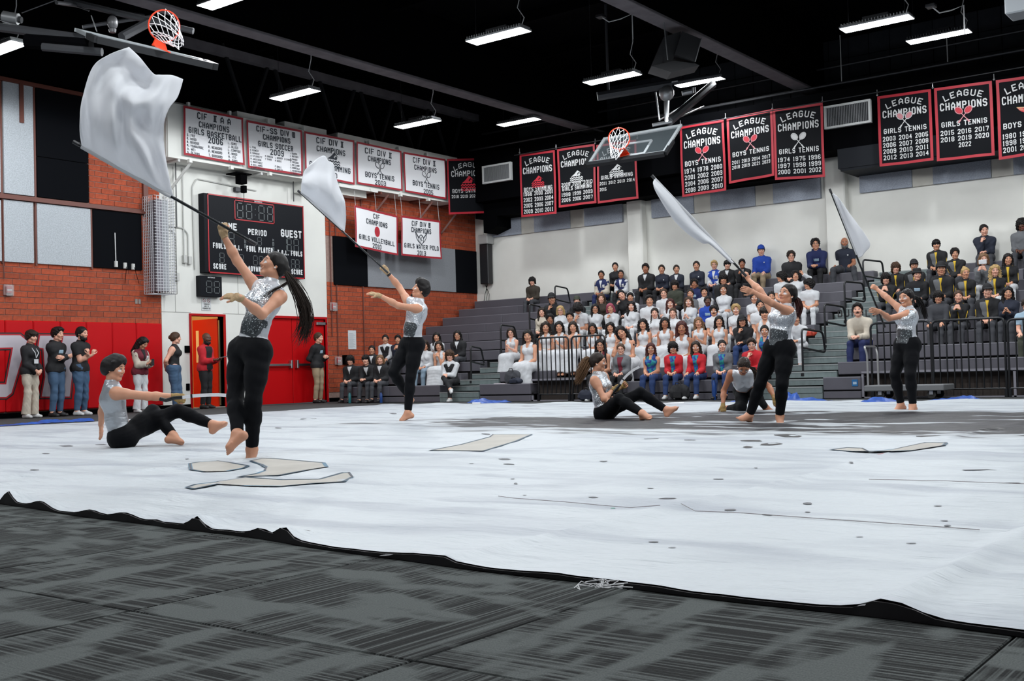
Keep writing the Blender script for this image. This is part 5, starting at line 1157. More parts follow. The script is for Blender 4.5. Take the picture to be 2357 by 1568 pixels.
# ---- skeleton
def ik(S, Wt, L1, L2, pole):
    d = Wt-S; D = np.linalg.norm(d); D2 = min(D, (L1+L2)*.999); u = d/(D+1e-9); W = S+u*D2
    x = (L1*L1-L2*L2+D2*D2)/(2*D2); y = math.sqrt(max(L1*L1-x*x, 0)); p = pole-u*(pole@u); p = nrm(p)
    return S+u*x+p*y, W
def make_J(sex='f', P=A_(0,0,.10), u=A_(0,0,1), f=A_(0,1,0), bend=None, head=(0, 0), wr=None, hd=None, pn=None, kn=None, an=None, toe=None, pole=None, s=1.0, hsp=.09, curl=.5, headtilt=0):
    """joints of a figure; right = +x when f = +y. wr/hd/pn: wrist points, finger directions, palm normals (right, left)"""
    J = dict(sex=sex, s=s); u = nrm(u); f = nrm(f-u*(f@u)); r = np.cross(f, u); J.update(u=u, f=f, r=r, P=P)
    u2 = u if bend is None else nrm(bend); f2 = nrm(f-u2*(f@u2)); r2 = np.cross(f2, u2); J.update(u2=u2, f2=f2, r2=r2)
    J['W'] = P+u*.17*s; J['C'] = J['W']+u2*.19*s; J['N'] = J['C']+u2*.135*s
    sw = (.146 if sex == 'f' else .168)*s
    hu = nrm(u2*.6+A_(0,0,1)*.4); hf = nrm(f2-hu*(f2@hu)); hr = np.cross(hf, hu)
    y, p = head; hf, hr = nrm(hf*math.cos(y)+hr*math.sin(y)), nrm(hr*math.cos(y)-hf*math.sin(y)); hf, hu = nrm(hf*math.cos(p)+hu*math.sin(p)), nrm(hu*math.cos(p)-hf*math.sin(p))
    if headtilt: hu = nrm(hu*math.cos(headtilt)+hr*math.sin(headtilt)); hr = np.cross(hf, hu)
    J['hs'] = 1.10*s; J['hf'], J['hu'], J['hr'] = hf, hu, hr; J['H'] = J['N']+nrm(u2*.7+hu*.3)*.10*s+hu*.075*s+hf*.02*s
    for i, sg in enumerate((1, -1)):
        c = 'RL'[i]; J['S'+c] = J['N']-u2*.078*s+r2*sg*sw; J['Hp'+c] = P+r*sg*hsp*s-u*.0*s
        pl = (pole[i] if pole else A_(0,-.45,-1)+r2*sg*.22)
        J['E'+c], J['Wr'+c] = ik(J['S'+c], wr[i], .285*s, .245*s, pl)
        J['hd'+c], J['pn'+c] = nrm(hd[i]), nrm(pn[i]); J['K'+c], J['A'+c] = kn[i], an[i]; J['t'+c] = nrm(toe[i]) if toe is not None else f
        J['curl'+c] = curl[i] if isinstance(curl, (tuple, list)) else curl
    return J
def hand_prims(W, d, n, thumb, s, curl, k=.006, spread=.0, ends=1.0):
    """palm, four fingers, thumb; curl 0 flat .. 1 fist"""
    d, n = nrm(d), nrm(n-d*(np.dot(n, d))); t = nrm(thumb-d*(thumb@d)-n*(thumb@n)); out = []; kn_ = []
    out.append(cap(W+d*.012*s, W+d*.072*s, .020*s, .024*s, .012, [(t, 1.55), (n, .72)]))
    for i, (o, L) in enumerate(((.031, .070), (.0105, .078), (-.0105, .072), (-.030, .056))):
        p = W+d*.082*s+t*o*s*1.0; ang = spread*(1.5-i)*.22; dd = nrm(d*math.cos(ang)+t*math.sin(ang)); a = 0; rr = .0088*s
        for j, fr in enumerate((.45, .32, .23)):
            a += curl*(1.15, 1.45, 1.0)[j]+.04; q = p+(dd*math.cos(a)+n*math.sin(a))*L*fr*s
            if j == 0: out.append(cap(p-dd*.012*s, q, rr*1.12, rr, k)); kn_.append((p-dd*.012*s, q, rr))
            elif ends > 0: out.append(cap(p, q, rr*(1, .95, .88)[j], rr*(.95, .88, .78)[j], .003))
            p = q
    p = W+d*.028*s+t*.026*s; q = p+nrm(d*.62+t*(.75-.35*curl)+n*(.25+.55*curl))*.043*s; r2 = q+nrm(d*.85+t*(.35-.55*curl)+n*(.2+.6*curl))*.034*s
    out += [cap(W+d*.018*s+t*.012*s, p, .016*s, .0145*s, .012), cap(p, q, .0135*s, .0105*s, .008), cap(q, r2, .0105*s, .0085*s, .003)]
    return out, kn_
def thumbside(J, c):
    d, n = J['hd'+c], J['pn'+c]; t = np.cross(n, d) if c == 'R' else np.cross(d, n); return nrm(t)
def foot_prims(A, t, up, s, toes=True):
    t = nrm(t); side = nrm(np.cross(t, up)); up2 = np.cross(side, t); o = []
    o.append(cap(A, A-t*.030*s-up2*.052*s, .034*s, .028*s, .03)); o.append(cap(A+t*.01*s, A+t*.105*s-up2*.055*s, .034*s, .024*s, .035, [(side, 1.25)]))
    o.append(cap(A-t*.03*s-up2*.055*s, A+t*.115*s-up2*.062*s, .026*s, .020*s, .03, [(side, 1.45)]))
    if toes:
        for i, off in enumerate((.030, .012, -.003, -.017, -.030)):
            b = A+t*(.118-.006*i*i*.35)*s+side*off*s-up2*.066*s; o.append(cap(b-t*.01*s, b+t*(.036-.0035*i)*s-up2*.003*s, .0125*s if i == 0 else .0095*s, .010*s if i == 0 else .0075*s, .006))
    return o
def head_prims(J):
    s, H, f, u, r = J.get('hs', J['s']), J['H'], J['hf'], J['hu'], J['hr']; L = lambda x, y, z: H+(r*x+f*y+u*z)*s
    q = [cap(L(0,-.012,.036), L(0,-.012,.036), .080*s, None, .03, [(r, .93), (f, 1.17)]), cap(L(0,.022,-.012), L(0,.030,-.050), .066*s, .050*s, .03, [(r, .95)]),
         cap(L(-.012,.066,-.092), L(.012,.066,-.092), .0165*s, None, .028), cap(L(-.040,.012,-.066), L(.040,.012,-.066), .026*s, None, .035),
         cap(L(0,.086,.014), L(0,.101,-.020), .0080*s, .0110*s, .014), cap(L(-.013,.090,-.026), L(.013,.090,-.026), .0080*s, None, .008),
         cap(L(-.040,.072,.030), L(.040,.072,.030), .012*s, None, .02), cap(L(-.020,.081,-.0555), L(.020,.081,-.0555), .0070*s, None, .006, [(f, 1.2)]), cap(L(-.016,.080,-.066), L(.016,.080,-.066), .0075*s, None, .006),
         cap(L(-.045,.062,-.015), L(-.040,.066,-.025), .020*s, None, .03), cap(L(.045,.062,-.015), L(.040,.066,-.025), .020*s, None, .03)]
    for sg in (-1, 1):
        q.append(dict(cap(L(sg*.033,.104,.008), L(sg*.029,.104,.008), .018*s, None, .01), sub=True))
        q.append(cap(L(sg*.032,.074,.008), L(sg*.032,.074,.008), .0135*s, None, .004))
        q.append(cap(L(sg*.078,-.012,.012), L(sg*.076,-.004,-.028), .017*s, .010*s, .006, [(r, .45)]))
    return q
def body_prims(J, feet=True, hands=True, b=1.0, tops=True):
    s, sex = J['s'], J['sex']; f, u, r, f2, u2, r2 = J['f'], J['u'], J['r'], J['f2'], J['u2'], J['r2']; P, W, C, N = J['P'], J['W'], J['C'], J['N']; g = 1.0 if sex == 'm' else .93
    G = dict(torso=[], armR=[], armL=[], legR=[], legL=[], neck=[], hands=[], feet=[])
    T = G['torso']
    T.append(cap(J['HpL'], J['HpR'], .095*s*b*(1.0 if sex == 'f' else .95), None, .06)); T.append(cap(P-f*.035*s-r*.055*s, P-f*.035*s+r*.055*s, .094*s*b, None, .06))
    T.append(cap(P+u*.02*s, W, .108*s*b, .096*s*g*b, .05, [(r, 1.28), (f, .95)])); T.append(cap(W, C, .097*s*g*b, .118*s*g*b, .05, [(r2, 1.27), (f2, .90)]))
    T.append(cap(N-u2*.085*s-r2*.10*s*g, N-u2*.085*s+r2*.10*s*g, .072*s*g, None, .05)); T.append(cap(C-f2*.02*s, N-u2*.07*s, .100*s*g, .070*s, .05, [(r2, 1.3)]))
    if sex == 'f':
        for sg in (-1, 1): T.append(cap(C+f2*.075*s+r2*sg*.068*s-u2*.01*s, C+f2*.080*s+r2*sg*.07*s-u2*.015*s, .058*s*b, None, .045))
    for sg, c in ((1, 'R'), (-1, 'L')): T.append(cap(N-u2*.015*s, J['S'+c], .046*s*g, .040*s*g, .05))
    G['neck'].append(cap(N-u2*.04*s, J['H']-J['hu']*.045*s-J['hf']*.02*s, .055*s*(g if sex == 'f' else 1.06), .053*s*g, .03))
    for c in 'RL':
        S, E, Wr = J['S'+c], J['E'+c], J['Wr'+c]; ar = G['arm'+c]
        ar.append(cap(S, S+(E-S)*.25, .051*s*g*b, .050*s*g*b, .04)); ar.append(cap(S, E, .050*s*g*b, .040*s*g*b, .03)); ar.append(cap(E, E+(Wr-E)*.35, .039*s*g*b, .041*s*g*b, .025)); ar.append(cap(E+(Wr-E)*.3, Wr, .041*s*g*b, .0255*s*g, .025))
        if hands: G['hands'] += hand_prims(Wr, J['hd'+c], J['pn'+c], thumbside(J, c), s*(1.02 if sex == 'm' else .94), J['curl'+c])[0]
        Hp, K, An = J['Hp'+c], J['K'+c], J['A'+c]; lg = G['leg'+c]; bk = nrm(np.cross(np.cross(K-Hp, An-K)+1e-6, (An-K)))
        lg.append(cap(Hp, Hp+(K-Hp)*.55, .092*s*b, .076*s*b, .045)); lg.append(cap(Hp+(K-Hp)*.4, K, .078*s*b, .054*s*b, .035)); lg.append(cap(K, K+(An-K)*.35, .052*s*b, .055*s*b, .03)); lg.append(cap(K+(An-K)*.3, An, .054*s*b, .034*s, .03))
        if feet: G['feet'] += foot_prims(An, J['t'+c], nrm(J['K'+c]-An), s, feet == 'bare')
    G['head'] = head_prims(J)
    return G

# ---- skin with painted features (lips, brows, eyes are a vertex colour on the head)
def skin_mat(name, col, sss=True):
    m = mat(name, col, .5)
    if m.get('feat'): return m
    m['feat'] = 1; N, L = nodes(m); b = N['Principled BSDF']
    a = N.new('ShaderNodeAttribute'); a.attribute_name = 'feat'; mx = N.new('ShaderNodeMix'); mx.data_type = 'RGBA'
    t = N.new('ShaderNodeTexNoise'); t.inputs['Scale'].default_value = 14
    m2 = N.new('ShaderNodeMix'); m2.data_type = 'RGBA'; m2.inputs[6].default_value = tuple(np.array(col)*A_(.93, .88, .86))+(1,); m2.inputs[7].default_value = tuple(np.minimum(1, np.array(col)*A_(1.06, 1.06, 1.07)))+(1,); L.new(t.outputs[0], m2.inputs[0])
    L.new(a.outputs['Alpha'], mx.inputs[0]); L.new(m2.outputs[2], mx.inputs[6]); L.new(a.outputs['Color'], mx.inputs[7]); L.new(mx.outputs[2], b.inputs['Base Color'])
    b.inputs['Subsurface Weight'].default_value = .08; b.inputs['Subsurface Radius'].default_value = (.02, .008, .004)
    return m
SKIN = [skin_mat('skin_fair', srgb(226, 172, 148)), skin_mat('skin_tan', srgb(206, 150, 120)), skin_mat('skin_brown', srgb(172, 114, 84)), skin_mat('skin_deep', srgb(92, 56, 40))]
def features(V, J, glitter=False, shadow=0.0, smile=False):
    s = J.get('hs', J['s']); d = V-J['H']; x, y, z = (d@J['hr'])/s, (d@J['hf'])/s, (d@J['hu'])/s
    F_ = np.zeros((len(V), 4), np.float32); ax = abs(x); front = y > .03
    def put(m, col, a=1.0): F_[m] = tuple(col)+(a,)
    if shadow: put(front & (z < -.035) & (z > -.13) & (ax < .062), (.05, .035, .03), shadow)
    if glitter: put((((ax-.043)/.021)**2+((z+.010)/.011)**2 < 1) & front, (.75, .78, .82), .75)
    put((((x)/.025)**2+((z+.060)/.0105)**2 < 1) & (y > .06), (.25, .035, .04), .75)
    if smile: put((((x)/.019)**2+((z+.0605)/.005)**2 < 1) & (y > .06), (.72, .68, .64), .95)
    bz_ = .034-.9*np.clip(ax-.034, 0, 1)*.45; put((ax > .013) & (ax < .053) & (abs(z-bz_) < .0045) & front, (.02, .014, .012), .85)
    put((((ax-.032)/.0165)**2+((z-.009)/.0078)**2 < 1) & front, (.015, .012, .012), .95)
    put((((ax-.032)/.013)**2+((z-.008)/.0052)**2 < 1) & front, (.55, .53, .52), .9)
    put((((ax-.032)/.0062)**2+((z-.008)/.0062)**2 < 1) & front, (.02, .012, .010), 1.0)
    return F_
def skin_mesh(J, h=.013, hh=.0065, hhand=.006, b=1.0, feet=True, origin=None, **ft):
    G = body_prims(J, feet=feet, b=b); s = J['s']
    pr = G['torso']+G['neck']+G['armR']+G['armL']+G['legR']+G['legL']+G['head']+G['hands']+G['feet']
    fine = [(J['H']-.158*s, J['H']+.158*s, hh)]
    for c in 'RL':
        ctr = J['Wr'+c]+J['hd'+c]*.085*s; fine.append((ctr-.105*s, ctr+.105*s, hhand))
    if feet == 'bare':
        for c in 'RL': ctr = J['A'+c]+J['t'+c]*.05*s; fine.append((ctr-.11*s, ctr+.13*s, hhand*1.15))
    # merge overlapping fine boxes: keep them separate only when disjoint
    out = []
    for l, u, q in fine:
        for i, (l2, u2, q2) in enumerate(out):
            if (l < u2).all() and (l2 < u).all(): out[i] = (np.minimum(l, l2), np.maximum(u, u2), max(q, q2) if (np.maximum(u, u2)-np.minimum(l, l2)).max() > .5 else min(q, q2)); break
        else: out.append((l, u, q))
    if any((a[0] < b_[1]).all() and (b_[0] < a[1]).all() for i, a in enumerate(out) for b_ in out[:i]): out = [out[0]]+[o for o in out[1:] if not any((o[0] < p[1]).all() and (p[0] < o[1]).all() for p in out if p is not o)]
    V, Q = solid(pr, h, out); me = mesh_np('body', V-(origin if origin is not None else 0), Q, [SKIN[1]], smooth=True)
    at = me.color_attributes.new('feat', 'FLOAT_COLOR', 'POINT'); hd_ = (np.linalg.norm(V-J['H'], axis=1) < .175*s)
    Fc = np.zeros((len(V), 4), np.float32); Fc[hd_] = features(V[hd_], J, **ft); at.data.foreach_set('color', Fc.ravel())
    return me

# ---- clothes
def cutlimb(a, b, t):
    p = a+(b-a)*t; return [(p, b-a)]
def cloth_prims(J, kind, b=1.0):
    """kind: tank, tee, long, vest, trousers, skirt, shoeR, shoeL; returns prims, inflation"""
    s = J['s']; G = body_prims(J, feet=False, hands=False, b=b); f, u, r, f2, u2, r2 = J['f'], J['u'], J['r'], J['f2'], J['u2'], J['r2']; P, W, C, N = J['P'], J['W'], J['C'], J['N']
    def clipped(L, cuts): return [dict(p, cut=p['cut']+[(np.array(c), nrm(n)) for c, n in cuts]) for p in L]
    def sleeve(c, te, wide=0.0):
        S, E, Wr = J['S'+c], J['E'+c], J['Wr'+c]; A = G['arm'+c]
        if te <= 1: return clipped([dict(p, ra=p['ra']+wide, rb=p['rb']+wide) for p in A[:2]], cutlimb(S, E, te))
        return [dict(p, ra=p['ra']+wide, rb=p['rb']+wide) for p in A[:3]]+clipped([dict(A[3], ra=A[3]['ra']+wide, rb=A[3]['rb']+wide+.006)], cutlimb(E, Wr, te-1))
    hem = [(P-u*.05*s, -u)]; nk = [(N+u2*.035*s-f2*.0*s, u2*.95+f2*.35)]
    if kind == 'tank':
        T = [p for p in G['torso'][:-2]]; S_ = []
        for c in 'RL':
            for y0 in (1, -1):
                q = [N+(J['S'+c]-N)*.50+r2*0+u2*h_*s+f2*y0*y_*s for h_, y_ in ((.056, 0), (.010, .072), (-.085, .118))]; S_ += [cap(q[i], q[i+1], .020*s, .020*s, .02, [(r2, 1.35)]) for i in (0, 1)]
        return clipped(T, hem+[(N-u2*.085*s+f2*.06*s, u2*.97+f2*.2)]) + S_, .009
    if kind in ('tee', 'long', 'loose', 'jacket', 'coat'):
        w = dict(tee=.006, long=.003, loose=.006, jacket=.006, coat=.010)[kind]; te = dict(tee=.62, long=1.93, loose=1.95, jacket=1.93, coat=1.93)[kind]
        T = G['torso'][:]; hem2 = [(P-u*(.06 if kind != 'coat' else .10)*s, -u)]
        if (J['KR']-J['HpR'])@u < -.3*s: T = T+G['legR'][:2]+G['legL'][:2]
        return clipped(T+G['neck'], hem2+nk)+sleeve('R', te, w)+sleeve('L', te, w), dict(tee=.014, long=.013, loose=.016, jacket=.019, coat=.022)[kind]
    if kind == 'vest': return clipped(G['torso'][:-2], hem+[(N-u2*.045*s, u2)]), .0265
    if kind == 'highneck':
        ring = clipped(G['neck'], [(N+u2*.045*s+f2*.01*s, u2)]); T = G['torso'][:-2]; S_ = [cap(N-u2*.02*s, N+(J['S'+c]-N)*.72, .050*s, .054*s, .04) for c in 'RL']
        return clipped(T, [(P+(W-P)*.10, -u)])+S_+ring, .006
    if kind == 'trousers':
        L = clipped(G['torso'][:3], [(P+u*.05*s, u)])
        for c in 'RL': L += G['leg'+c][:3]+clipped([dict(G['leg'+c][3], rb=.048*s)], cutlimb(J['K'+c], J['A'+c], .97))
        return L, .009
    if kind == 'wide':
        L = clipped(G['torso'][:3], [(P+u*.05*s, u)])
        for c in 'RL': L += G['leg'+c][:2]+clipped([cap(J['K'+c], J['A'+c], .062*s, .078*s, .03)], cutlimb(J['K'+c], J['A'+c], 1.04))
        return L, .009
    if kind == 'leggings':
        L = clipped(G['torso'][:3], [(P+(W-P)*.48, u)])
        for c in 'RL':
            L += G['leg'+c][:3]+clipped([dict(G['leg'+c][3], rb=.036*s)], cutlimb(J['K'+c], J['A'+c], .93))
        return L, .0105
    if kind == 'skirt':
        L = clipped(G['torso'][:3], [(W+u*.0*s, u)]); fl = [(J['AR']-A_(0,0,.02), A_(0,0,-1))]
        for c in 'RL': L += [dict(p, ra=p['ra']+.012, rb=p['rb']+.03, k=.09) for p in G['leg'+c][:2]]+clipped([cap(J['K'+c], J['A'+c], .088*s, .125*s, .10)], cutlimb(J['K'+c], J['A'+c], 1.0))
        L.append(cap((J['KR']+J['KL'])/2, (J['AR']+J['AL'])/2, .09*s, .11*s, .09, cut=cutlimb(J['KR'], J['AR'], 1.0))); L.append(cap(P, (J['KR']+J['KL'])/2, .09*s, .08*s, .08))
        return L, .010
    if kind in ('shoeR', 'shoeL'):
        c = kind[-1]; A, t = J['A'+c], J['t'+c]; up = nrm(J['K'+c]-A); sd = nrm(np.cross(t, up)); up = np.cross(sd, t); B = A-up*.082*s
        return [cap(A-t*.02*s-up*.035*s, A-t*.035*s-up*.05*s, .040*s, .036*s, .02, cut=[(B, -up)]), cap(A-t*.03*s-up*.052*s, A+t*.14*s-up*.060*s, .036*s, .030*s, .03, [(sd, 1.3)], cut=[(B, -up)]), cap(A, A+t*.08*s-up*.045*s, .040*s, .034*s, .03)], .003
    if kind in ('soleR', 'soleL'):
        c = kind[-1]; A, t = J['A'+c], J['t'+c]; up = nrm(J['K'+c]-A); sd = nrm(np.cross(t, up)); up = np.cross(sd, t); B = A-up*.085*s
        return [cap(A-t*.03*s-up*.06*s, A+t*.14*s-up*.063*s, .042*s, .036*s, .03, [(sd, 1.25)], cut=[(B, -up), (B+up*.026*s, up)])], .003
    raise KeyError(kind)
def wedge(J, kind, x0, x1, z0, z1, infl, b=1.0, slant=0.0):
    """thin patch over the chest: shell of the garment kept between side and height planes (front only)"""
    s = J['s']; T = body_prims(J, feet=False, hands=False, b=b)['torso']; N, r2, u2, f2, C = J['N'], J['r2'], J['u2'], J['f2'], J['C']
    cuts = [(N+r2*x1*s-u2*z0*0, r2+u2*slant*-1), (N+r2*x0*s, -r2+u2*slant*-1), (N-u2*z0*s, u2), (N-u2*z1*s, -u2), (C-f2*0.0*s, -f2)]
    return [dict(p, cut=p['cut']+[(np.array(c), nrm(n)) for c, n in cuts]) for p in T], infl
def cloth_mesh(name, pr, h, infl, m, wrinkle=.0, fr=40, origin=None):
    V, Q = solid(pr, h, (), infl)
    if wrinkle and len(V): V = wob(V, wrinkle, fr, len(V) % 97)
    return mesh_np(name, V-(origin if origin is not None else 0), Q, [m], smooth=True)

# ---- hair, in head coordinates (x right, y forward, z up), scale 1
def hair_prims(style):
    X, Y, Z = A_(1,0,0), A_(0,1,0), A_(0,0,1)
    line = [(A_(0,.064,.050), Y*.84-Z*.54)]; low = [(A_(0,-.03,-.055), -Z*.85+Y*.45)]
    base = lambda e=0.0, cuts=low: cap(A_(0,-.014,.040), A_(0,-.014,.040), .0905+e, None, .02, [(X, .96), (Y, 1.15)], cuts)
    face = dict(cap(A_(0,.098,-.030), A_(0,.098,-.030), .100, None, .01, [(X, .66), (Y, .62), (Z, 1.08)]), sub=True)
    temple = [cap(A_(sg*.066,.028,.060), A_(sg*.072,.006,.0), .018, .010, .02) for sg in (-1, 1)]+[cap(A_(sg*.066,-.030,.01), A_(sg*.060,-.045,-.030), .026, .020, .03) for sg in (-1, 1)]+[cap(A_(-.03,-.075,.0), A_(.03,-.075,.0), .036, None, .03), cap(A_(-.022,-.070,-.045), A_(.022,-.070,-.045), .026, None, .03)]
    o = []
    if style == 'short': o = [base(.004)]+temple+[cap(A_(-.045,.070,.085), A_(.050,.068,.090), .022, None, .02), cap(A_(0,.03,.105), A_(0,.07,.100), .026, None, .03)]
    elif style == 'crop': o = [base(.0)]+temple
    elif style == 'sidecut': o = [base(.002)]+temple+[cap(A_(-.040,-.055,.025), A_(.040,-.055,.025), .050, None, .06), cap(A_(-.040,.062,.086), A_(.044,.066,.080), .026, None, .05), cap(A_(0,.0,.108), A_(0,.05,.104), .034, None, .06)]+[cap(A_(sg*.074,.035,.06), A_(sg*.076,.030,-.01), .017, .010, .02) for sg in (-1, 1)]+[cap(A_(-.03,-.075,-.03), A_(.03,-.075,-.03), .036, None, .04)]
    elif style == 'quiff': o = [base(.004)]+temple+[cap(A_(-.045,.050,.100), A_(.045,.055,.104), .034, None, .04), cap(A_(0,-.03,.115), A_(0,.05,.118), .036, None, .05)]
    elif style == 'fringe': o = [base(.008)]+temple+[cap(A_(-.055,.070,.070), A_(.055,.070,.066), .024, None, .02), cap(A_(-.06,.055,.06), A_(.06,.055,.06), .026, None, .02)]+[cap(A_(sg*.078,.02,.03), A_(sg*.076,-.01,-.03), .018, .014, .02) for sg in (-1, 1)]
    elif style == 'curly': o = [base(.016)]+temple+[cap(A_(-.05,.060,.090), A_(.05,.060,.092), .030, None, .02)]
    elif style == 'mop': o = [base(.020)]+[cap(A_(-.055,.062,.075), A_(.055,.062,.075), .030, None, .02)]+[cap(A_(sg*.080,.02,.03), A_(sg*.085,-.02,-.07), .030, .026, .02) for sg in (-1, 1)]+[cap(A_(-.05,-.09,.0), A_(.05,-.09,-.07), .05, None, .03)]
    elif style in ('long', 'wavy', 'part', 'bob'):
        w = .008 if style != 'wavy' else .018; zl = -.30 if style != 'bob' else -.10
        o = [base(.006, [(A_(0,-.03,-.055), -Z*.85+Y*.45)])]+[cap(A_(sg*.062,.040,.075), A_(sg*.084,-.002,-.01), .020+w, .022+w, .02) for sg in (-1, 1)]
        for sg in (-1, 1):
            o.append(cap(A_(sg*.083,-.005,.0), A_(sg*.088,-.02,-.12 if style != 'bob' else -.09), .024+w, .028+w, .02))
            if style != 'bob': o.append(cap(A_(sg*.088,-.02,-.12), A_(sg*(.10 if style != 'part' else .085),.045 if sg > 0 or style != 'part' else -.06,zl), .030+w, .020+w*.6, .02))
        o += [cap(A_(-.045,-.085,.0), A_(-.05,-.095,zl*.8-.02), .045+w*.5, .040+w, .03), cap(A_(.045,-.085,.0), A_(.05,-.095,zl*.8-.02), .045+w*.5, .040+w, .03)]
    elif style == 'tied': o = [base(-.002)]+temple+[cap(A_(0,-.115,.02), A_(0,-.118,.0), .030, None, .02)]
    elif style == 'bun': o = [base(-.002)]+temple+[cap(A_(0,-.085,.110), A_(0,-.09,.112), .038, None, .02)]
    elif style == 'pony': o = [base(-.002)]+temple+[cap(A_(0,-.115,.05), A_(.03,-.15,-.02), .026, .034, .02), cap(A_(.03,-.15,-.02), A_(.05,-.14,-.20), .034, .014, .02)]
    elif style == 'sidepony': o = [base(-.001)]+temple+[cap(A_(-.05,-.08,-.04), A_(-.085,.0,-.09), .026, .026, .02), cap(A_(-.085,.0,-.09), A_(-.07,.07,-.28), .028, .012, .02)]
    elif style == 'braids':
        o = [base(.0)]+temple
        for sg in (-1, 1):
            for i in range(12):
                t = i/11; p = A_(sg*(.078+.02*math.sin(t*2)), -.02+.09*t, -.05-.27*t); o.append(cap(p, p+A_(sg*.004*(1 if i % 2 else -1),0,-.012), .0165-.004*t, None, .004))
    elif style == 'beanie': o = [cap(A_(0,-.010,.050), A_(0,-.016,.062), .092, None, .02, [(X, .95), (Y, 1.12)], [(A_(0,.055,.045), -Z*.97+Y*.15)]), cap(A_(0,-.01,.05), A_(0,-.01,.056), .097, None, .01, [(X, .96), (Y, 1.12)], [(A_(0,0,.042), -Z), (A_(0,0,.068), Z)])]
    elif style == 'cap': o = [cap(A_(0,-.010,.052), A_(0,-.012,.058), .0905, None, .01, [(X, .95), (Y, 1.12)], [(A_(0,0,.050), -Z)]), cap(A_(-.035,.105,.052), A_(.035,.105,.052), .054, None, .01, [(Z, .22), (Y, 1.0)], [(A_(0,.06,.05), -Y)])]
    elif style == 'bucket': o = [cap(A_(0,-.010,.085), A_(0,-.010,.045), .088, .100, .01, [(X, .96), (Y, 1.08)], [(A_(0,0,.135), Z), (A_(0,0,.04), -Z)]), cap(A_(0,-.005,.048), A_(0,-.005,.048), .142, None, .01, [(Z, .07), (Y, 1.05)])]
    elif style == 'beard': o = [cap(A_(-.035,.045,-.085), A_(.035,.045,-.085), .040, None, .02), cap(A_(0,.060,-.105), A_(0,.062,-.13), .030, .020, .02)]+[cap(A_(sg*.066,.005,-.02), A_(sg*.052,.03,-.075), .012, .02, .02) for sg in (-1, 1)]
    elif style == 'moustache': o = [cap(A_(sg*.004,.096,-.045), A_(sg*.026,.086,-.052), .0075, .005, .004) for sg in (-1, 1)]
    if style in ('short', 'crop', 'sidecut', 'quiff', 'tied', 'bun', 'pony', 'sidepony', 'braids', 'long', 'wavy', 'part', 'bob', 'curly'): o.append(face)
    return o
_HM = {}
def hair_mesh(style):
    if style in _HM: return _HM[style]
    V, Q = solid(hair_prims(style), .0075 if style != 'moustache' else .0035)
    amp = dict(curly=.006, mop=.007, wavy=.006, fringe=.003, short=.003, sidecut=.0008, quiff=.002, beard=.003, long=.002, part=.002).get(style, .0)
    if amp: V = wob(V, amp, 95 if style in ('curly', 'mop') else 60, 3)
    _HM[style] = mesh_np('hair', V, Q, [mat('hair_black', (.010, .008, .008), .45)], smooth=True); return _HM[style]
def hair_material(name, col):
    m = mat(name, col, .42)
    if m.get('hairy'): return m
    m['hairy'] = 1; N, L = nodes(m); b = N['Principled BSDF']; b.inputs['Specular IOR Level'].default_value = .22; b.inputs['Roughness'].default_value = .5; tc = N.new('ShaderNodeTexCoord'); mp = N.new('ShaderNodeMapping'); mp.inputs['Scale'].default_value = (1, 1, .12); L.new(tc.outputs['Object'], mp.inputs[0])
    t = N.new('ShaderNodeTexNoise'); t.inputs['Scale'].default_value = 170; t.inputs['Detail'].default_value = 2; L.new(mp.outputs[0], t.inputs[0])
    r = N.new('ShaderNodeMix'); r.data_type = 'RGBA'; r.inputs[6].default_value = tuple(np.array(col)*.6)+(1,); r.inputs[7].default_value = tuple(np.minimum(1, np.array(col)*1.4))+(1,); L.new(t.outputs[0], r.inputs[0]); L.new(r.outputs[2], b.inputs['Base Color'])
    bp = N.new('ShaderNodeBump'); bp.inputs['Strength'].default_value = .3; bp.inputs['Distance'].default_value = .004; L.new(t.outputs[0], bp.inputs['Height']); L.new(bp.outputs[0], b.inputs['Normal'])
    return m
HAIR = dict(black=hair_material('hair_black', (.012, .010, .010)), dark=hair_material('hair_dark', (.024, .016, .012)), brown=hair_material('hair_brown', (.065, .036, .022)), auburn=hair_material('hair_auburn', (.060, .018, .016)), blond=hair_material('hair_blond', (.42, .28, .12)), light=hair_material('hair_light_brown', (.17, .095, .05)), grey=hair_material('hair_grey', (.22, .22, .22)), pink=hair_material('hair_pink', (.30, .06, .09)))
def head_matrix(J, origin=None):
    H = J['H']-(origin if origin is not None else 0); s = J.get('hs', J['s']); M = Matrix.Identity(4)
    for i, v in enumerate((J['hr'], J['hf'], J['hu'])):
        for k in range(3): M[k][i] = v[k]*s
    for k in range(3): M[k][3] = H[k]
    return M
def set_mat(o, m):
    o.material_slots[0].link = 'OBJECT'; o.material_slots[0].material = m
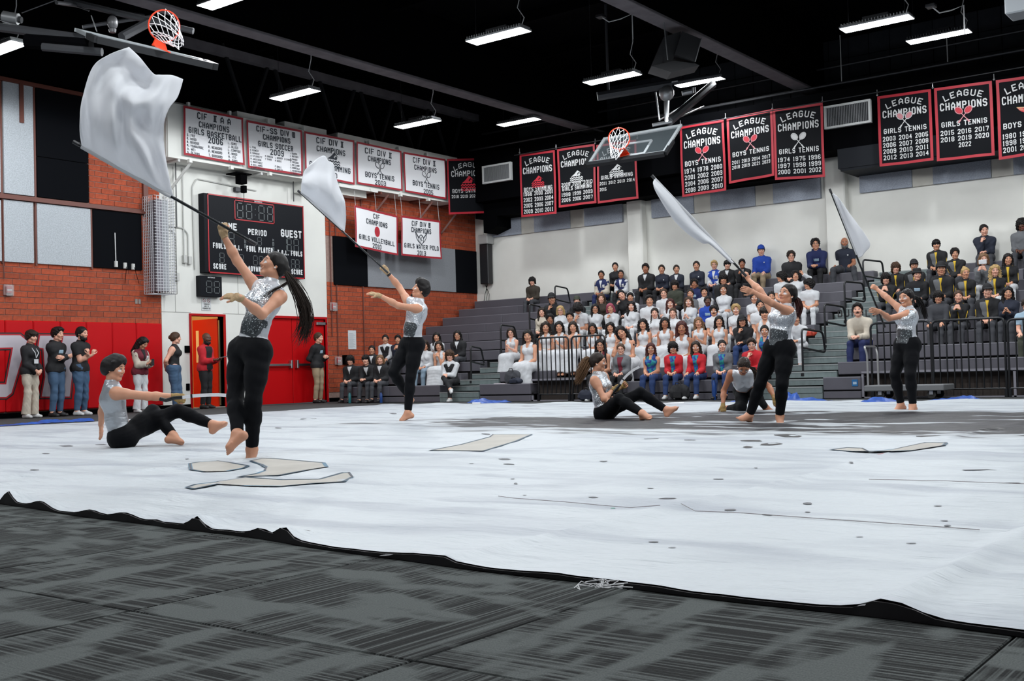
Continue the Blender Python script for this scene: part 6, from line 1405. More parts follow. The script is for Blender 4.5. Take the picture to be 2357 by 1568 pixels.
# ================================================================== THE SEVEN DANCERS, THEIR FLAGS AND SABRES
def sdir(r, u, t): return nrm(CR*r-CD*u-CF*t)          # right, up, towards the photographer
def chain(parent, p, L, sg):
    d = ray(*p); o = CO-parent; a = d@d; b = 2*d@o; c = o@o-L*L; D = b*b-4*a*c
    t = -b/(2*a) if D <= 0 else (-b+sg*math.sqrt(D))/(2*a)
    return CO+d*t
def sequin_mat(name, base, hi, scale, metal=.75, dens=.5, tilt=.75):
    m = bpy.data.materials.new(name); m.use_nodes = True; N, L = nodes(m); b = N['Principled BSDF']; b.inputs['Metallic'].default_value = metal; b.inputs['Roughness'].default_value = .28
    tc = N.new('ShaderNodeTexCoord'); v = N.new('ShaderNodeTexVoronoi'); v.inputs['Scale'].default_value = scale; L.new(tc.outputs['Object'], v.inputs['Vector'])
    sx = N.new('ShaderNodeSeparateColor'); L.new(v.outputs['Color'], sx.inputs[0])
    r = N.new('ShaderNodeMapRange'); r.inputs[1].default_value = dens; r.inputs[2].default_value = min(1, dens+.25); L.new(sx.outputs[0], r.inputs[0])
    mx = N.new('ShaderNodeMix'); mx.data_type = 'RGBA'; mx.inputs[6].default_value = base+(1,); mx.inputs[7].default_value = hi+(1,); L.new(r.outputs[0], mx.inputs[0]); L.new(mx.outputs[2], b.inputs['Base Color'])
    g = N.new('ShaderNodeNewGeometry'); s = N.new('ShaderNodeVectorMath'); s.operation = 'SUBTRACT'; L.new(v.outputs['Color'], s.inputs[0]); s.inputs[1].default_value = (.5, .5, .5)
    sc = N.new('ShaderNodeVectorMath'); sc.operation = 'SCALE'; sc.inputs['Scale'].default_value = tilt; L.new(s.outputs[0], sc.inputs[0])
    ad = N.new('ShaderNodeVectorMath'); ad.operation = 'ADD'; L.new(g.outputs['Normal'], ad.inputs[0]); L.new(sc.outputs[0], ad.inputs[1])
    nn = N.new('ShaderNodeVectorMath'); nn.operation = 'NORMALIZE'; L.new(ad.outputs[0], nn.inputs[0]); L.new(nn.outputs[0], b.inputs['Normal'])
    return m
M_seq = sequin_mat('silver_sequins', (.52, .55, .60), (.95, .97, 1.0), 210, .85, .45)
M_char = sequin_mat('charcoal_glitter', (.045, .052, .058), (.85, .95, .98), 190, .1, .93, .22)
M_satin = mat('white_satin', (.58, .60, .64), .35, .25, bump=.25, bscale=22, stretch=(1, 1, 2.5))
M_sat2 = mat('silver_satin', (.42, .445, .48), .32, .45, bump=.45, bscale=16, stretch=(1, 1, 3))
M_velvet = mat('black_velvet', (.0035, .004, .0055), .8, sheen=.02, bump=.2, bscale=25, spec=.12)
M_glove = mat('tan_glove', srgb(176, 148, 112), .75, noise=.15, nscale=40, bump=.3, bscale=120)
M_glove2 = mat('ochre_glove', srgb(150, 122, 72), .75, noise=.15, nscale=40, bump=.3, bscale=120)
M_pearl = mat('pearl', (.8, .78, .74), .2)
M_pole = mat('pole_black', (.014, .016, .018), .25, .2); M_tape = mat('pole_pale_tape', (.55, .56, .58), .4)
M_flag = mat('white_silk', (.80, .81, .83), .9, bump=.10, bscale=14, spec=.05)
def _silk():
    N, L = nodes(M_flag); b = N['Principled BSDF']; t = N.new('ShaderNodeBsdfTranslucent'); t.inputs[0].default_value = (.80, .81, .84, 1); x = N.new('ShaderNodeMixShader'); x.inputs[0].default_value = .42
    L.new(b.outputs[0], x.inputs[1]); L.new(t.outputs[0], x.inputs[2]); L.new(x.outputs[0], N['Material Output'].inputs[0])
_silk()
def dancer(q, dep, sex, s, hf, label, hair, hairc, skin, o=None, top='highneck', tm=None, gl='RL', curl=(.95, .25), hdv=None, pnv=None, sg=None, panels=True, smile=False, extra=None, tdir=None, seq=True, glm=None, b=1.0, sink=0.0):
    """q: spots of the joints in the photograph; dep: distance of the hips; o: depth offsets; sg: +1 bends away, -1 towards"""
    o = dict(dict(N=0, SR=.10, SL=-.10, HpR=.05, HpL=-.05, H=0), **(o or {})); sg = dict(dict(ER=1, EL=-1, WrR=1, WrL=-1, KR=-1, KL=-1, AR=1, AL=1), **(sg or {}))
    J = dict(sex=sex, s=s); J['P'] = deep(*q['P'], dep)
    for k in ('N', 'SR', 'SL', 'HpR', 'HpL', 'H'): J[k] = deep(*q[k], dep+o[k])
    Wq = q.get('W'); W0 = deep(*Wq, dep+o.get('W', o['N']*.4)) if Wq else J['P']+(J['N']-J['P'])*.36
    J['W'] = W0; J['u'] = nrm(W0-J['P']); J['u2'] = nrm(J['N']-W0); J['C'] = W0+(J['N']-W0)*.56
    for a, c in (('', 'Hp'), ('2', 'S')):
        r = nrm(J[c+'R']-J[c+'L']); u = J['u'+a]; r = nrm(r-u*(r@u)); J['r'+a] = r; J['f'+a] = np.cross(u, r)
    for i, c in enumerate('RL'):
        J['E'+c] = chain(J['S'+c], q['E'+c], .285*s, sg['E'+c]); J['Wr'+c] = chain(J['E'+c], q['Wr'+c], .245*s, sg['Wr'+c])
        J['K'+c] = chain(J['Hp'+c], q['K'+c], .42*s, sg['K'+c]); J['A'+c] = chain(J['K'+c], q['A'+c], .40*s, sg['A'+c])
        J['t'+c] = tdir[i] if tdir is not None else sdir(-.6, -.1, .5); J['hd'+c] = hdv[i]; J['pn'+c] = pnv[i]; J['curl'+c] = curl[i]
    v = J['H']-J['N']; J['hf'] = hf; J['hu'] = nrm(v-hf*(v@hf)); J['hr'] = np.cross(hf, J['hu'])
    zmin = min((J['A'+c]-np.array([0, 0, .085*s]))[2] for c in 'RL'); org = np.array([J['P'][0], J['P'][1], 0.0])
    # rest the lowest foot on the tarp
    root = empty('person', org, label, 'person', 'dancers in silver tops and black leggings')
    me = skin_mesh(J, .009, .0038, .0034, b=b, feet='bare', origin=org, glitter=True, smile=smile); bo = link('body', me, root); set_mat(bo, skin)
    pr, inf = cloth_prims(J, top, b); link('leotard', cloth_mesh('leotard', pr, .009, inf, tm or M_satin, .0012, 45, org), root)
    pr, inf = cloth_prims(J, 'leggings', b); link('leggings', cloth_mesh('leggings', pr, .009, inf, M_velvet, .0016, 38, org), root)
    if panels:
        if seq: pr, inf = wedge(J, '', -.20, .075, .035, .30, .0105, b, 0.0); link('sequin_panel', cloth_mesh('sequin_panel', pr, .007, inf, M_seq, 0, 40, org), root)
        pr, inf = wedge(J, '', -.15, .060, .285, .46, .0125, b, 0.06); link('waist_panel', cloth_mesh('waist_panel', pr, .007, inf, M_char, 0, 40, org), root)
    for c in gl:
        hp, kn = hand_prims(J['Wr'+c], J['hd'+c], J['pn'+c], thumbside(J, c), s*(1.02 if sex == 'm' else .94), J['curl'+c])
        gp = [hp[0]]+[cap(a, b_, r*1.15, r*1.05, .005) for a, b_, r in kn]+[cap(J['Wr'+c]-nrm(J['Wr'+c]-J['E'+c])*.030*s, J['Wr'+c]+J['hd'+c]*.02*s, .0285*s, .027*s, .01, cut=[(J['Wr'+c]-nrm(J['Wr'+c]-J['E'+c])*.030*s, J['E'+c]-J['Wr'+c])])]+hp[-3:-1]
        link('glove', cloth_mesh('glove', gp, .0038, .0028, glm or M_glove, .0006, 160, org), root)
    if hair:
        hm = link('hair', hair_mesh(hair), root); hm.matrix_basis = head_matrix(J, org); set_mat(hm, HAIR[hairc])
    if sex == 'f':
        for s_ in (-1, 1):
            p = J['H']+(J['hr']*s_*.081+J['hf']*.004-J['hu']*.032)*s; MB().ball(tuple(p), .0075, 8).build('earring', M_pearl, root, smooth=True)
    J['org'] = org; J['root'] = root
    return J
def strands(root, name, base, path, spread, n, r0, m, seed=1, fan=1.0):
    """a lock of hair: n thin tapering strands following a path with growing spread"""
    rg = np.random.default_rng(seed); mb = MB(); path = [np.array(p) for p in path]; k = len(path)
    for i in range(n):
        off = rg.normal(size=3); off /= np.linalg.norm(off); off *= rg.uniform(.2, 1); ph = rg.uniform(0, 6.3); ln = rg.uniform(.78, 1.0); pts = []
        for j in range(k):
            t = j/(k-1)*ln*(k-1); a = int(min(t, k-2)); p = path[a]+(path[a+1]-path[a])*(t-a)
            pts.append(p+off*spread[j]+np.array([math.sin(ph+j*1.1), math.cos(ph*1.3+j), 0])*spread[j]*.12)
        mb.tube(pts, [r0*(1-.75*j/(k-1)) for j in range(k)], 5)
    return mb.build(name, m, root, smooth=True)
def glitter(J, n=60, seed=3, where=(0, .02, .10)):
    rg = np.random.default_rng(seed); mb = MB(); s = J['s']
    for i in range(n):
        d = nrm(np.array(where)*9+rg.normal(size=3)*.55); p = J['H']+(J['hr']*d[0]*.094+J['hf']*(d[1]*.104-.012)+J['hu']*(d[2]*.097+.036))*s; a = nrm(rg.normal(size=3)); b = nrm(np.cross(a, d)); e = .0035
        mb.add([p-a*e, p+b*e, p+a*e, p-b*e], [(0, 1, 2, 3)])
    mb.build('hair_glitter', M_seq, J['root'], kind='stuff')
# -------- flags: rolled pole plus a sheet stretched between four drawn edges
def curve_pts(pts, n):
    P = [np.array(p, float) for p in pts]; L = [0]
    for a, b in zip(P, P[1:]): L.append(L[-1]+np.linalg.norm(b-a))
    o = []
    for i in range(n):
        t = L[-1]*i/(n-1); k = min(max(j for j in range(len(L)) if L[j] <= t+1e-9), len(P)-2); u = (t-L[k])/(L[k+1]-L[k]+1e-9)
        p0, p1, p2, p3 = P[max(k-1, 0)], P[k], P[k+1], P[min(k+2, len(P)-1)]
        o.append(.5*((2*p1)+(-p0+p2)*u+(2*p0-5*p1+4*p2-p3)*u*u+(-p0+3*p1-3*p2+p3)*u**3))
    return o
def flag(label, tip, end, dep, bottom, left, right, top, relief, nu=64, nv=64, dd=(0, 0), wrap=None, tape=None):
    """bottom: along the pole; left and right: from the pole outwards; top: the free edge"""
    dz = lambda p: dep+dd[0]+(dd[1]-dd[0])*np.clip((p[0]-tip[0])/(end[0]-tip[0]+1e-6), 0, 1)
    A, B = deep(*tip, dep+dd[0]), deep(*end, dep+dd[1]); root = empty('flag', (A+B)/2, label, 'flag', 'white flags of the dancers')
    d = nrm(B-A); MB().tube([A, B], .0125, 10).build('pole', M_pole, root, smooth=True)
    MB().tube([A-d*.02, A+d*.035], .0165, 10).build('pole_tip', mat('tip_rubber', (.03, .03, .033), .35), root, smooth=True); MB().tube([B-d*.06, B+d*.012], .0155, 10).build('pole_end', mat('tip_rubber', (.03, .03, .033), .35), root, smooth=True)
    b_, l_, r_, t_ = curve_pts(bottom, nu), curve_pts(left, nv), curve_pts(right, nv), curve_pts(top, nu)
    V = []
    for j in range(nv):
        v = j/(nv-1)
        for i in range(nu):
            u = i/(nu-1); p = (1-v)*b_[i]+v*t_[i]+(1-u)*l_[j]+u*r_[j]-((1-u)*(1-v)*b_[0]+u*(1-v)*b_[-1]+(1-u)*v*t_[0]+u*v*t_[-1])
            V.append(deep(p[0], p[1], dz(p)-relief(u, v)))
    Fs = [(j*nu+i, j*nu+i+1, (j+1)*nu+i+1, (j+1)*nu+i) for j in range(nv-1) for i in range(nu-1)]
    me = mesh_np('silk', np.array(V)-(A+B)/2, np.array(Fs), [M_flag], smooth=True); so = link('silk', me, root)
    md = so.modifiers.new('thick', 'SOLIDIFY'); md.thickness = .004
    q = MB(); q.tube([deep(*p, dz(p)-.002) for p in b_[::4]], .0175, 10); q.build('pole_sleeve', M_flag, root, smooth=True)
    return root, A, B

# ---- 1: nearest dancer, throwing the largest flag
G1 = dancer(dict(P=(576, 806), N=(624, 653), SR=(590, 662), SL=(645, 684), HpR=(556, 808), HpL=(594, 812), H=(629, 613), W=(588, 752), ER=(546, 601), WrR=(514, 541), EL=(603, 724), WrL=(551, 684), KR=(541, 915), AR=(547, 1000), KL=(583, 925), AL=(580, 1034)), 8.78, 'f', .965,
    sdir(-.80, .36, .42), 'dark-haired dancer in front raising the largest white flag, head thrown back', 'tied', 'black', SKIN[1], o=dict(N=.05, SR=.16, SL=-.10, HpR=.09, HpL=-.07, H=.08),
    hdv=(sdir(-.12, .95, .1), sdir(-.97, .10, .1)), pnv=(sdir(.2, 0, -1), sdir(.1, -.9, -.45)), curl=(.95, .16), tdir=(sdir(-.72, -.62, .2), sdir(.05, -.45, .9)), smile=True, sg=dict(AR=-1, AL=1))
p = [(660, 628), (668, 640), (684, 668), (700, 700), (708, 735), (703, 762), (690, 785)]
strands(G1['root'], 'ponytail', None, [deep(x, y, 8.80) for x, y in p], [.016, .030, .048, .060, .068, .076, .085], 280, .0036, HAIR['dark'], 2)
strands(G1['root'], 'loose_strands', None, [deep(x, y, 8.66) for x, y in ((662, 650), (648, 660), (628, 669), (611, 680), (597, 691))], [.012, .016, .02, .026, .032], 20, .0020, HAIR['dark'], 5)
for a, b in (((546, 676), (556, 688)),): MB().tube([deep(a[0], a[1], 8.42), deep(b[0], b[1], 8.42)], .012, 8).build('glove_strap', mat('strap_tan', srgb(120, 98, 70), .7), G1['root'])
# relief of the big sheet: a deep belly, a dent across the upper right, ridges running down to the pole
def relief1(u, v):
    return .30*math.sin(math.pi*min(1, v*.95))*(.4+.6*math.sin(math.pi*u))+.060*math.sin(17*u+2.6*v+1.2*math.sin(4*v))*(1-.65*v)*min(1, 4*v)+.022*math.sin(34*u-3*v+2*math.sin(5*v))*(1-.8*v)*min(1, 5*v)+.075*math.sin(6*u-7.5*v+1.5)*v-.19*math.exp(-((u-.70)/.16)**2-((v-.52)/.12)**2)+.11*math.exp(-((u-.5)/.22)**2-((v-.66)/.10)**2)-.12*math.exp(-((u-.40)/.30)**2-((v-.84)/.07)**2)+.03*math.sin(26*u+9*v)*math.sin(math.pi*v)
flag('largest white flag on a black pole thrown overhead by the front dancer', (174, 329), (587, 561), 8.92, [(188, 338), (290, 396), (400, 456)], [(188, 338), (183, 290), (190, 225), (213, 155), (250, 126), (297, 108)], [(400, 456), (392, 420), (379, 345), (376, 290), (388, 250), (409, 222), (421, 182)], [(297, 108), (322, 132), (352, 168), (368, 172), (396, 173), (421, 182)], relief1)
# ---- 2: second dancer (dark-haired man)
G2_ = dancer(dict(P=(949, 792), N=(964, 694), SR=(938, 693), SL=(966, 712), HpR=(937, 797), HpL=(956, 798), H=(968, 668), W=(950, 758), ER=(919, 661), WrR=(891, 627), EL=(917, 704), WrL=(873, 680), KR=(905, 858), AR=(938, 908), KL=(945, 870), AL=(939, 950)), 15.25, 'm', 1.06,
    sdir(-.86, .34, .3), 'dark-haired male dancer with chin beard pointing his flag up left', 'quiff', 'black', SKIN[1], o=dict(SR=.16, SL=-.13, HpR=.08, HpL=-.06),
    hdv=(sdir(-.6, .75, .1), sdir(-.95, .25, .1)), pnv=(sdir(-.2, -.3, -1), sdir(0, -.9, -.45)), curl=(.9, .12), tdir=(sdir(.5, -.85, -.2), sdir(-.9, -.35, .25)), sg=dict(AR=1, KR=-1))
hb = link('goatee', mesh_np('goatee', *(lambda V, Q: (V, Q))(*solid([cap(A_(0,.084,-.098), A_(0,.080,-.112), .016, .012, .01)], .004)), [HAIR['dark']], smooth=True), G2_['root']); hb.matrix_basis = head_matrix(G2_, G2_['org'])
MB().tube([G2_['WrR']-(G2_['WrR']-G2_['ER'])*.10, G2_['WrR']-(G2_['WrR']-G2_['ER'])*.22], .034, 12).build('watch', M_blackpr, G2_['root'], smooth=True)
flag('white flag swept up left by the male dancer', (688, 441), (892, 627), 15.35, [(693, 443), (745, 490), (793, 533)], [(693, 443), (694, 420), (699, 398), (712, 380)], [(793, 533), (796, 500), (793, 462), (784, 440)], [(712, 380), (735, 362), (748, 359), (756, 370), (768, 378), (772, 402), (784, 440)], lambda u, v: .22*math.sin(math.pi*v)+.05*math.sin(11*u+3*v)*min(1, 3*v)+.06*math.sin(8*v-4*u), 40, 40)
# ---- 3: right dancer with both arms up
G3 = dancer(dict(P=(1793, 800), N=(1808, 706), SR=(1779, 714), SL=(1817, 718), HpR=(1779, 803), HpL=(1807, 804), H=(1813, 678), W=(1795, 765), ER=(1749, 669), WrR=(1723, 644), EL=(1777, 698), WrL=(1734, 672), KR=(1749, 886), AR=(1726, 956), KL=(1800, 886), AL=(1795, 958)), 11.85, 'f', .93,
    sdir(-.80, .22, .5), 'dancer at right of centre with both arms up, walking, reddish ponytail', 'tied', 'black', SKIN[1], gl='', o=dict(SR=.14, SL=-.11, HpR=.08, HpL=-.06),
    hdv=(sdir(-.45, .8, .1), sdir(-.88, .25, .1)), pnv=(sdir(-.3, -.2, -1), sdir(-.3, .2, -1)), curl=(.95, .16), tdir=(sdir(-.85, .15, .6), sdir(-.1, -.45, .9)))
strands(G3['root'], 'ponytail', None, [deep(x, y, 11.9) for x, y in ((1831, 686), (1836, 694), (1840, 706), (1839, 718), (1832, 730))], [.015, .04, .05, .05, .045], 70, .006, HAIR['auburn'], 3)
flag('white flag rolled narrow behind the dancer at right of centre', (1503, 407), (1716, 634), 11.95, [(1507, 412), (1600, 510), (1690, 606)], [(1507, 412), (1503, 420), (1506, 432), (1512, 445)], [(1690, 606), (1688, 606), (1684, 606), (1682, 605)], [(1512, 445), (1545, 498), (1580, 535), (1618, 560), (1634, 562), (1682, 605)], lambda u, v: .10*math.sin(math.pi*v)+.03*math.sin(9*u), 40, 20)
# ---- 4: far right dancer
G4 = dancer(dict(P=(2087, 792), N=(2092, 711), SR=(2075, 714), SL=(2097, 722), HpR=(2077, 797), HpL=(2099, 797), H=(2087, 687), W=(2086, 762), ER=(2043, 686), WrR=(2020, 667), EL=(2046, 733), WrL=(2026, 717), KR=(2060, 864), AR=(2074, 931), KL=(2096, 864), AL=(2101, 934)), 14.2, 'f', .965,
    sdir(-.85, .02, .52), 'far right dancer smiling, dark ponytail, flag held upright before the bleachers', 'tied', 'black', SKIN[1], gl='', o=dict(SR=.14, SL=-.10, HpR=.08, HpL=-.06),
    hdv=(sdir(-.7, .5, .1), sdir(-.9, .1, .1)), pnv=(sdir(-.2, -.2, -1), sdir(-.3, .3, -.9)), curl=(.95, .2), tdir=(sdir(-.85, -.25, .35), sdir(-.62, -.35, .7)), smile=True)
strands(G4['root'], 'ponytail', None, [deep(x, y, 14.3) for x, y in ((2104, 682), (2114, 688), (2121, 702), (2127, 718), (2131, 734))], [.015, .035, .045, .045, .04], 60, .006, HAIR['black'], 4)
glitter(G4, 50, 5)
flag('white flag of the far right dancer, hanging from a leaning black pole', (1911, 438), (2036, 752), 14.3, [(1917, 446), (1945, 518), (1975, 594)], [(1917, 446), (1924, 450), (1931, 456), (1937, 464)], [(1975, 594), (1984, 590), (1992, 580), (2001, 571)], [(1937, 464), (1955, 490), (1976, 518), (1995, 545), (2003, 560), (2001, 571)], lambda u, v: .12*math.sin(math.pi*v)+.05*math.sin(7*u+4*v)*v, 40, 26)
# ---- 5: seated dancer at left with a sabre
G5 = dancer(dict(P=(282, 1008), N=(256, 884), SR=(268, 905), SL=(250, 899), HpR=(292, 1008), HpL=(286, 1003), H=(263, 849), W=(268, 968), ER=(340, 912), WrR=(401, 913), EL=(238, 935), WrL=(232, 978), KR=(352, 947), AR=(398, 1003), KL=(410, 945), AL=(489, 978)), 10.6, 'm', .97,
    sdir(.93, -.12, .15), 'short-haired dancer sitting at left, one arm stretched out with a sabre', 'sidecut', 'black', SKIN[1], tm=M_sat2, gl='R', glm=M_glove2, o=dict(SR=-.16, SL=.16, HpR=-.08, HpL=.08, N=0),
    hdv=(sdir(.95, -.15, .05), sdir(0, -1, -.2)), pnv=(sdir(0, -.5, -1), sdir(-1, 0, 0)), curl=(.95, .1), tdir=(sdir(.97, -.10, .2), sdir(.78, .50, .1)), sg=dict(ER=-1, WrR=1, EL=1, WrL=1, KR=1, AR=-1, KL=1, AL=-1), panels=False)
glitter(G5, 70, 6, (0, .03, .10))
def sabre(label, hilt, blade, dep, w=.012):
    A = deep(*hilt[0], dep[0]); root = empty('sabre', A, label, 'sabre', 'practice sabres of the seated dancers')
    hb = [deep(x, y, dep[0]) for x, y in hilt]; MB().tube(hb, .018, 10).build('hilt', M_pole, root, smooth=True)
    n = len(blade); pts = [deep(x, y, dep[0]+(dep[1]-dep[0])*i/(n-1)) for i, (x, y) in enumerate(curve_pts(blade, n))]
    q = MB()
    for a, b in zip(pts, pts[1:]): q.bar(a-(b-a)*.05, b+(b-a)*.05, .006, w*2, up=-CD)
    q.build('blade', mat('blade_white', (.72, .72, .74), .35), root)
    t = pts[1]; MB().bar(t-(pts[2]-pts[1])*.10, t+(pts[2]-pts[1])*.12, .009, w*2.3, up=-CD).build('tape_band', M_pole, root)
    return root
sabre('white sabre held out level by the seated dancer at left', [(368, 918), (382, 922), (402, 916), (420, 915)], [(420, 915), (434, 913), (450, 911), (470, 910), (495, 909), (519, 910), (545, 913)], (10.45, 10.6), .0155)
# ---- 6: seated dancer with curly ponytail and a sabre
G6 = dancer(dict(P=(1392, 951), N=(1376, 862), SR=(1369, 876), SL=(1391, 867), HpR=(1395, 951), HpL=(1398, 948), H=(1377, 834), W=(1383, 918), ER=(1391, 919), WrR=(1410, 898), EL=(1405, 900), WrL=(1428, 892), KR=(1425, 918), AR=(1478, 952), KL=(1474, 903), AL=(1533, 944)), 13.9, 'f', .97,
    sdir(.90, -.03, .30), 'dancer sitting on the tarp with a curly blond ponytail and a sabre', 'tied', 'dark', SKIN[1], gl='RL', glm=M_glove2, o=dict(SR=-.12, SL=.14, HpR=-.08, HpL=.08),
    hdv=(sdir(.75, .35, .1), sdir(.6, .5, -.2)), pnv=(sdir(.2, .2, -1), sdir(0, -.3, 1)), curl=(.95, .95), tdir=(sdir(.5, .1, .85), sdir(.75, .62, .2)), sg=dict(ER=-1, WrR=1, EL=1, WrL=-1, KR=-1, AR=-1, KL=1, AL=-1), tm=M_seq, panels=False, smile=True)
strands(G6['root'], 'ponytail', None, [deep(x, y, 13.95) for x, y in ((1360, 828), (1350, 832), (1343, 848), (1336, 866), (1328, 882))], [.02, .075, .085, .08, .05], 300, .0045, HAIR['light'], 7)
glitter(G6, 50, 8)
sabre('white curved sabre raised by the dancer with the curly ponytail', [(1396, 925), (1406, 910), (1420, 894), (1428, 884)], [(1428, 884), (1434, 874), (1442, 865), (1451, 857), (1461, 850), (1471, 845)], (13.8, 13.75), .015)
# ---- 7: crouching dancer with both hands down
G7 = dancer(dict(P=(1718, 898), N=(1708, 862), SR=(1683, 860), SL=(1736, 860), HpR=(1706, 900), HpL=(1735, 900), H=(1712, 843), W=(1712, 885), ER=(1666, 900), WrR=(1664, 934), EL=(1770, 890), WrL=(1782, 915), KR=(1708, 938), AR=(1676, 941), KL=(1738, 906), AL=(1762, 938)), 15.4, 'f', .95,
    sdir(-.12, -.70, .70), 'dancer crouching low with both gloved hands on the tarp', 'tied', 'dark', SKIN[2], gl='RL', glm=M_glove2, top='highneck', o=dict(N=-.50, SR=-.46, SL=-.46, H=-.66, W=-.22, HpR=.0, HpL=0),
    hdv=(sdir(0, -.8, .3), sdir(.2, -.8, .2)), pnv=(sdir(0, -.5, -.8), sdir(0, -.3, -1)), curl=(.35, .3), tdir=(sdir(-.6, -.2, -.6), sdir(.5, -.3, .6)), sg=dict(ER=1, WrR=-1, EL=1, WrL=-1, KR=-1, AR=1, KL=-1, AL=1), panels=False)
glitter(G7, 80, 9, (0, .02, .10))
strands(G7['root'], 'ponytail', None, [deep(x, y, 14.75) for x, y in ((1728, 846), (1736, 850), (1742, 862), (1740, 878))], [.015, .035, .04, .03], 50, .006, HAIR['dark'], 9)
# ================================================================== SPECTATORS
CC = dict(w=(.60, .61, .63), cream=(.52, .46, .38), k=(.010, .010, .012), n=(.014, .018, .034), royal=(.012, .055, .36), navy=(.010, .018, .085), g=(.13, .135, .145), dg=(.045, .047, .055), red=(.50, .012, .022), mar=(.13, .010, .022), brown=(.035, .026, .018), tie=(.012, .09, .30), jean=(.05, .10, .18), ljean=(.22, .30, .38), kh=(.33, .25, .16), teal=(.01, .12, .22), olive=(.045, .05, .035), gold=(.45, .30, .10), yel=(.62, .40, .03), lb=(.30, .42, .52), wine=(.16, .015, .03), bj=(.016, .04, .13))
def cmat(c): return mat('cloth_'+c, CC[c], .82, noise=.10, nscale=9, bump=.3, bscale=16)
M_shoew, M_shoek, M_sole = mat('shoe_white', (.55, .55, .55), .5), mat('shoe_black', (.015, .015, .016), .5), mat('sole_white', (.6, .6, .6), .6)
M_shoeb = mat('shoe_tan', (.30, .13, .05), .6)
_t = mat('tie_dye', CC['tie'], .7)
def _tiedye():
    N, L = nodes(_t); b = N['Principled BSDF']; tc = N.new('ShaderNodeTexCoord'); t = N.new('ShaderNodeTexNoise'); t.inputs['Scale'].default_value = 7; t.inputs['Distortion'].default_value = 1.5; L.new(tc.outputs['Object'], t.inputs[0])
    r = N.new('ShaderNodeValToRGB'); e = r.color_ramp.elements; e[0].position = .38; e[0].color = (.010, .012, .10, 1); e[1].position = .62; e[1].color = (.02, .28, .26, 1); x = e.new(.5); x.color = (.01, .06, .32, 1); L.new(t.outputs[0], r.inputs[0]); L.new(r.outputs[0], b.inputs['Base Color'])
_tiedye()
def seated(sex, pose):
    kn = [A_(.115, .42, .075), A_(-.115, .42, .075)]; an = [A_(.12, .46, -.345), A_(-.12, .46, -.345)]; lean = A_(0, .10, 1); bend = A_(0, .16, 1); head = (-.30, -.02); curl = .45; toe = None; tilt = 0
    wr = [A_(.085, .30, .19), A_(-.085, .30, .19)]; hd = [A_(-.7, .6, -.25), A_(.7, .6, -.25)]; pn = [A_(-.2, 0, -1), A_(.2, 0, -1)]; pole = None
    if pose == 'fwd': lean = A_(0, .34, 1); bend = A_(0, .50, 1); head = (-.25, .25); wr = [A_(.055, .47, .20), A_(-.055, .47, .20)]; hd = [A_(-.75, .5, .1), A_(.75, .5, .1)]; curl = .7
    elif pose == 'chin': lean = A_(0, .22, 1); bend = A_(0, .32, 1); wr = [A_(.055, .285, .475), A_(-.02, .36, .22)]; hd = [A_(-.25, -.2, 1), A_(.95, .1, 0)]; pn = [A_(-.6, -.8, 0), A_(0, -.3, -1)]; curl = (.9, .5); tilt = .06
    elif pose == 'rest': lean = A_(.05, .22, 1); bend = A_(.14, .30, 1); wr = [A_(.19, .24, .50), A_(-.05, .36, .20)]; hd = [A_(-.35, -.25, 1), A_(.9, .2, 0)]; pn = [A_(-1, -.1, 0), A_(0, -.2, -1)]; curl = (.9, .4); tilt = .30
    elif pose == 'hug': wr = [A_(-.10, .25, .20), A_(.10, .27, .17)]; hd = [A_(-1, -.1, 0), A_(1, -.1, 0)]; pn = [A_(0, -1, 0), A_(0, -1, 0)]; curl = .3
    elif pose == 'clap': wr = [A_(.06, .30, .33), A_(-.06, .30, .33)]; hd = [A_(-.45, .35, .9), A_(.45, .35, .9)]; pn = [A_(-1, 0, 0), A_(1, 0, 0)]; curl = .15
    elif pose == 'mouth': lean = A_(0, .14, 1); bend = A_(0, .22, 1); wr = [A_(.055, .27, .47), A_(-.055, .27, .47)]; hd = [A_(-.5, -.15, 1), A_(.5, -.15, 1)]; pn = [A_(-.6, -.8, 0), A_(.6, -.8, 0)]; curl = .35
    elif pose == 'phone': wr = [A_(.07, .33, .50), A_(-.07, .33, .50)]; hd = [A_(-.5, -.1, 1), A_(.5, -.1, 1)]; pn = [A_(-.6, -.8, 0), A_(.6, -.8, 0)]; curl = .5
    elif pose == 'knees': lean = A_(0, .16, 1); wr = [A_(.12, .36, .165), A_(-.12, .36, .165)]; hd = [A_(0, 1, -.35), A_(0, 1, -.35)]; pn = [A_(0, -.3, -1), A_(0, -.3, -1)]; curl = .2
    elif pose == 'cross': kn[0] = A_(.05, .42, .19); an[0] = A_(-.17, .56, -.10); toe = [A_(-.3, .9, -.3), A_(0, 1, 0)]; wr = [A_(.06, .36, .27), A_(.0, .36, .27)]; hd = [A_(-.6, .6, -.2), A_(.6, .6, -.2)]; curl = .5
    elif pose == 'wide': kn = [A_(.24, .36, .08), A_(-.26, .34, .08)]; an = [A_(.24, .36, -.345), A_(-.34, .40, -.345)]; lean = A_(0, .18, 1); wr = [A_(.34, .10, .10), A_(-.20, .32, .18)]; hd = [A_(.3, .5, -.6), A_(.2, .9, -.2)]; curl = .3
    elif pose == 'head': wr = [A_(.10, .25, .19), A_(-.20, .10, .80)]; hd = [A_(-.7, .6, -.2), A_(.3, -.2, .9)]; pn = [A_(0, 0, -1), A_(.8, -.4, 0)]; head = (-.4, .1)
    elif pose == 'down': lean = A_(0, .26, 1); bend = A_(0, .42, 1); head = (-.2, -.6); wr = [A_(.05, .30, .42), A_(-.08, .32, .20)]; hd = [A_(-.4, -.1, 1), A_(.9, .2, 0)]; pn = [A_(-.6, -.8, 0), A_(0, 0, -1)]; curl = .5
    elif pose == 'away': head = (.9, .0)
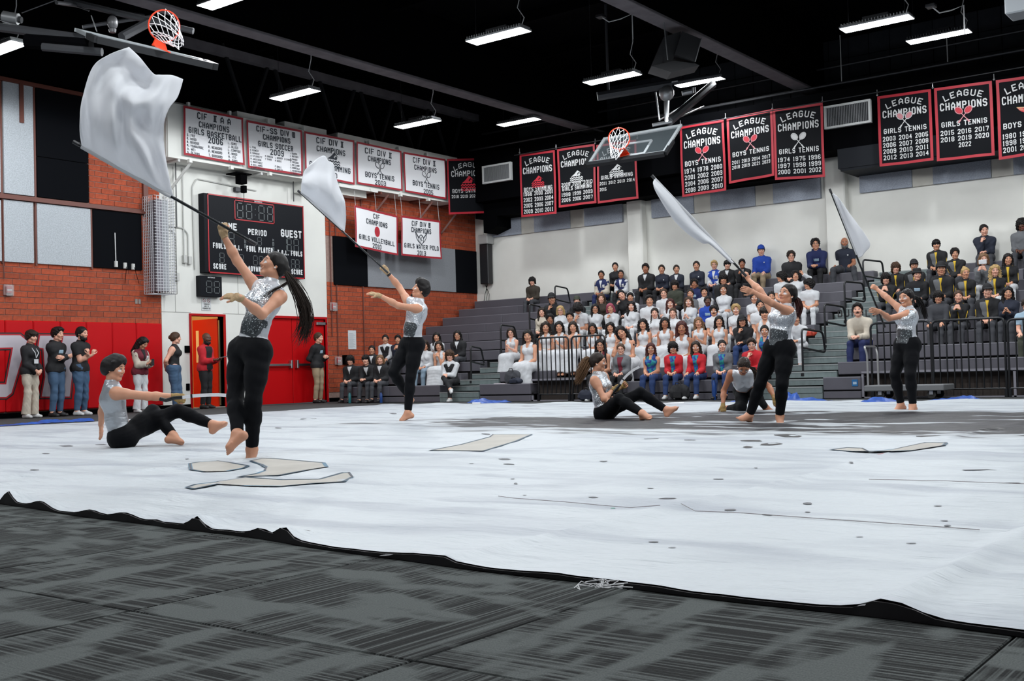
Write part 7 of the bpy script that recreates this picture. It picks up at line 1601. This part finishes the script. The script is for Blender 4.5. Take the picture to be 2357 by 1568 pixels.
    return make_J(sex, A_(0, 0, .10), lean, A_(0, 1, 0), bend, head, wr, hd, pn, kn, an, [A_(.12, 1, 0), A_(-.12, 1, 0)] if toe is None else toe, pole, 1.0, .09, curl, tilt)
def standing(sex, pose):
    kn = [A_(.095, .035, .50), A_(-.095, .035, .50)]; an = [A_(.11, -.01, .085), A_(-.11, -.01, .085)]; head = (0, -.05); curl = .45; lean = A_(0, .0, 1); bend = A_(0, .06, 1); z = .93
    wr = [A_(.06, .22, .93), A_(-.06, .22, .93)]; hd = [A_(-.75, .2, -.6), A_(.75, .2, -.6)]; pn = [A_(0, -1, 0), A_(0, -1, 0)]
    if pose == 'arms': wr = [A_(-.09, .23, 1.17), A_(.10, .25, 1.14)]; hd = [A_(-1, .0, .1), A_(1, -.05, .05)]; pn = [A_(0, -1, 0), A_(0, -1, 0)]; curl = .3
    elif pose == 'finger': wr = [A_(.02, .29, 1.17), A_(.12, .27, 1.18)]; hd = [A_(-.1, .3, 1), A_(.4, .3, 1)]; pn = [A_(-1, 0, 0), A_(0, -1, 0)]; curl = .6
    elif pose == 'phone': wr = [A_(.05, .30, 1.10), A_(-.06, .30, 1.10)]; hd = [A_(-.6, .5, .3), A_(.6, .5, .3)]; pn = [A_(0, -.5, .9), A_(0, -.5, .9)]; head = (-.1, -.55)
    elif pose == 'paper': wr = [A_(.10, .30, 1.10), A_(-.08, .30, 1.10)]; hd = [A_(-.5, .8, 0), A_(.5, .8, 0)]; pn = [A_(0, 0, 1), A_(0, 0, 1)]; head = (.25, -.1)
    elif pose == 'back': wr = [A_(.07, -.17, .96), A_(-.07, -.17, .96)]; hd = [A_(-.6, -.1, -.7), A_(.6, -.1, -.7)]; pn = [A_(0, 1, 0), A_(0, 1, 0)]; an = [A_(.10, .05, .085), A_(-.02, .12, .085)]; kn[1] = A_(-.05, .08, .50); head = (-.5, -.05)
    elif pose == 'side': wr = [A_(-.02, -.13, 1.05), A_(-.10, .24, 1.13)]; hd = [A_(-.8, 0, -.2), A_(1, .0, .1)]; pn = [A_(0, 1, 0), A_(0, -1, 0)]
    return make_J(sex, A_(0, 0, z), lean, A_(0, 1, 0), bend, head, wr, hd, pn, kn, an, [A_(.15, 1, 0), A_(-.15, 1, 0)], None, 1.0, .09, curl)
_cache = {}
def CJ(k):
    if k not in _cache: _cache[k] = (standing if k[0] == 's' else seated)(k[1], k[2])
    return _cache[k]
def CM(key, fn):
    if key not in _cache: _cache[key] = fn()
    return _cache[key]
NAMES = dict(tank='sleeveless_top', tee='t_shirt', long='long_sleeve_shirt', loose='sweater', jacket='jacket', coat='coat', vest='waistcoat', trousers='trousers', wide='trousers', skirt='long_skirt', shoeR='shoe', shoeL='shoe', highneck='halter_top')
def garment(root, K, kind, m, b, h=.014):
    J = CJ(K); me = CM(('c', K, kind, b), lambda: cloth_mesh(NAMES.get(kind, kind), cloth_prims(J, kind, b)[0], h if 'shoe' not in kind else .010, cloth_prims(J, kind, b)[1], cmat('k'), .003 if kind not in ('shoeR', 'shoeL') else 0, 26))
    o = link(NAMES.get(kind, kind), me, root); set_mat(o, m); return o
def patchw(root, K, nm, a, m, infl, b):
    J = CJ(K); me = CM(('w', K, nm, a, infl, b), lambda: cloth_mesh(nm, wedge(J, '', *a[:4], infl, b, a[4] if len(a) > 4 else 0)[0], .009, infl, m)); o = link(nm, me, root); set_mat(o, m); return o
def person(K, loc, rz, s, hair, hc, skin, top, tc, bot, bc, label, ex='', group=None, b=1.0):
    root = empty('person', loc, label, 'person', group, rz=rz); root.scale = (s, s, s); J = CJ(K); ex = ex.split()
    gl = 'paint' in ex
    me = CM(('b', K, b, gl), lambda: skin_mesh(J, .0135, .0062, .0062, b=b, feet='bare' if 'bare' in ex else True, glitter=gl)); bo = link('body', me, root); set_mat(bo, SKIN[skin])
    mt = _t if tc == 'tie' else cmat(tc)
    HM = head_matrix(J)
    def hp(style, nm, m):
        o = link(nm, hair_mesh(style), root); o.matrix_basis = HM; set_mat(o, m); return o
    if hair in ('cap', 'beanie', 'bucket'): hp(hair, dict(cap='baseball_cap', beanie='knit_beanie', bucket='bucket_hat')[hair], cmat(hc if hc in CC else 'k')); hp('crop' if 'longhair' not in ex else 'long', 'hair', HAIR['black'])
    elif hair != 'bald': hp(hair, 'hair', HAIR[hc])
    if 'beard' in ex: hp('beard', 'beard', HAIR['black' if 'greybeard' not in ex else 'grey'])
    if 'greybeard' in ex: hp('beard', 'beard', HAIR['grey'])
    if 'moustache' in ex: hp('moustache', 'moustache', HAIR['dark'])
    if top == 'tux':
        garment(root, K, 'jacket', cmat('k'), b); patchw(root, K, 'shirt_front', (-.042, .042, .02, .30, .20), cmat('w'), .0275, b)
        if 'nobow' not in ex:
            c = J['N']-J['u2']*.035+J['f2']*.085; q = MB()
            for sg in (-1, 1): q.add([c, c+J['r2']*sg*.045+J['u2']*.022, c+J['r2']*sg*.045-J['u2']*.022, c+J['f2']*.012], [(0, 1, 2), (0, 2, 3), (0, 3, 1), (1, 3, 2)])
            q.build('bow_tie', M_blackpr, root, origin=(0, 0, 0))
    elif top == 'blazer': garment(root, K, 'jacket', cmat(tc), b); patchw(root, K, 'shirt_front', (-.030, .030, .015, .15, .12), cmat('w'), .0275, b)
    elif top == 'team':
        garment(root, K, 'jacket', cmat('k'), b)
        if 'plain' not in ex: patchw(root, K, 'grey_panel', (.012, .24, .05, .50), cmat('g'), .0265, b)
        patchw(root, K, 'yellow_zipper', (-.006, .006, .03, .50), cmat('yel'), .0320, b)
        for c, sg in (('R', 1), ('L', -1)):
            S, E = J['S'+c], J['E'+c]; o = nrm(J['r2']*sg+J['f2']*.55); MB().tube([J['N']+(S-J['N'])*.6+J['u2']*.062+J['f2']*.03, S+o*.058+J['u2']*.035, S+(E-S)*.45+o*.073, E+o*.060], .0085, 6).build('yellow_stripe', cmat('yel'), root, origin=(0, 0, 0), smooth=True)
    elif top == 'varsity':
        garment(root, K, 'jacket', cmat(tc), b)
        pr = lambda: cloth_mesh('jacket_sleeves', [p for p in cloth_prims(J, 'jacket', b)[0] if any(abs(p['a']-J[q]).max() < .001 or abs(p['b']-J[q]).max() < .001 for q in ('ER', 'EL', 'WrR', 'WrL'))], .014, .0320, cmat('g'), .003, 26)
        o = link('jacket_sleeves', CM(('vs', K, b), pr), root); set_mat(o, cmat('w' if 'whitesleeve' in ex else 'cream'))
        patchw(root, K, 'shirt_front', (-.022, .022, .02, .22, .05), cmat('w' if tc != 'mar' else 'k'), .0275, b); patchw(root, K, 'jacket_letter', (-.115, -.055, .13, .22), cmat('w'), .0265, b)
    elif top == 'open':
        garment(root, K, 'jacket', cmat(tc), b); i = [e for e in ex if e.startswith('in_')][0][3:]; patchw(root, K, 'inner_top', (-.055, .055, .03, .46, .06), _t if i == 'tie' else cmat(i), .0275, b)
    elif top == 'vest': garment(root, K, 'loose', cmat('w'), b); garment(root, K, 'vest', cmat('k'), b); patchw(root, K, 'shirt_front', (-.034, .034, .015, .15, .12), cmat('w'), .029, b)
    elif top == 'dress': garment(root, K, 'tank', cmat('w'), b); patchw(root, K, 'gold_belt', (-.3, .3, .335, .365), mat('gold_trim', (.55, .38, .14), .4, .5), .0125, b)
    else: garment(root, K, top, mt, b)
    if bot: garment(root, K, bot, cmat(bc), b)
    if bot != 'skirt' and 'bare' not in ex:
        sm = M_shoek if 'kshoe' in ex else (M_shoeb if 'tanshoe' in ex else M_shoew)
        for c in 'RL': garment(root, K, 'shoe'+c, sm, b)
    if 'glasses' in ex:
        q = MB(); L_ = lambda x, y, z: J['H']+(J['hr']*x+J['hf']*y+J['hu']*z)*J['hs']
        for sg in (-1, 1):
            q.tube([L_(sg*.034+.021*math.cos(a), .100, .006+.017*math.sin(a)) for a in np.linspace(0, 6.283, 12, endpoint=False)], .0022, 4, closed=True); q.tube([L_(sg*.055, .098, .008), L_(sg*.078, .0, .008)], .0022, 4)
        q.tube([L_(-.012, .101, .008), L_(.012, .101, .008)], .0022, 4); q.build('glasses', M_blackpr, root, origin=(0, 0, 0))
    if 'phones' in ex:
        q = MB(); L_ = lambda x, y, z: J['H']+(J['hr']*x+J['hf']*y+J['hu']*z)*J['hs']
        q.tube([L_(.10*math.sin(a), -.01, .03+.11*math.cos(a)) for a in np.linspace(-1.5, 1.5, 12)], .009, 6)
        for sg in (-1, 1): q.ball(tuple(L_(sg*.092, -.01, .0)), .034, 10)
        q.build('headphones', cmat('w' if 'wphones' in ex else 'k'), root, origin=(0, 0, 0), smooth=True)
    if 'hood' in ex:
        q = MB(); c = J['N']-J['f2']*.035+J['u2']*.02; q.tube([c+J['r2']*.085*math.cos(a)+J['f2']*.075*math.sin(a)+J['u2']*.012*math.cos(2*a) for a in np.linspace(0, 6.283, 14, endpoint=False)], .030, 8, closed=True); q.build('hood', mt, root, origin=(0, 0, 0), smooth=True)
    if 'logo' in ex: patchw(root, K, 'chest_print', (-.06, .06, .13, .20), cmat('lb'), (.0265 if top in ('jacket', 'coat', 'team') else .0215), b)
    if 'badge' in ex: patchw(root, K, 'chest_badge', (-.10, -.075, .12, .15), cmat('w'), (.0265 if top == 'jacket' else .0225), b)
    return root, J
GS = 'seated spectators on the bleachers'
def spec(line):
    px, py, sx, pose, hair, hc, sk, top, tc, bot, bc, label, ex = [t.strip() for t in line.split('|')]
    px, py = float(px), float(py); K = ('t', sx, pose); J = CJ(K); hy, hz = J['H'][1], J['H'][2]; best = None
    for k in range(NR):
        for s0 in (.93,):
            x = bx(k)+.17-hy*s0*.9; P = hit(px, py, 0, x); d = P[2]-bz(k); e = abs(d/hz-.895)+(0 if d/hz > .76 else .1)
            if best is None or e < best[0]: best = (e, k, P, d)
    _, k, P, d = best; s = min(1.03, max(.84, d/hz)); phi = math.atan2(P[1], P[0]); rz = math.pi/2+phi*.38+RNG.uniform(-.10, .10)
    off = np.array([-math.sin(rz)*hy*s-(-1)*0, math.cos(rz)*hy*s]); hx = J['H'][0]*s; off += np.array([math.cos(rz)*hx, math.sin(rz)*hx])
    x0 = bx(k)+.17; y0 = P[1]-off[1]
    y0 = y0+(P[1]/P[0])*((x0+off[0])-P[0])
    z0 = bz(k) if k else max(bz(0), .445*s-.02)
    person(K, (x0, y0, z0), rz, s, hair, hc, int(sk), top, tc, bot, bc, label, ex, GS, 1.12 if 'broad' in ex.split() else 1.0)
SPEC = """
1384|633|m|lap|tied|black|2|varsity|navy|trousers|navy|person in navy varsity jacket with pale sleeves, upper left of the crowd|
1416|614|f|lap|tied|black|1|long|k|trousers|k|person all in black directly behind the two navy varsity jackets|
1429|634|f|lap|tied|black|2|varsity|navy|trousers|k|person in navy varsity jacket with white sleeves and white shoulder, right of the first one|whitesleeve
1486|618|m|lap|short|black|2|blazer|k|trousers|k|person in black blazer and white shirt, leftmost of the dark-dressed back row|
1523|620|f|lap|tied|dark|1|jacket|n|trousers|k|person in dark zip jacket with hair tied back, second in the dark-dressed back row|badge
1557|620|f|lap|tied|dark|1|blazer|n|trousers|k|person in dark blazer over white collar, third in the dark-dressed back row|
1603|612|f|lap|tied|dark|1|jacket|n|trousers|k|person in dark quarter zip with pulled-back hair, left of the blond one in back|badge
1644|610|f|lap|short|blond|0|varsity|royal|trousers|n|blond person in a royal blue varsity jacket in the back row|glasses whitesleeve
1674|611|m|lap|fringe|black|0|blazer|k|trousers|k|person in black blazer with dark fringe, just right of the blond one|
1708|607|m|mouth|short|black|2|blazer|k|trousers|k|person in black suit with hands up at the mouth, near the flag hand|
1752|577|m|knees|cap|royal|0|loose|royal|trousers|kh|man in royal blue pullover and blue cap with khaki trousers, top row|badge broad
1821|590|m|lap|curly|dark|0|coat|k|trousers|k|man in black coat and glasses, right of the man in royal blue|glasses broad
1877|563|m|fwd|curly|black|1|loose|navy|trousers|k|young man with curly hair in a navy hoodie, top row by the aisle|glasses hood logo
1944|559|m|wide|bald|black|2|tee|n|trousers|dg|bald man with a grey beard in a dark vest, leaning back by the aisle|beard greybeard badge broad kshoe
1225|648|m|lap|mop|black|0|jacket|brown|trousers|dg|lone person in a brown jacket sitting high at the far left|kshoe
1270|688|m|chin|cap|k|1|loose|k|trousers|k|man in black with a dark cap, chin on hand, left of the beanie|hood
1328|693|m|lap|beanie|olive|0|loose|k|trousers|k|man in black with a dark green beanie and moustache|moustache hood
1384|687|f|lap|long|brown|0|long|brown|trousers|k|person with long brown hair in a brown top, below the navy varsity jackets|
1430|679|f|rest|tied|black|0|loose|k|trousers|k|person in black sweater leaning the head on a hand|
1451|687|m|lap|short|black|1|tee|w|trousers|w|boy in white tee wearing white headphones|phones wphones
1495|692|m|lap|short|black|1|tee|w|trousers|w|dark-haired boy in white tee, in front of the black blazers|
1528|676|m|lap|crop|brown|0|tee|w|trousers|w|person in white tee with pulled-back hair, left of the boy in a dark green sweater|
1553|660|m|lap|mop|black|1|loose|olive|trousers|k|boy with curly black hair in a dark green sweater|
1598|656|m|lap|curly|black|2|loose|navy|trousers|k|boy with high curly hair in a navy hoodie, below the dark-dressed row|logo hood
1589|677|f|fwd|tied|dark|1|long|g|trousers|k|person in grey leaning forward below the boy with high curly hair|
1621|675|m|lap|short|black|1|tee|w|trousers|w|black-haired boy in white tee, left of the tall girl in white|
1665|667|f|hug|tied|dark|1|long|w|trousers|w|girl in white with pulled-back hair and folded arms, tallest in the white group|paint
1665|643|m|lap|mop|black|1|coat|k|trousers|k|person in black with shaggy hair right above the girl with folded arms|
1370|713|f|hug|part|black|1|loose|w|trousers|w|girl in white sweater and glasses with straight black hair, arms crossed|glasses
1405|711|f|chin|bob|pink|1|loose|w|trousers|w|person in white with reddish pink hair and chin on hand|
1453|705|f|lap|wavy|black|0|loose|w|trousers|w|girl in white with very long wavy black hair, mouth open|paint
1543|701|f|lap|long|auburn|0|loose|w|trousers|w|girl in white with long dark red hair, behind the two with braids|paint
1585|695|f|clap|long|brown|0|loose|w|trousers|w|smiling girl in white sweater clapping, long brown hair|paint
1629|694|m|lap|crop|black|3|loose|royal|trousers|k|boy in a bright blue hoodie among the people in white|logo hood
1247|721|f|lap|long|dark|0|loose|cream|trousers|k|person in cream sleeves and dark pinafore at the left end of the crowd|in_n pinafore
1290|715|f|lap|bob|blond|0|loose|w|trousers|w|person with short blond hair and glasses in a white blouse|glasses
1266|735|m|lap|curly|black|2|loose|k|trousers|k|smiling boy in black behind the girl with very long wavy brown hair|
1312|730|m|lap|short|black|1|tee|w|trousers|w|dark-haired boy in white just left of the one bowing his head|
1330|711|m|down|mop|black|1|tee|w|trousers|w|person in white shirt bowing the head under a black mop of hair|
1507|721|f|lap|braids|dark|0|tee|w|trousers|w|left one of the two girls in white with two braids|
1549|721|f|lap|braids|brown|0|tee|w|trousers|w|right one of the two girls in white with two braids|
1643|716|m|lap|curly|black|1|tee|w|trousers|w|boy in white tee with dark wavy hair and a goatee|moustache paint
1694|713|f|lap|curly|blond|0|tee|w|trousers|w|person in white tee with short curly blond hair|paint
1736|688|f|lap|sidepony|black|1|tee|w|trousers|w|girl in white with a black side ponytail|paint
1775|683|f|lap|tied|black|1|tee|w|trousers|w|girl in white half hidden by the arm of the walking dancer|
1750|703|m|lap|crop|black|1|tee|w|trousers|w|person in white peeping from behind the girl with a fringe|
1760|722|f|lap|fringe|dark|1|tank|w|trousers|w|girl in sleeveless white with a dark fringe left of the walking dancer|
1798|640|m|away|mop|black|1|tee|w|trousers|w|person in white with black bushy hair turned away, top of the white group|
1831|640|f|head|curly|black|1|long|w|trousers|w|person in white raising a hand to the curly hair|
1861|655|m|away|mop|black|1|tee|w|trousers|w|person in white with long black hair, looking aside at the right end|
1832|735|m|fwd|short|black|1|long|w|trousers|w|person in white trousers half hidden behind the walking dancer, by the aisle|
1708|741|m|chin|cap|k|1|loose|k|trousers|bj|person in black hoodie and black cap, folded hands under the chin|longhair broad
1176|771|f|clap|bob|dark|0|dress|w|skirt|w|woman in white v-neck top with dark bob and glasses, leftmost of the dress row|glasses
1215|771|f|knees|long|black|1|dress|w|skirt|w|girl in white dress with straight black hair, hands on knees, second from the left|
1256|754|f|lap|wavy|dark|1|dress|w|skirt|w|girl in white dress with very long wavy brown hair behind the left rail|
1287|753|f|clap|part|black|1|dress|w|skirt|w|girl in white dress clapping behind the left rail|
1319|753|f|mouth|part|dark|1|dress|w|skirt|w|girl in white dress covering her mouth with both hands|
1364|761|f|hug|long|black|2|dress|w|skirt|w|girl in white dress behind the second rail, arms crossed|
1405|755|f|lap|wavy|black|1|dress|w|skirt|w|girl in white dress with curly black hair right of the rails|
1430|762|f|rest|long|black|1|dress|w|skirt|w|girl in white dress with the head propped on a fist|
1480|747|f|lap|wavy|black|1|dress|w|skirt|w|girl in white dress with gold belt above the woman in tie-dye|
1530|744|f|knees|part|black|2|dress|w|skirt|w|girl in shiny white sleeveless dress above the left red jacket|
1569|754|f|lap|long|auburn|2|dress|w|skirt|w|girl in white dress with long dark red hair above the right red jacket|
1608|743|f|clap|long|light|1|dress|w|skirt|w|girl in white dress with long light brown hair, hands raised|
1655|741|f|lap|long|black|1|dress|w|skirt|w|girl in white dress with long black hair, rightmost of the dress row|
1382|798|f|lap|part|black|1|tank|wine|trousers|k|person with straight black hair and glasses at the left end of the front row|glasses
1429|804|f|lap|tied|brown|0|open|g|trousers|k|woman in grey cardigan over a dark red top in the front row|glasses in_wine broad kshoe
1498|803|f|lap|long|auburn|1|tank|tie|trousers|bj|person in sleeveless blue tie-dye top and blue trousers in the front row|paint glasses broad kshoe
1549|803|f|lap|mop|black|1|open|red|trousers|bj|left one of the two front-row girls in red jackets over tie-dye|in_tie paint
1602|805|f|knees|part|dark|1|open|red|trousers|bj|right one of the two front-row girls in red jackets over tie-dye|in_tie paint
1662|796|f|lap|tied|black|0|open|g|trousers|bj|person in grey zip hoodie over tie-dye in the front row|in_tie paint kshoe hood
1730|793|m|chin|short|dark|0|jacket|red|trousers|k|boy with glasses in a red jacket behind the crouching dancer|glasses paint
1760|762|f|lap|tied|black|1|tank|tie|trousers|bj|person in sleeveless tie-dye half hidden by the walking dancer|paint
1974|714|m|fwd|short|black|0|loose|cream|trousers|navy|man with a moustache in a cream sweater sitting alone by the right aisle|moustache
2039|648|m|mouth|mop|black|0|team|k|trousers|dg|person in black team jacket with folded hands at the mouth, by the right aisle|plain kshoe
2062|620|m|lap|mop|brown|0|team|k|trousers|dg|person with bushy brown hair in a black jacket with yellow stripes|plain
2104|611|m|lap|cap|k|1|team|k|trousers|dg|person with a black cap and team jacket behind the bucket hat|
2111|632|m|lap|bucket|k|0|loose|k|trousers|dg|person in black bucket hat and black hoodie with yellow print|logo
2155|564|m|lap|fringe|black|1|team|k|trousers|dg|boy with a black fringe in team jacket, highest of the striped group|
2198|584|m|hug|curly|black|1|team|k|trousers|dg|boy with curly hair and arms folded in team jacket, right of the highest one|
2166|619|m|lap|cap|k|1|team|k|trousers|dg|person with a black cap in team jacket left of the blond bun|
2222|630|f|lap|bun|blond|1|team|k|trousers|dg|person with a blond updo in a team jacket|
2265|530|m|chin|crop|black|0|loose|n|trousers|dg|young man in black sweater with chin on hand, alone on the top row at right|broad
2352|518|m|lap|mop|black|3|loose|g|trousers|dg|person in grey hoodie with black headphones, top row at the right edge|phones hood
2264|597|f|phone|bob|light|0|loose|g|trousers|w|person in grey holding a white camera before the face|
2290|625|f|lap|wavy|blond|0|team|k|trousers|w|person with curly blond hair in a team jacket|
2320|597|f|lap|long|black|1|team|k|trousers|w|person with long black hair and white trousers in a team jacket at right|plain
2160|691|m|knees|mop|black|1|jacket|dg|trousers|dg|person with glasses in a dark leather jacket in the first striped row|glasses in_k
2206|684|f|mouth|tied|brown|0|team|k|trousers|dg|person covering the mouth with a hand in the first striped row|tanshoe
2273|670|m|lap|cap|k|0|team|k|trousers|dg|person with a black cap and zipped team jacket in the first striped row|
2320|680|f|clap|part|black|1|jacket|n|trousers|dg|girl in dark jacket with hands together in the first striped row at right|tanshoe
2364|706|m|knees|short|dark|0|tee|lb|trousers|olive|person in pale blue shirt and olive trousers cut by the right edge|
806|830|m|lap|mop|black|0|tux|k|trousers|dg|person in tuxedo with long dark hair and glasses, leftmost of the tuxedo group|glasses kshoe
842|829|m|fwd|fringe|black|0|tux|k|trousers|dg|person in tuxedo leaning forward, second from left in the tuxedo group|kshoe nobow
875|830|m|lap|bob|light|0|tux|k|trousers|dg|person in tuxedo with light brown chin-length hair|kshoe
856|807|m|lap|crop|black|1|tux|k|trousers|dg|smiling person in tuxedo behind the second one of that group|kshoe
887|781|m|knees|crop|black|1|vest|k|trousers|dg|person in black waistcoat and white sleeves above the tuxedo group|kshoe
916|784|m|mouth|short|black|1|jacket|n|trousers|dg|person in dark jacket half hidden left of the male dancer|kshoe
978|795|f|lap|long|dark|1|loose|w|trousers|ljean|person in white puffed sleeves and light jeans behind the male dancer|
1005|776|f|lap|long|black|1|tee|w|trousers|k|person in white with long black hair behind the woman with joined hands|
1053|772|m|lap|long|black|1|tux|k|trousers|dg|person in tuxedo with very long black hair and glasses, right end of the tuxedo group|glasses kshoe
1010|797|f|mouth|bob|dark|1|dress|w|skirt|w|woman in white dress holding joined hands to her chin near the male dancer|
1035|819|m|cross|mop|brown|0|vest|k|trousers|k|boy in black waistcoat with one leg crossed, in front of the left group|
"""
for l in SPEC.strip().split('\n'): spec(l)
# ---- people standing along the wall
GW_ = 'people standing along the scoreboard wall'
def stand(px, py_head, y, sex, pose, face, s, *a, **k):
    d = ray(px, 940); x = CO[0]+d[0]*(y-CO[1])/d[1]; rz = math.atan2(-face[0], face[1])
    return person(('s', sex, pose), (x, y, 0.0), rz, s, *a, group=GW_, **k)
r1, J1 = stand(70, 788, 20.72, 'f', 'clasp', (.30, -1), .99, 'fringe', 'dark', 0, 'jacket', 'k', 'wide', 'cream', 'person in black jacket and cream wide trousers with a badge on a lanyard', ex='')
q = MB()
for sg in (-1, 1): q.tube([J1['N']+J1['r']*sg*.055+J1['f2']*.06-J1['u2']*.01, J1['C']+J1['r']*sg*.045+J1['f2']*.175, J1['W']+J1['f']*.165+J1['u']*.08], .009, 5)
q.build('lanyard', cmat('w'), r1, origin=(0, 0, 0)); c = J1['W']+J1['f']*.165; MB().box(tuple(c-A_(.055, .004, .03)), tuple(c+A_(.055, .004, .055))).build('name_badge', cmat('w'), r1, origin=(0, 0, 0))
stand(130, 771, 20.75, 'm', 'arms', (.38, -1), 1.03, 'short', 'black', 0, 'loose', 'k', 'trousers', 'jean', 'man in black hoodie with arms crossed and dark jeans before the letter W', ex='logo hood kshoe', b=1.08)
stand(186, 771, 20.70, 'm', 'finger', (.42, -1), 1.04, 'crop', 'black', 0, 'tee', 'k', 'trousers', 'jean', 'bearded man in black polo shirt and jeans, hands raised before the chest', ex='beard badge', b=1.12)
rp, JP = stand(324, 812, 20.55, 'f', 'phone', (.15, -1), .93, 'long', 'black', 1, 'varsity', 'mar', 'wide', 'w', 'person in maroon varsity jacket and white trousers looking down at a phone', ex='')
c = (JP['WrR']+JP['WrL'])/2+A_(0, .10, .03); MB().cham(tuple(c-A_(.04, .008, .075)), tuple(c+A_(.04, .008, .075)), .005).build('phone', M_blackpr, rp, origin=(0, 0, 0))
stand(402, 793, 20.6, 'f', 'back', (.75, -1), .99, 'tied', 'brown', 0, 'highneck', 'k', 'trousers', 'jean', 'woman in black halter top and blue jeans leaning at the white wall', ex='kshoe', b=1.16)
rq, JQ = stand(474, 782, 20.95, 'm', 'paper', (.35, -1), 1.0, 'bald', 'black', 3, 'jacket', 'red', 'trousers', 'k', 'bald man in a red and black jacket standing in the open doorway', ex='beard kshoe', b=1.08)
patchw(rq, ('s', 'm', 'paper'), 'black_panel', (-.11, .11, .03, .55), cmat('k'), .0265, 1.08)
stand(733, 771, 20.85, 'm', 'side', (.25, -1), 1.02, 'crop', 'brown', 0, 'loose', 'k', 'trousers', 'kh', 'man in black sweatshirt and khaki trousers beside the red double doors', ex='logo kshoe')
def Wp(root, P): s = root.scale[0]; a = root.rotation_euler[2]; c, sn = math.cos(a), math.sin(a); return np.array(root.location)+np.array([c*P[0]-sn*P[1], sn*P[0]+c*P[1], P[2]])*s
p = Wp(rq, (JQ['WrR']+JQ['WrL'])/2+A_(0, .16, .03)); f_ = A_(.35, -1, 0)/1.06
tag(MB().poly([p+A_(-.10, .05, .0), p+A_(.12, .03, .03), p+A_(.22, -.16, .07), p+A_(-.02, -.16, .05)], (0, 0, .002)).build('paper_sheet', mat('paper_sheet_white', (.62, .56, .60), .6)), 'white sheet of paper held by the man in the doorway', 'paper')
# ---- belongings on and under the benches
def bagmesh(name, c, sx, sy, sz, m, lab, cat, seed, flapm=None):
    V, Q = solid([cap(A_(0, -sy*.28, sz*.35), A_(0, sy*.28, sz*.35), sz*.34, None, .05, [(A_(1, 0, 0), sx/sz)], [(A_(0, 0, 0), A_(0, 0, -1))]), cap(A_(0, -sy*.2, sz*.62), A_(0, sy*.2, sz*.62), sz*.30, None, .08, [(A_(1, 0, 0), sx/sz*.9)])], .016)
    r = empty(name, c, lab, cat); link('bag_body', mesh_np('bag_body', wob(V, .008, 22, seed), Q, [m], smooth=True), r)
    MB().tube([A_(-sx*.3, -.06, sz*.85), A_(-sx*.3, -.04, sz*1.02), A_(-sx*.3, .04, sz*1.02), A_(-sx*.3, .06, sz*.85)], .010, 6).build('carry_strap', M_blackpr, r, origin=(0, 0, 0)); MB().box((-sx*.5, -sy*.22, sz*.15), (-sx*.42, sy*.22, sz*.5)).build('front_pocket', flapm or m, r, origin=(0, 0, 0))
    return r
at_ = lambda px, py, x, z: (x, hit(px, py, 0, x)[1], z)
bagmesh('backpack', at_(1180, 872, 19.62, bz(0)), .20, .34, .32, cmat('dg'), 'grey backpack standing on the lowest bench at the left aisle', 'bag', 1)
bagmesh('jacket_pile', at_(1187, 890, 19.52, bz(0)), .22, .42, .14, cmat('n'), 'dark jacket bundled before the grey backpack', 'clothing', 2)
bagmesh('duffel_bag', at_(1355, 915, 19.15, 0), .26, .55, .26, cmat('n'), 'dark duffel bag on the floor behind the dancer with the curly ponytail', 'bag', 3)
bagmesh('backpack', at_(1565, 912, 19.20, 0), .24, .36, .34, cmat('k'), 'black backpack on the floor between the two red jackets', 'bag', 4)
bagmesh('snack_bag', at_(1864, 745, bx(3)+.1, bz(3)), .16, .26, .16, mat('snack_red', (.55, .06, .03), .35, noise=.5, nscale=8), 'crumpled red and yellow bag on the bench by the right aisle', 'bag', 5)
def bottle(px, py, x, z, h, m, lab):
    c = at_(px, py, x, z); r = empty('water_bottle', c, lab, 'bottle', 'water bottles on the floor by the benches'); MB().lathe((0, 0, 0), [(.032, 0), (.035, .01), (.035, h*.72), (.018, h*.86), (.018, h*.9)], 12).build('bottle_body', m, r, origin=(0, 0, 0), smooth=True); MB().lathe((0, 0, 0), [(.021, h*.9), (.021, h)], 10).build('bottle_cap', cmat('k'), r, origin=(0, 0, 0))
bottle(1644, 915, 19.15, 0, .42, mat('bottle_navy', (.012, .05, .20), .3), 'navy bottle with stickers between the right red jacket and the grey hoodie'); bottle(805, 921, 19.15, 0, .28, mat('bottle_teal', (.02, .14, .16), .3), 'teal water bottle before the leftmost tuxedo'); bottle(877, 915, 19.2, 0, .27, mat('bottle_navy', (.012, .05, .20), .3), 'navy water bottle beside the third tuxedo')
p = hit(2262, 603, 0, bx(6)-.25)
tag(MB().cham(tuple(p-A_(.02, .075, .045)), tuple(p+A_(.02, .075, .045)), .006).build('camera', cmat('w')), 'white camera held up by a person in grey', 'camera')
tag(MB().box(at_(1162, 886, 19.5, bz(0)), tuple(A_(*at_(1144, 884, 19.62, bz(0)))+A_(0, 0, .015))).build('folder', mat('paper_sheet_white', (.62, .56, .60), .6)), 'white folder lying on the lowest bench left of the backpack', 'folder')
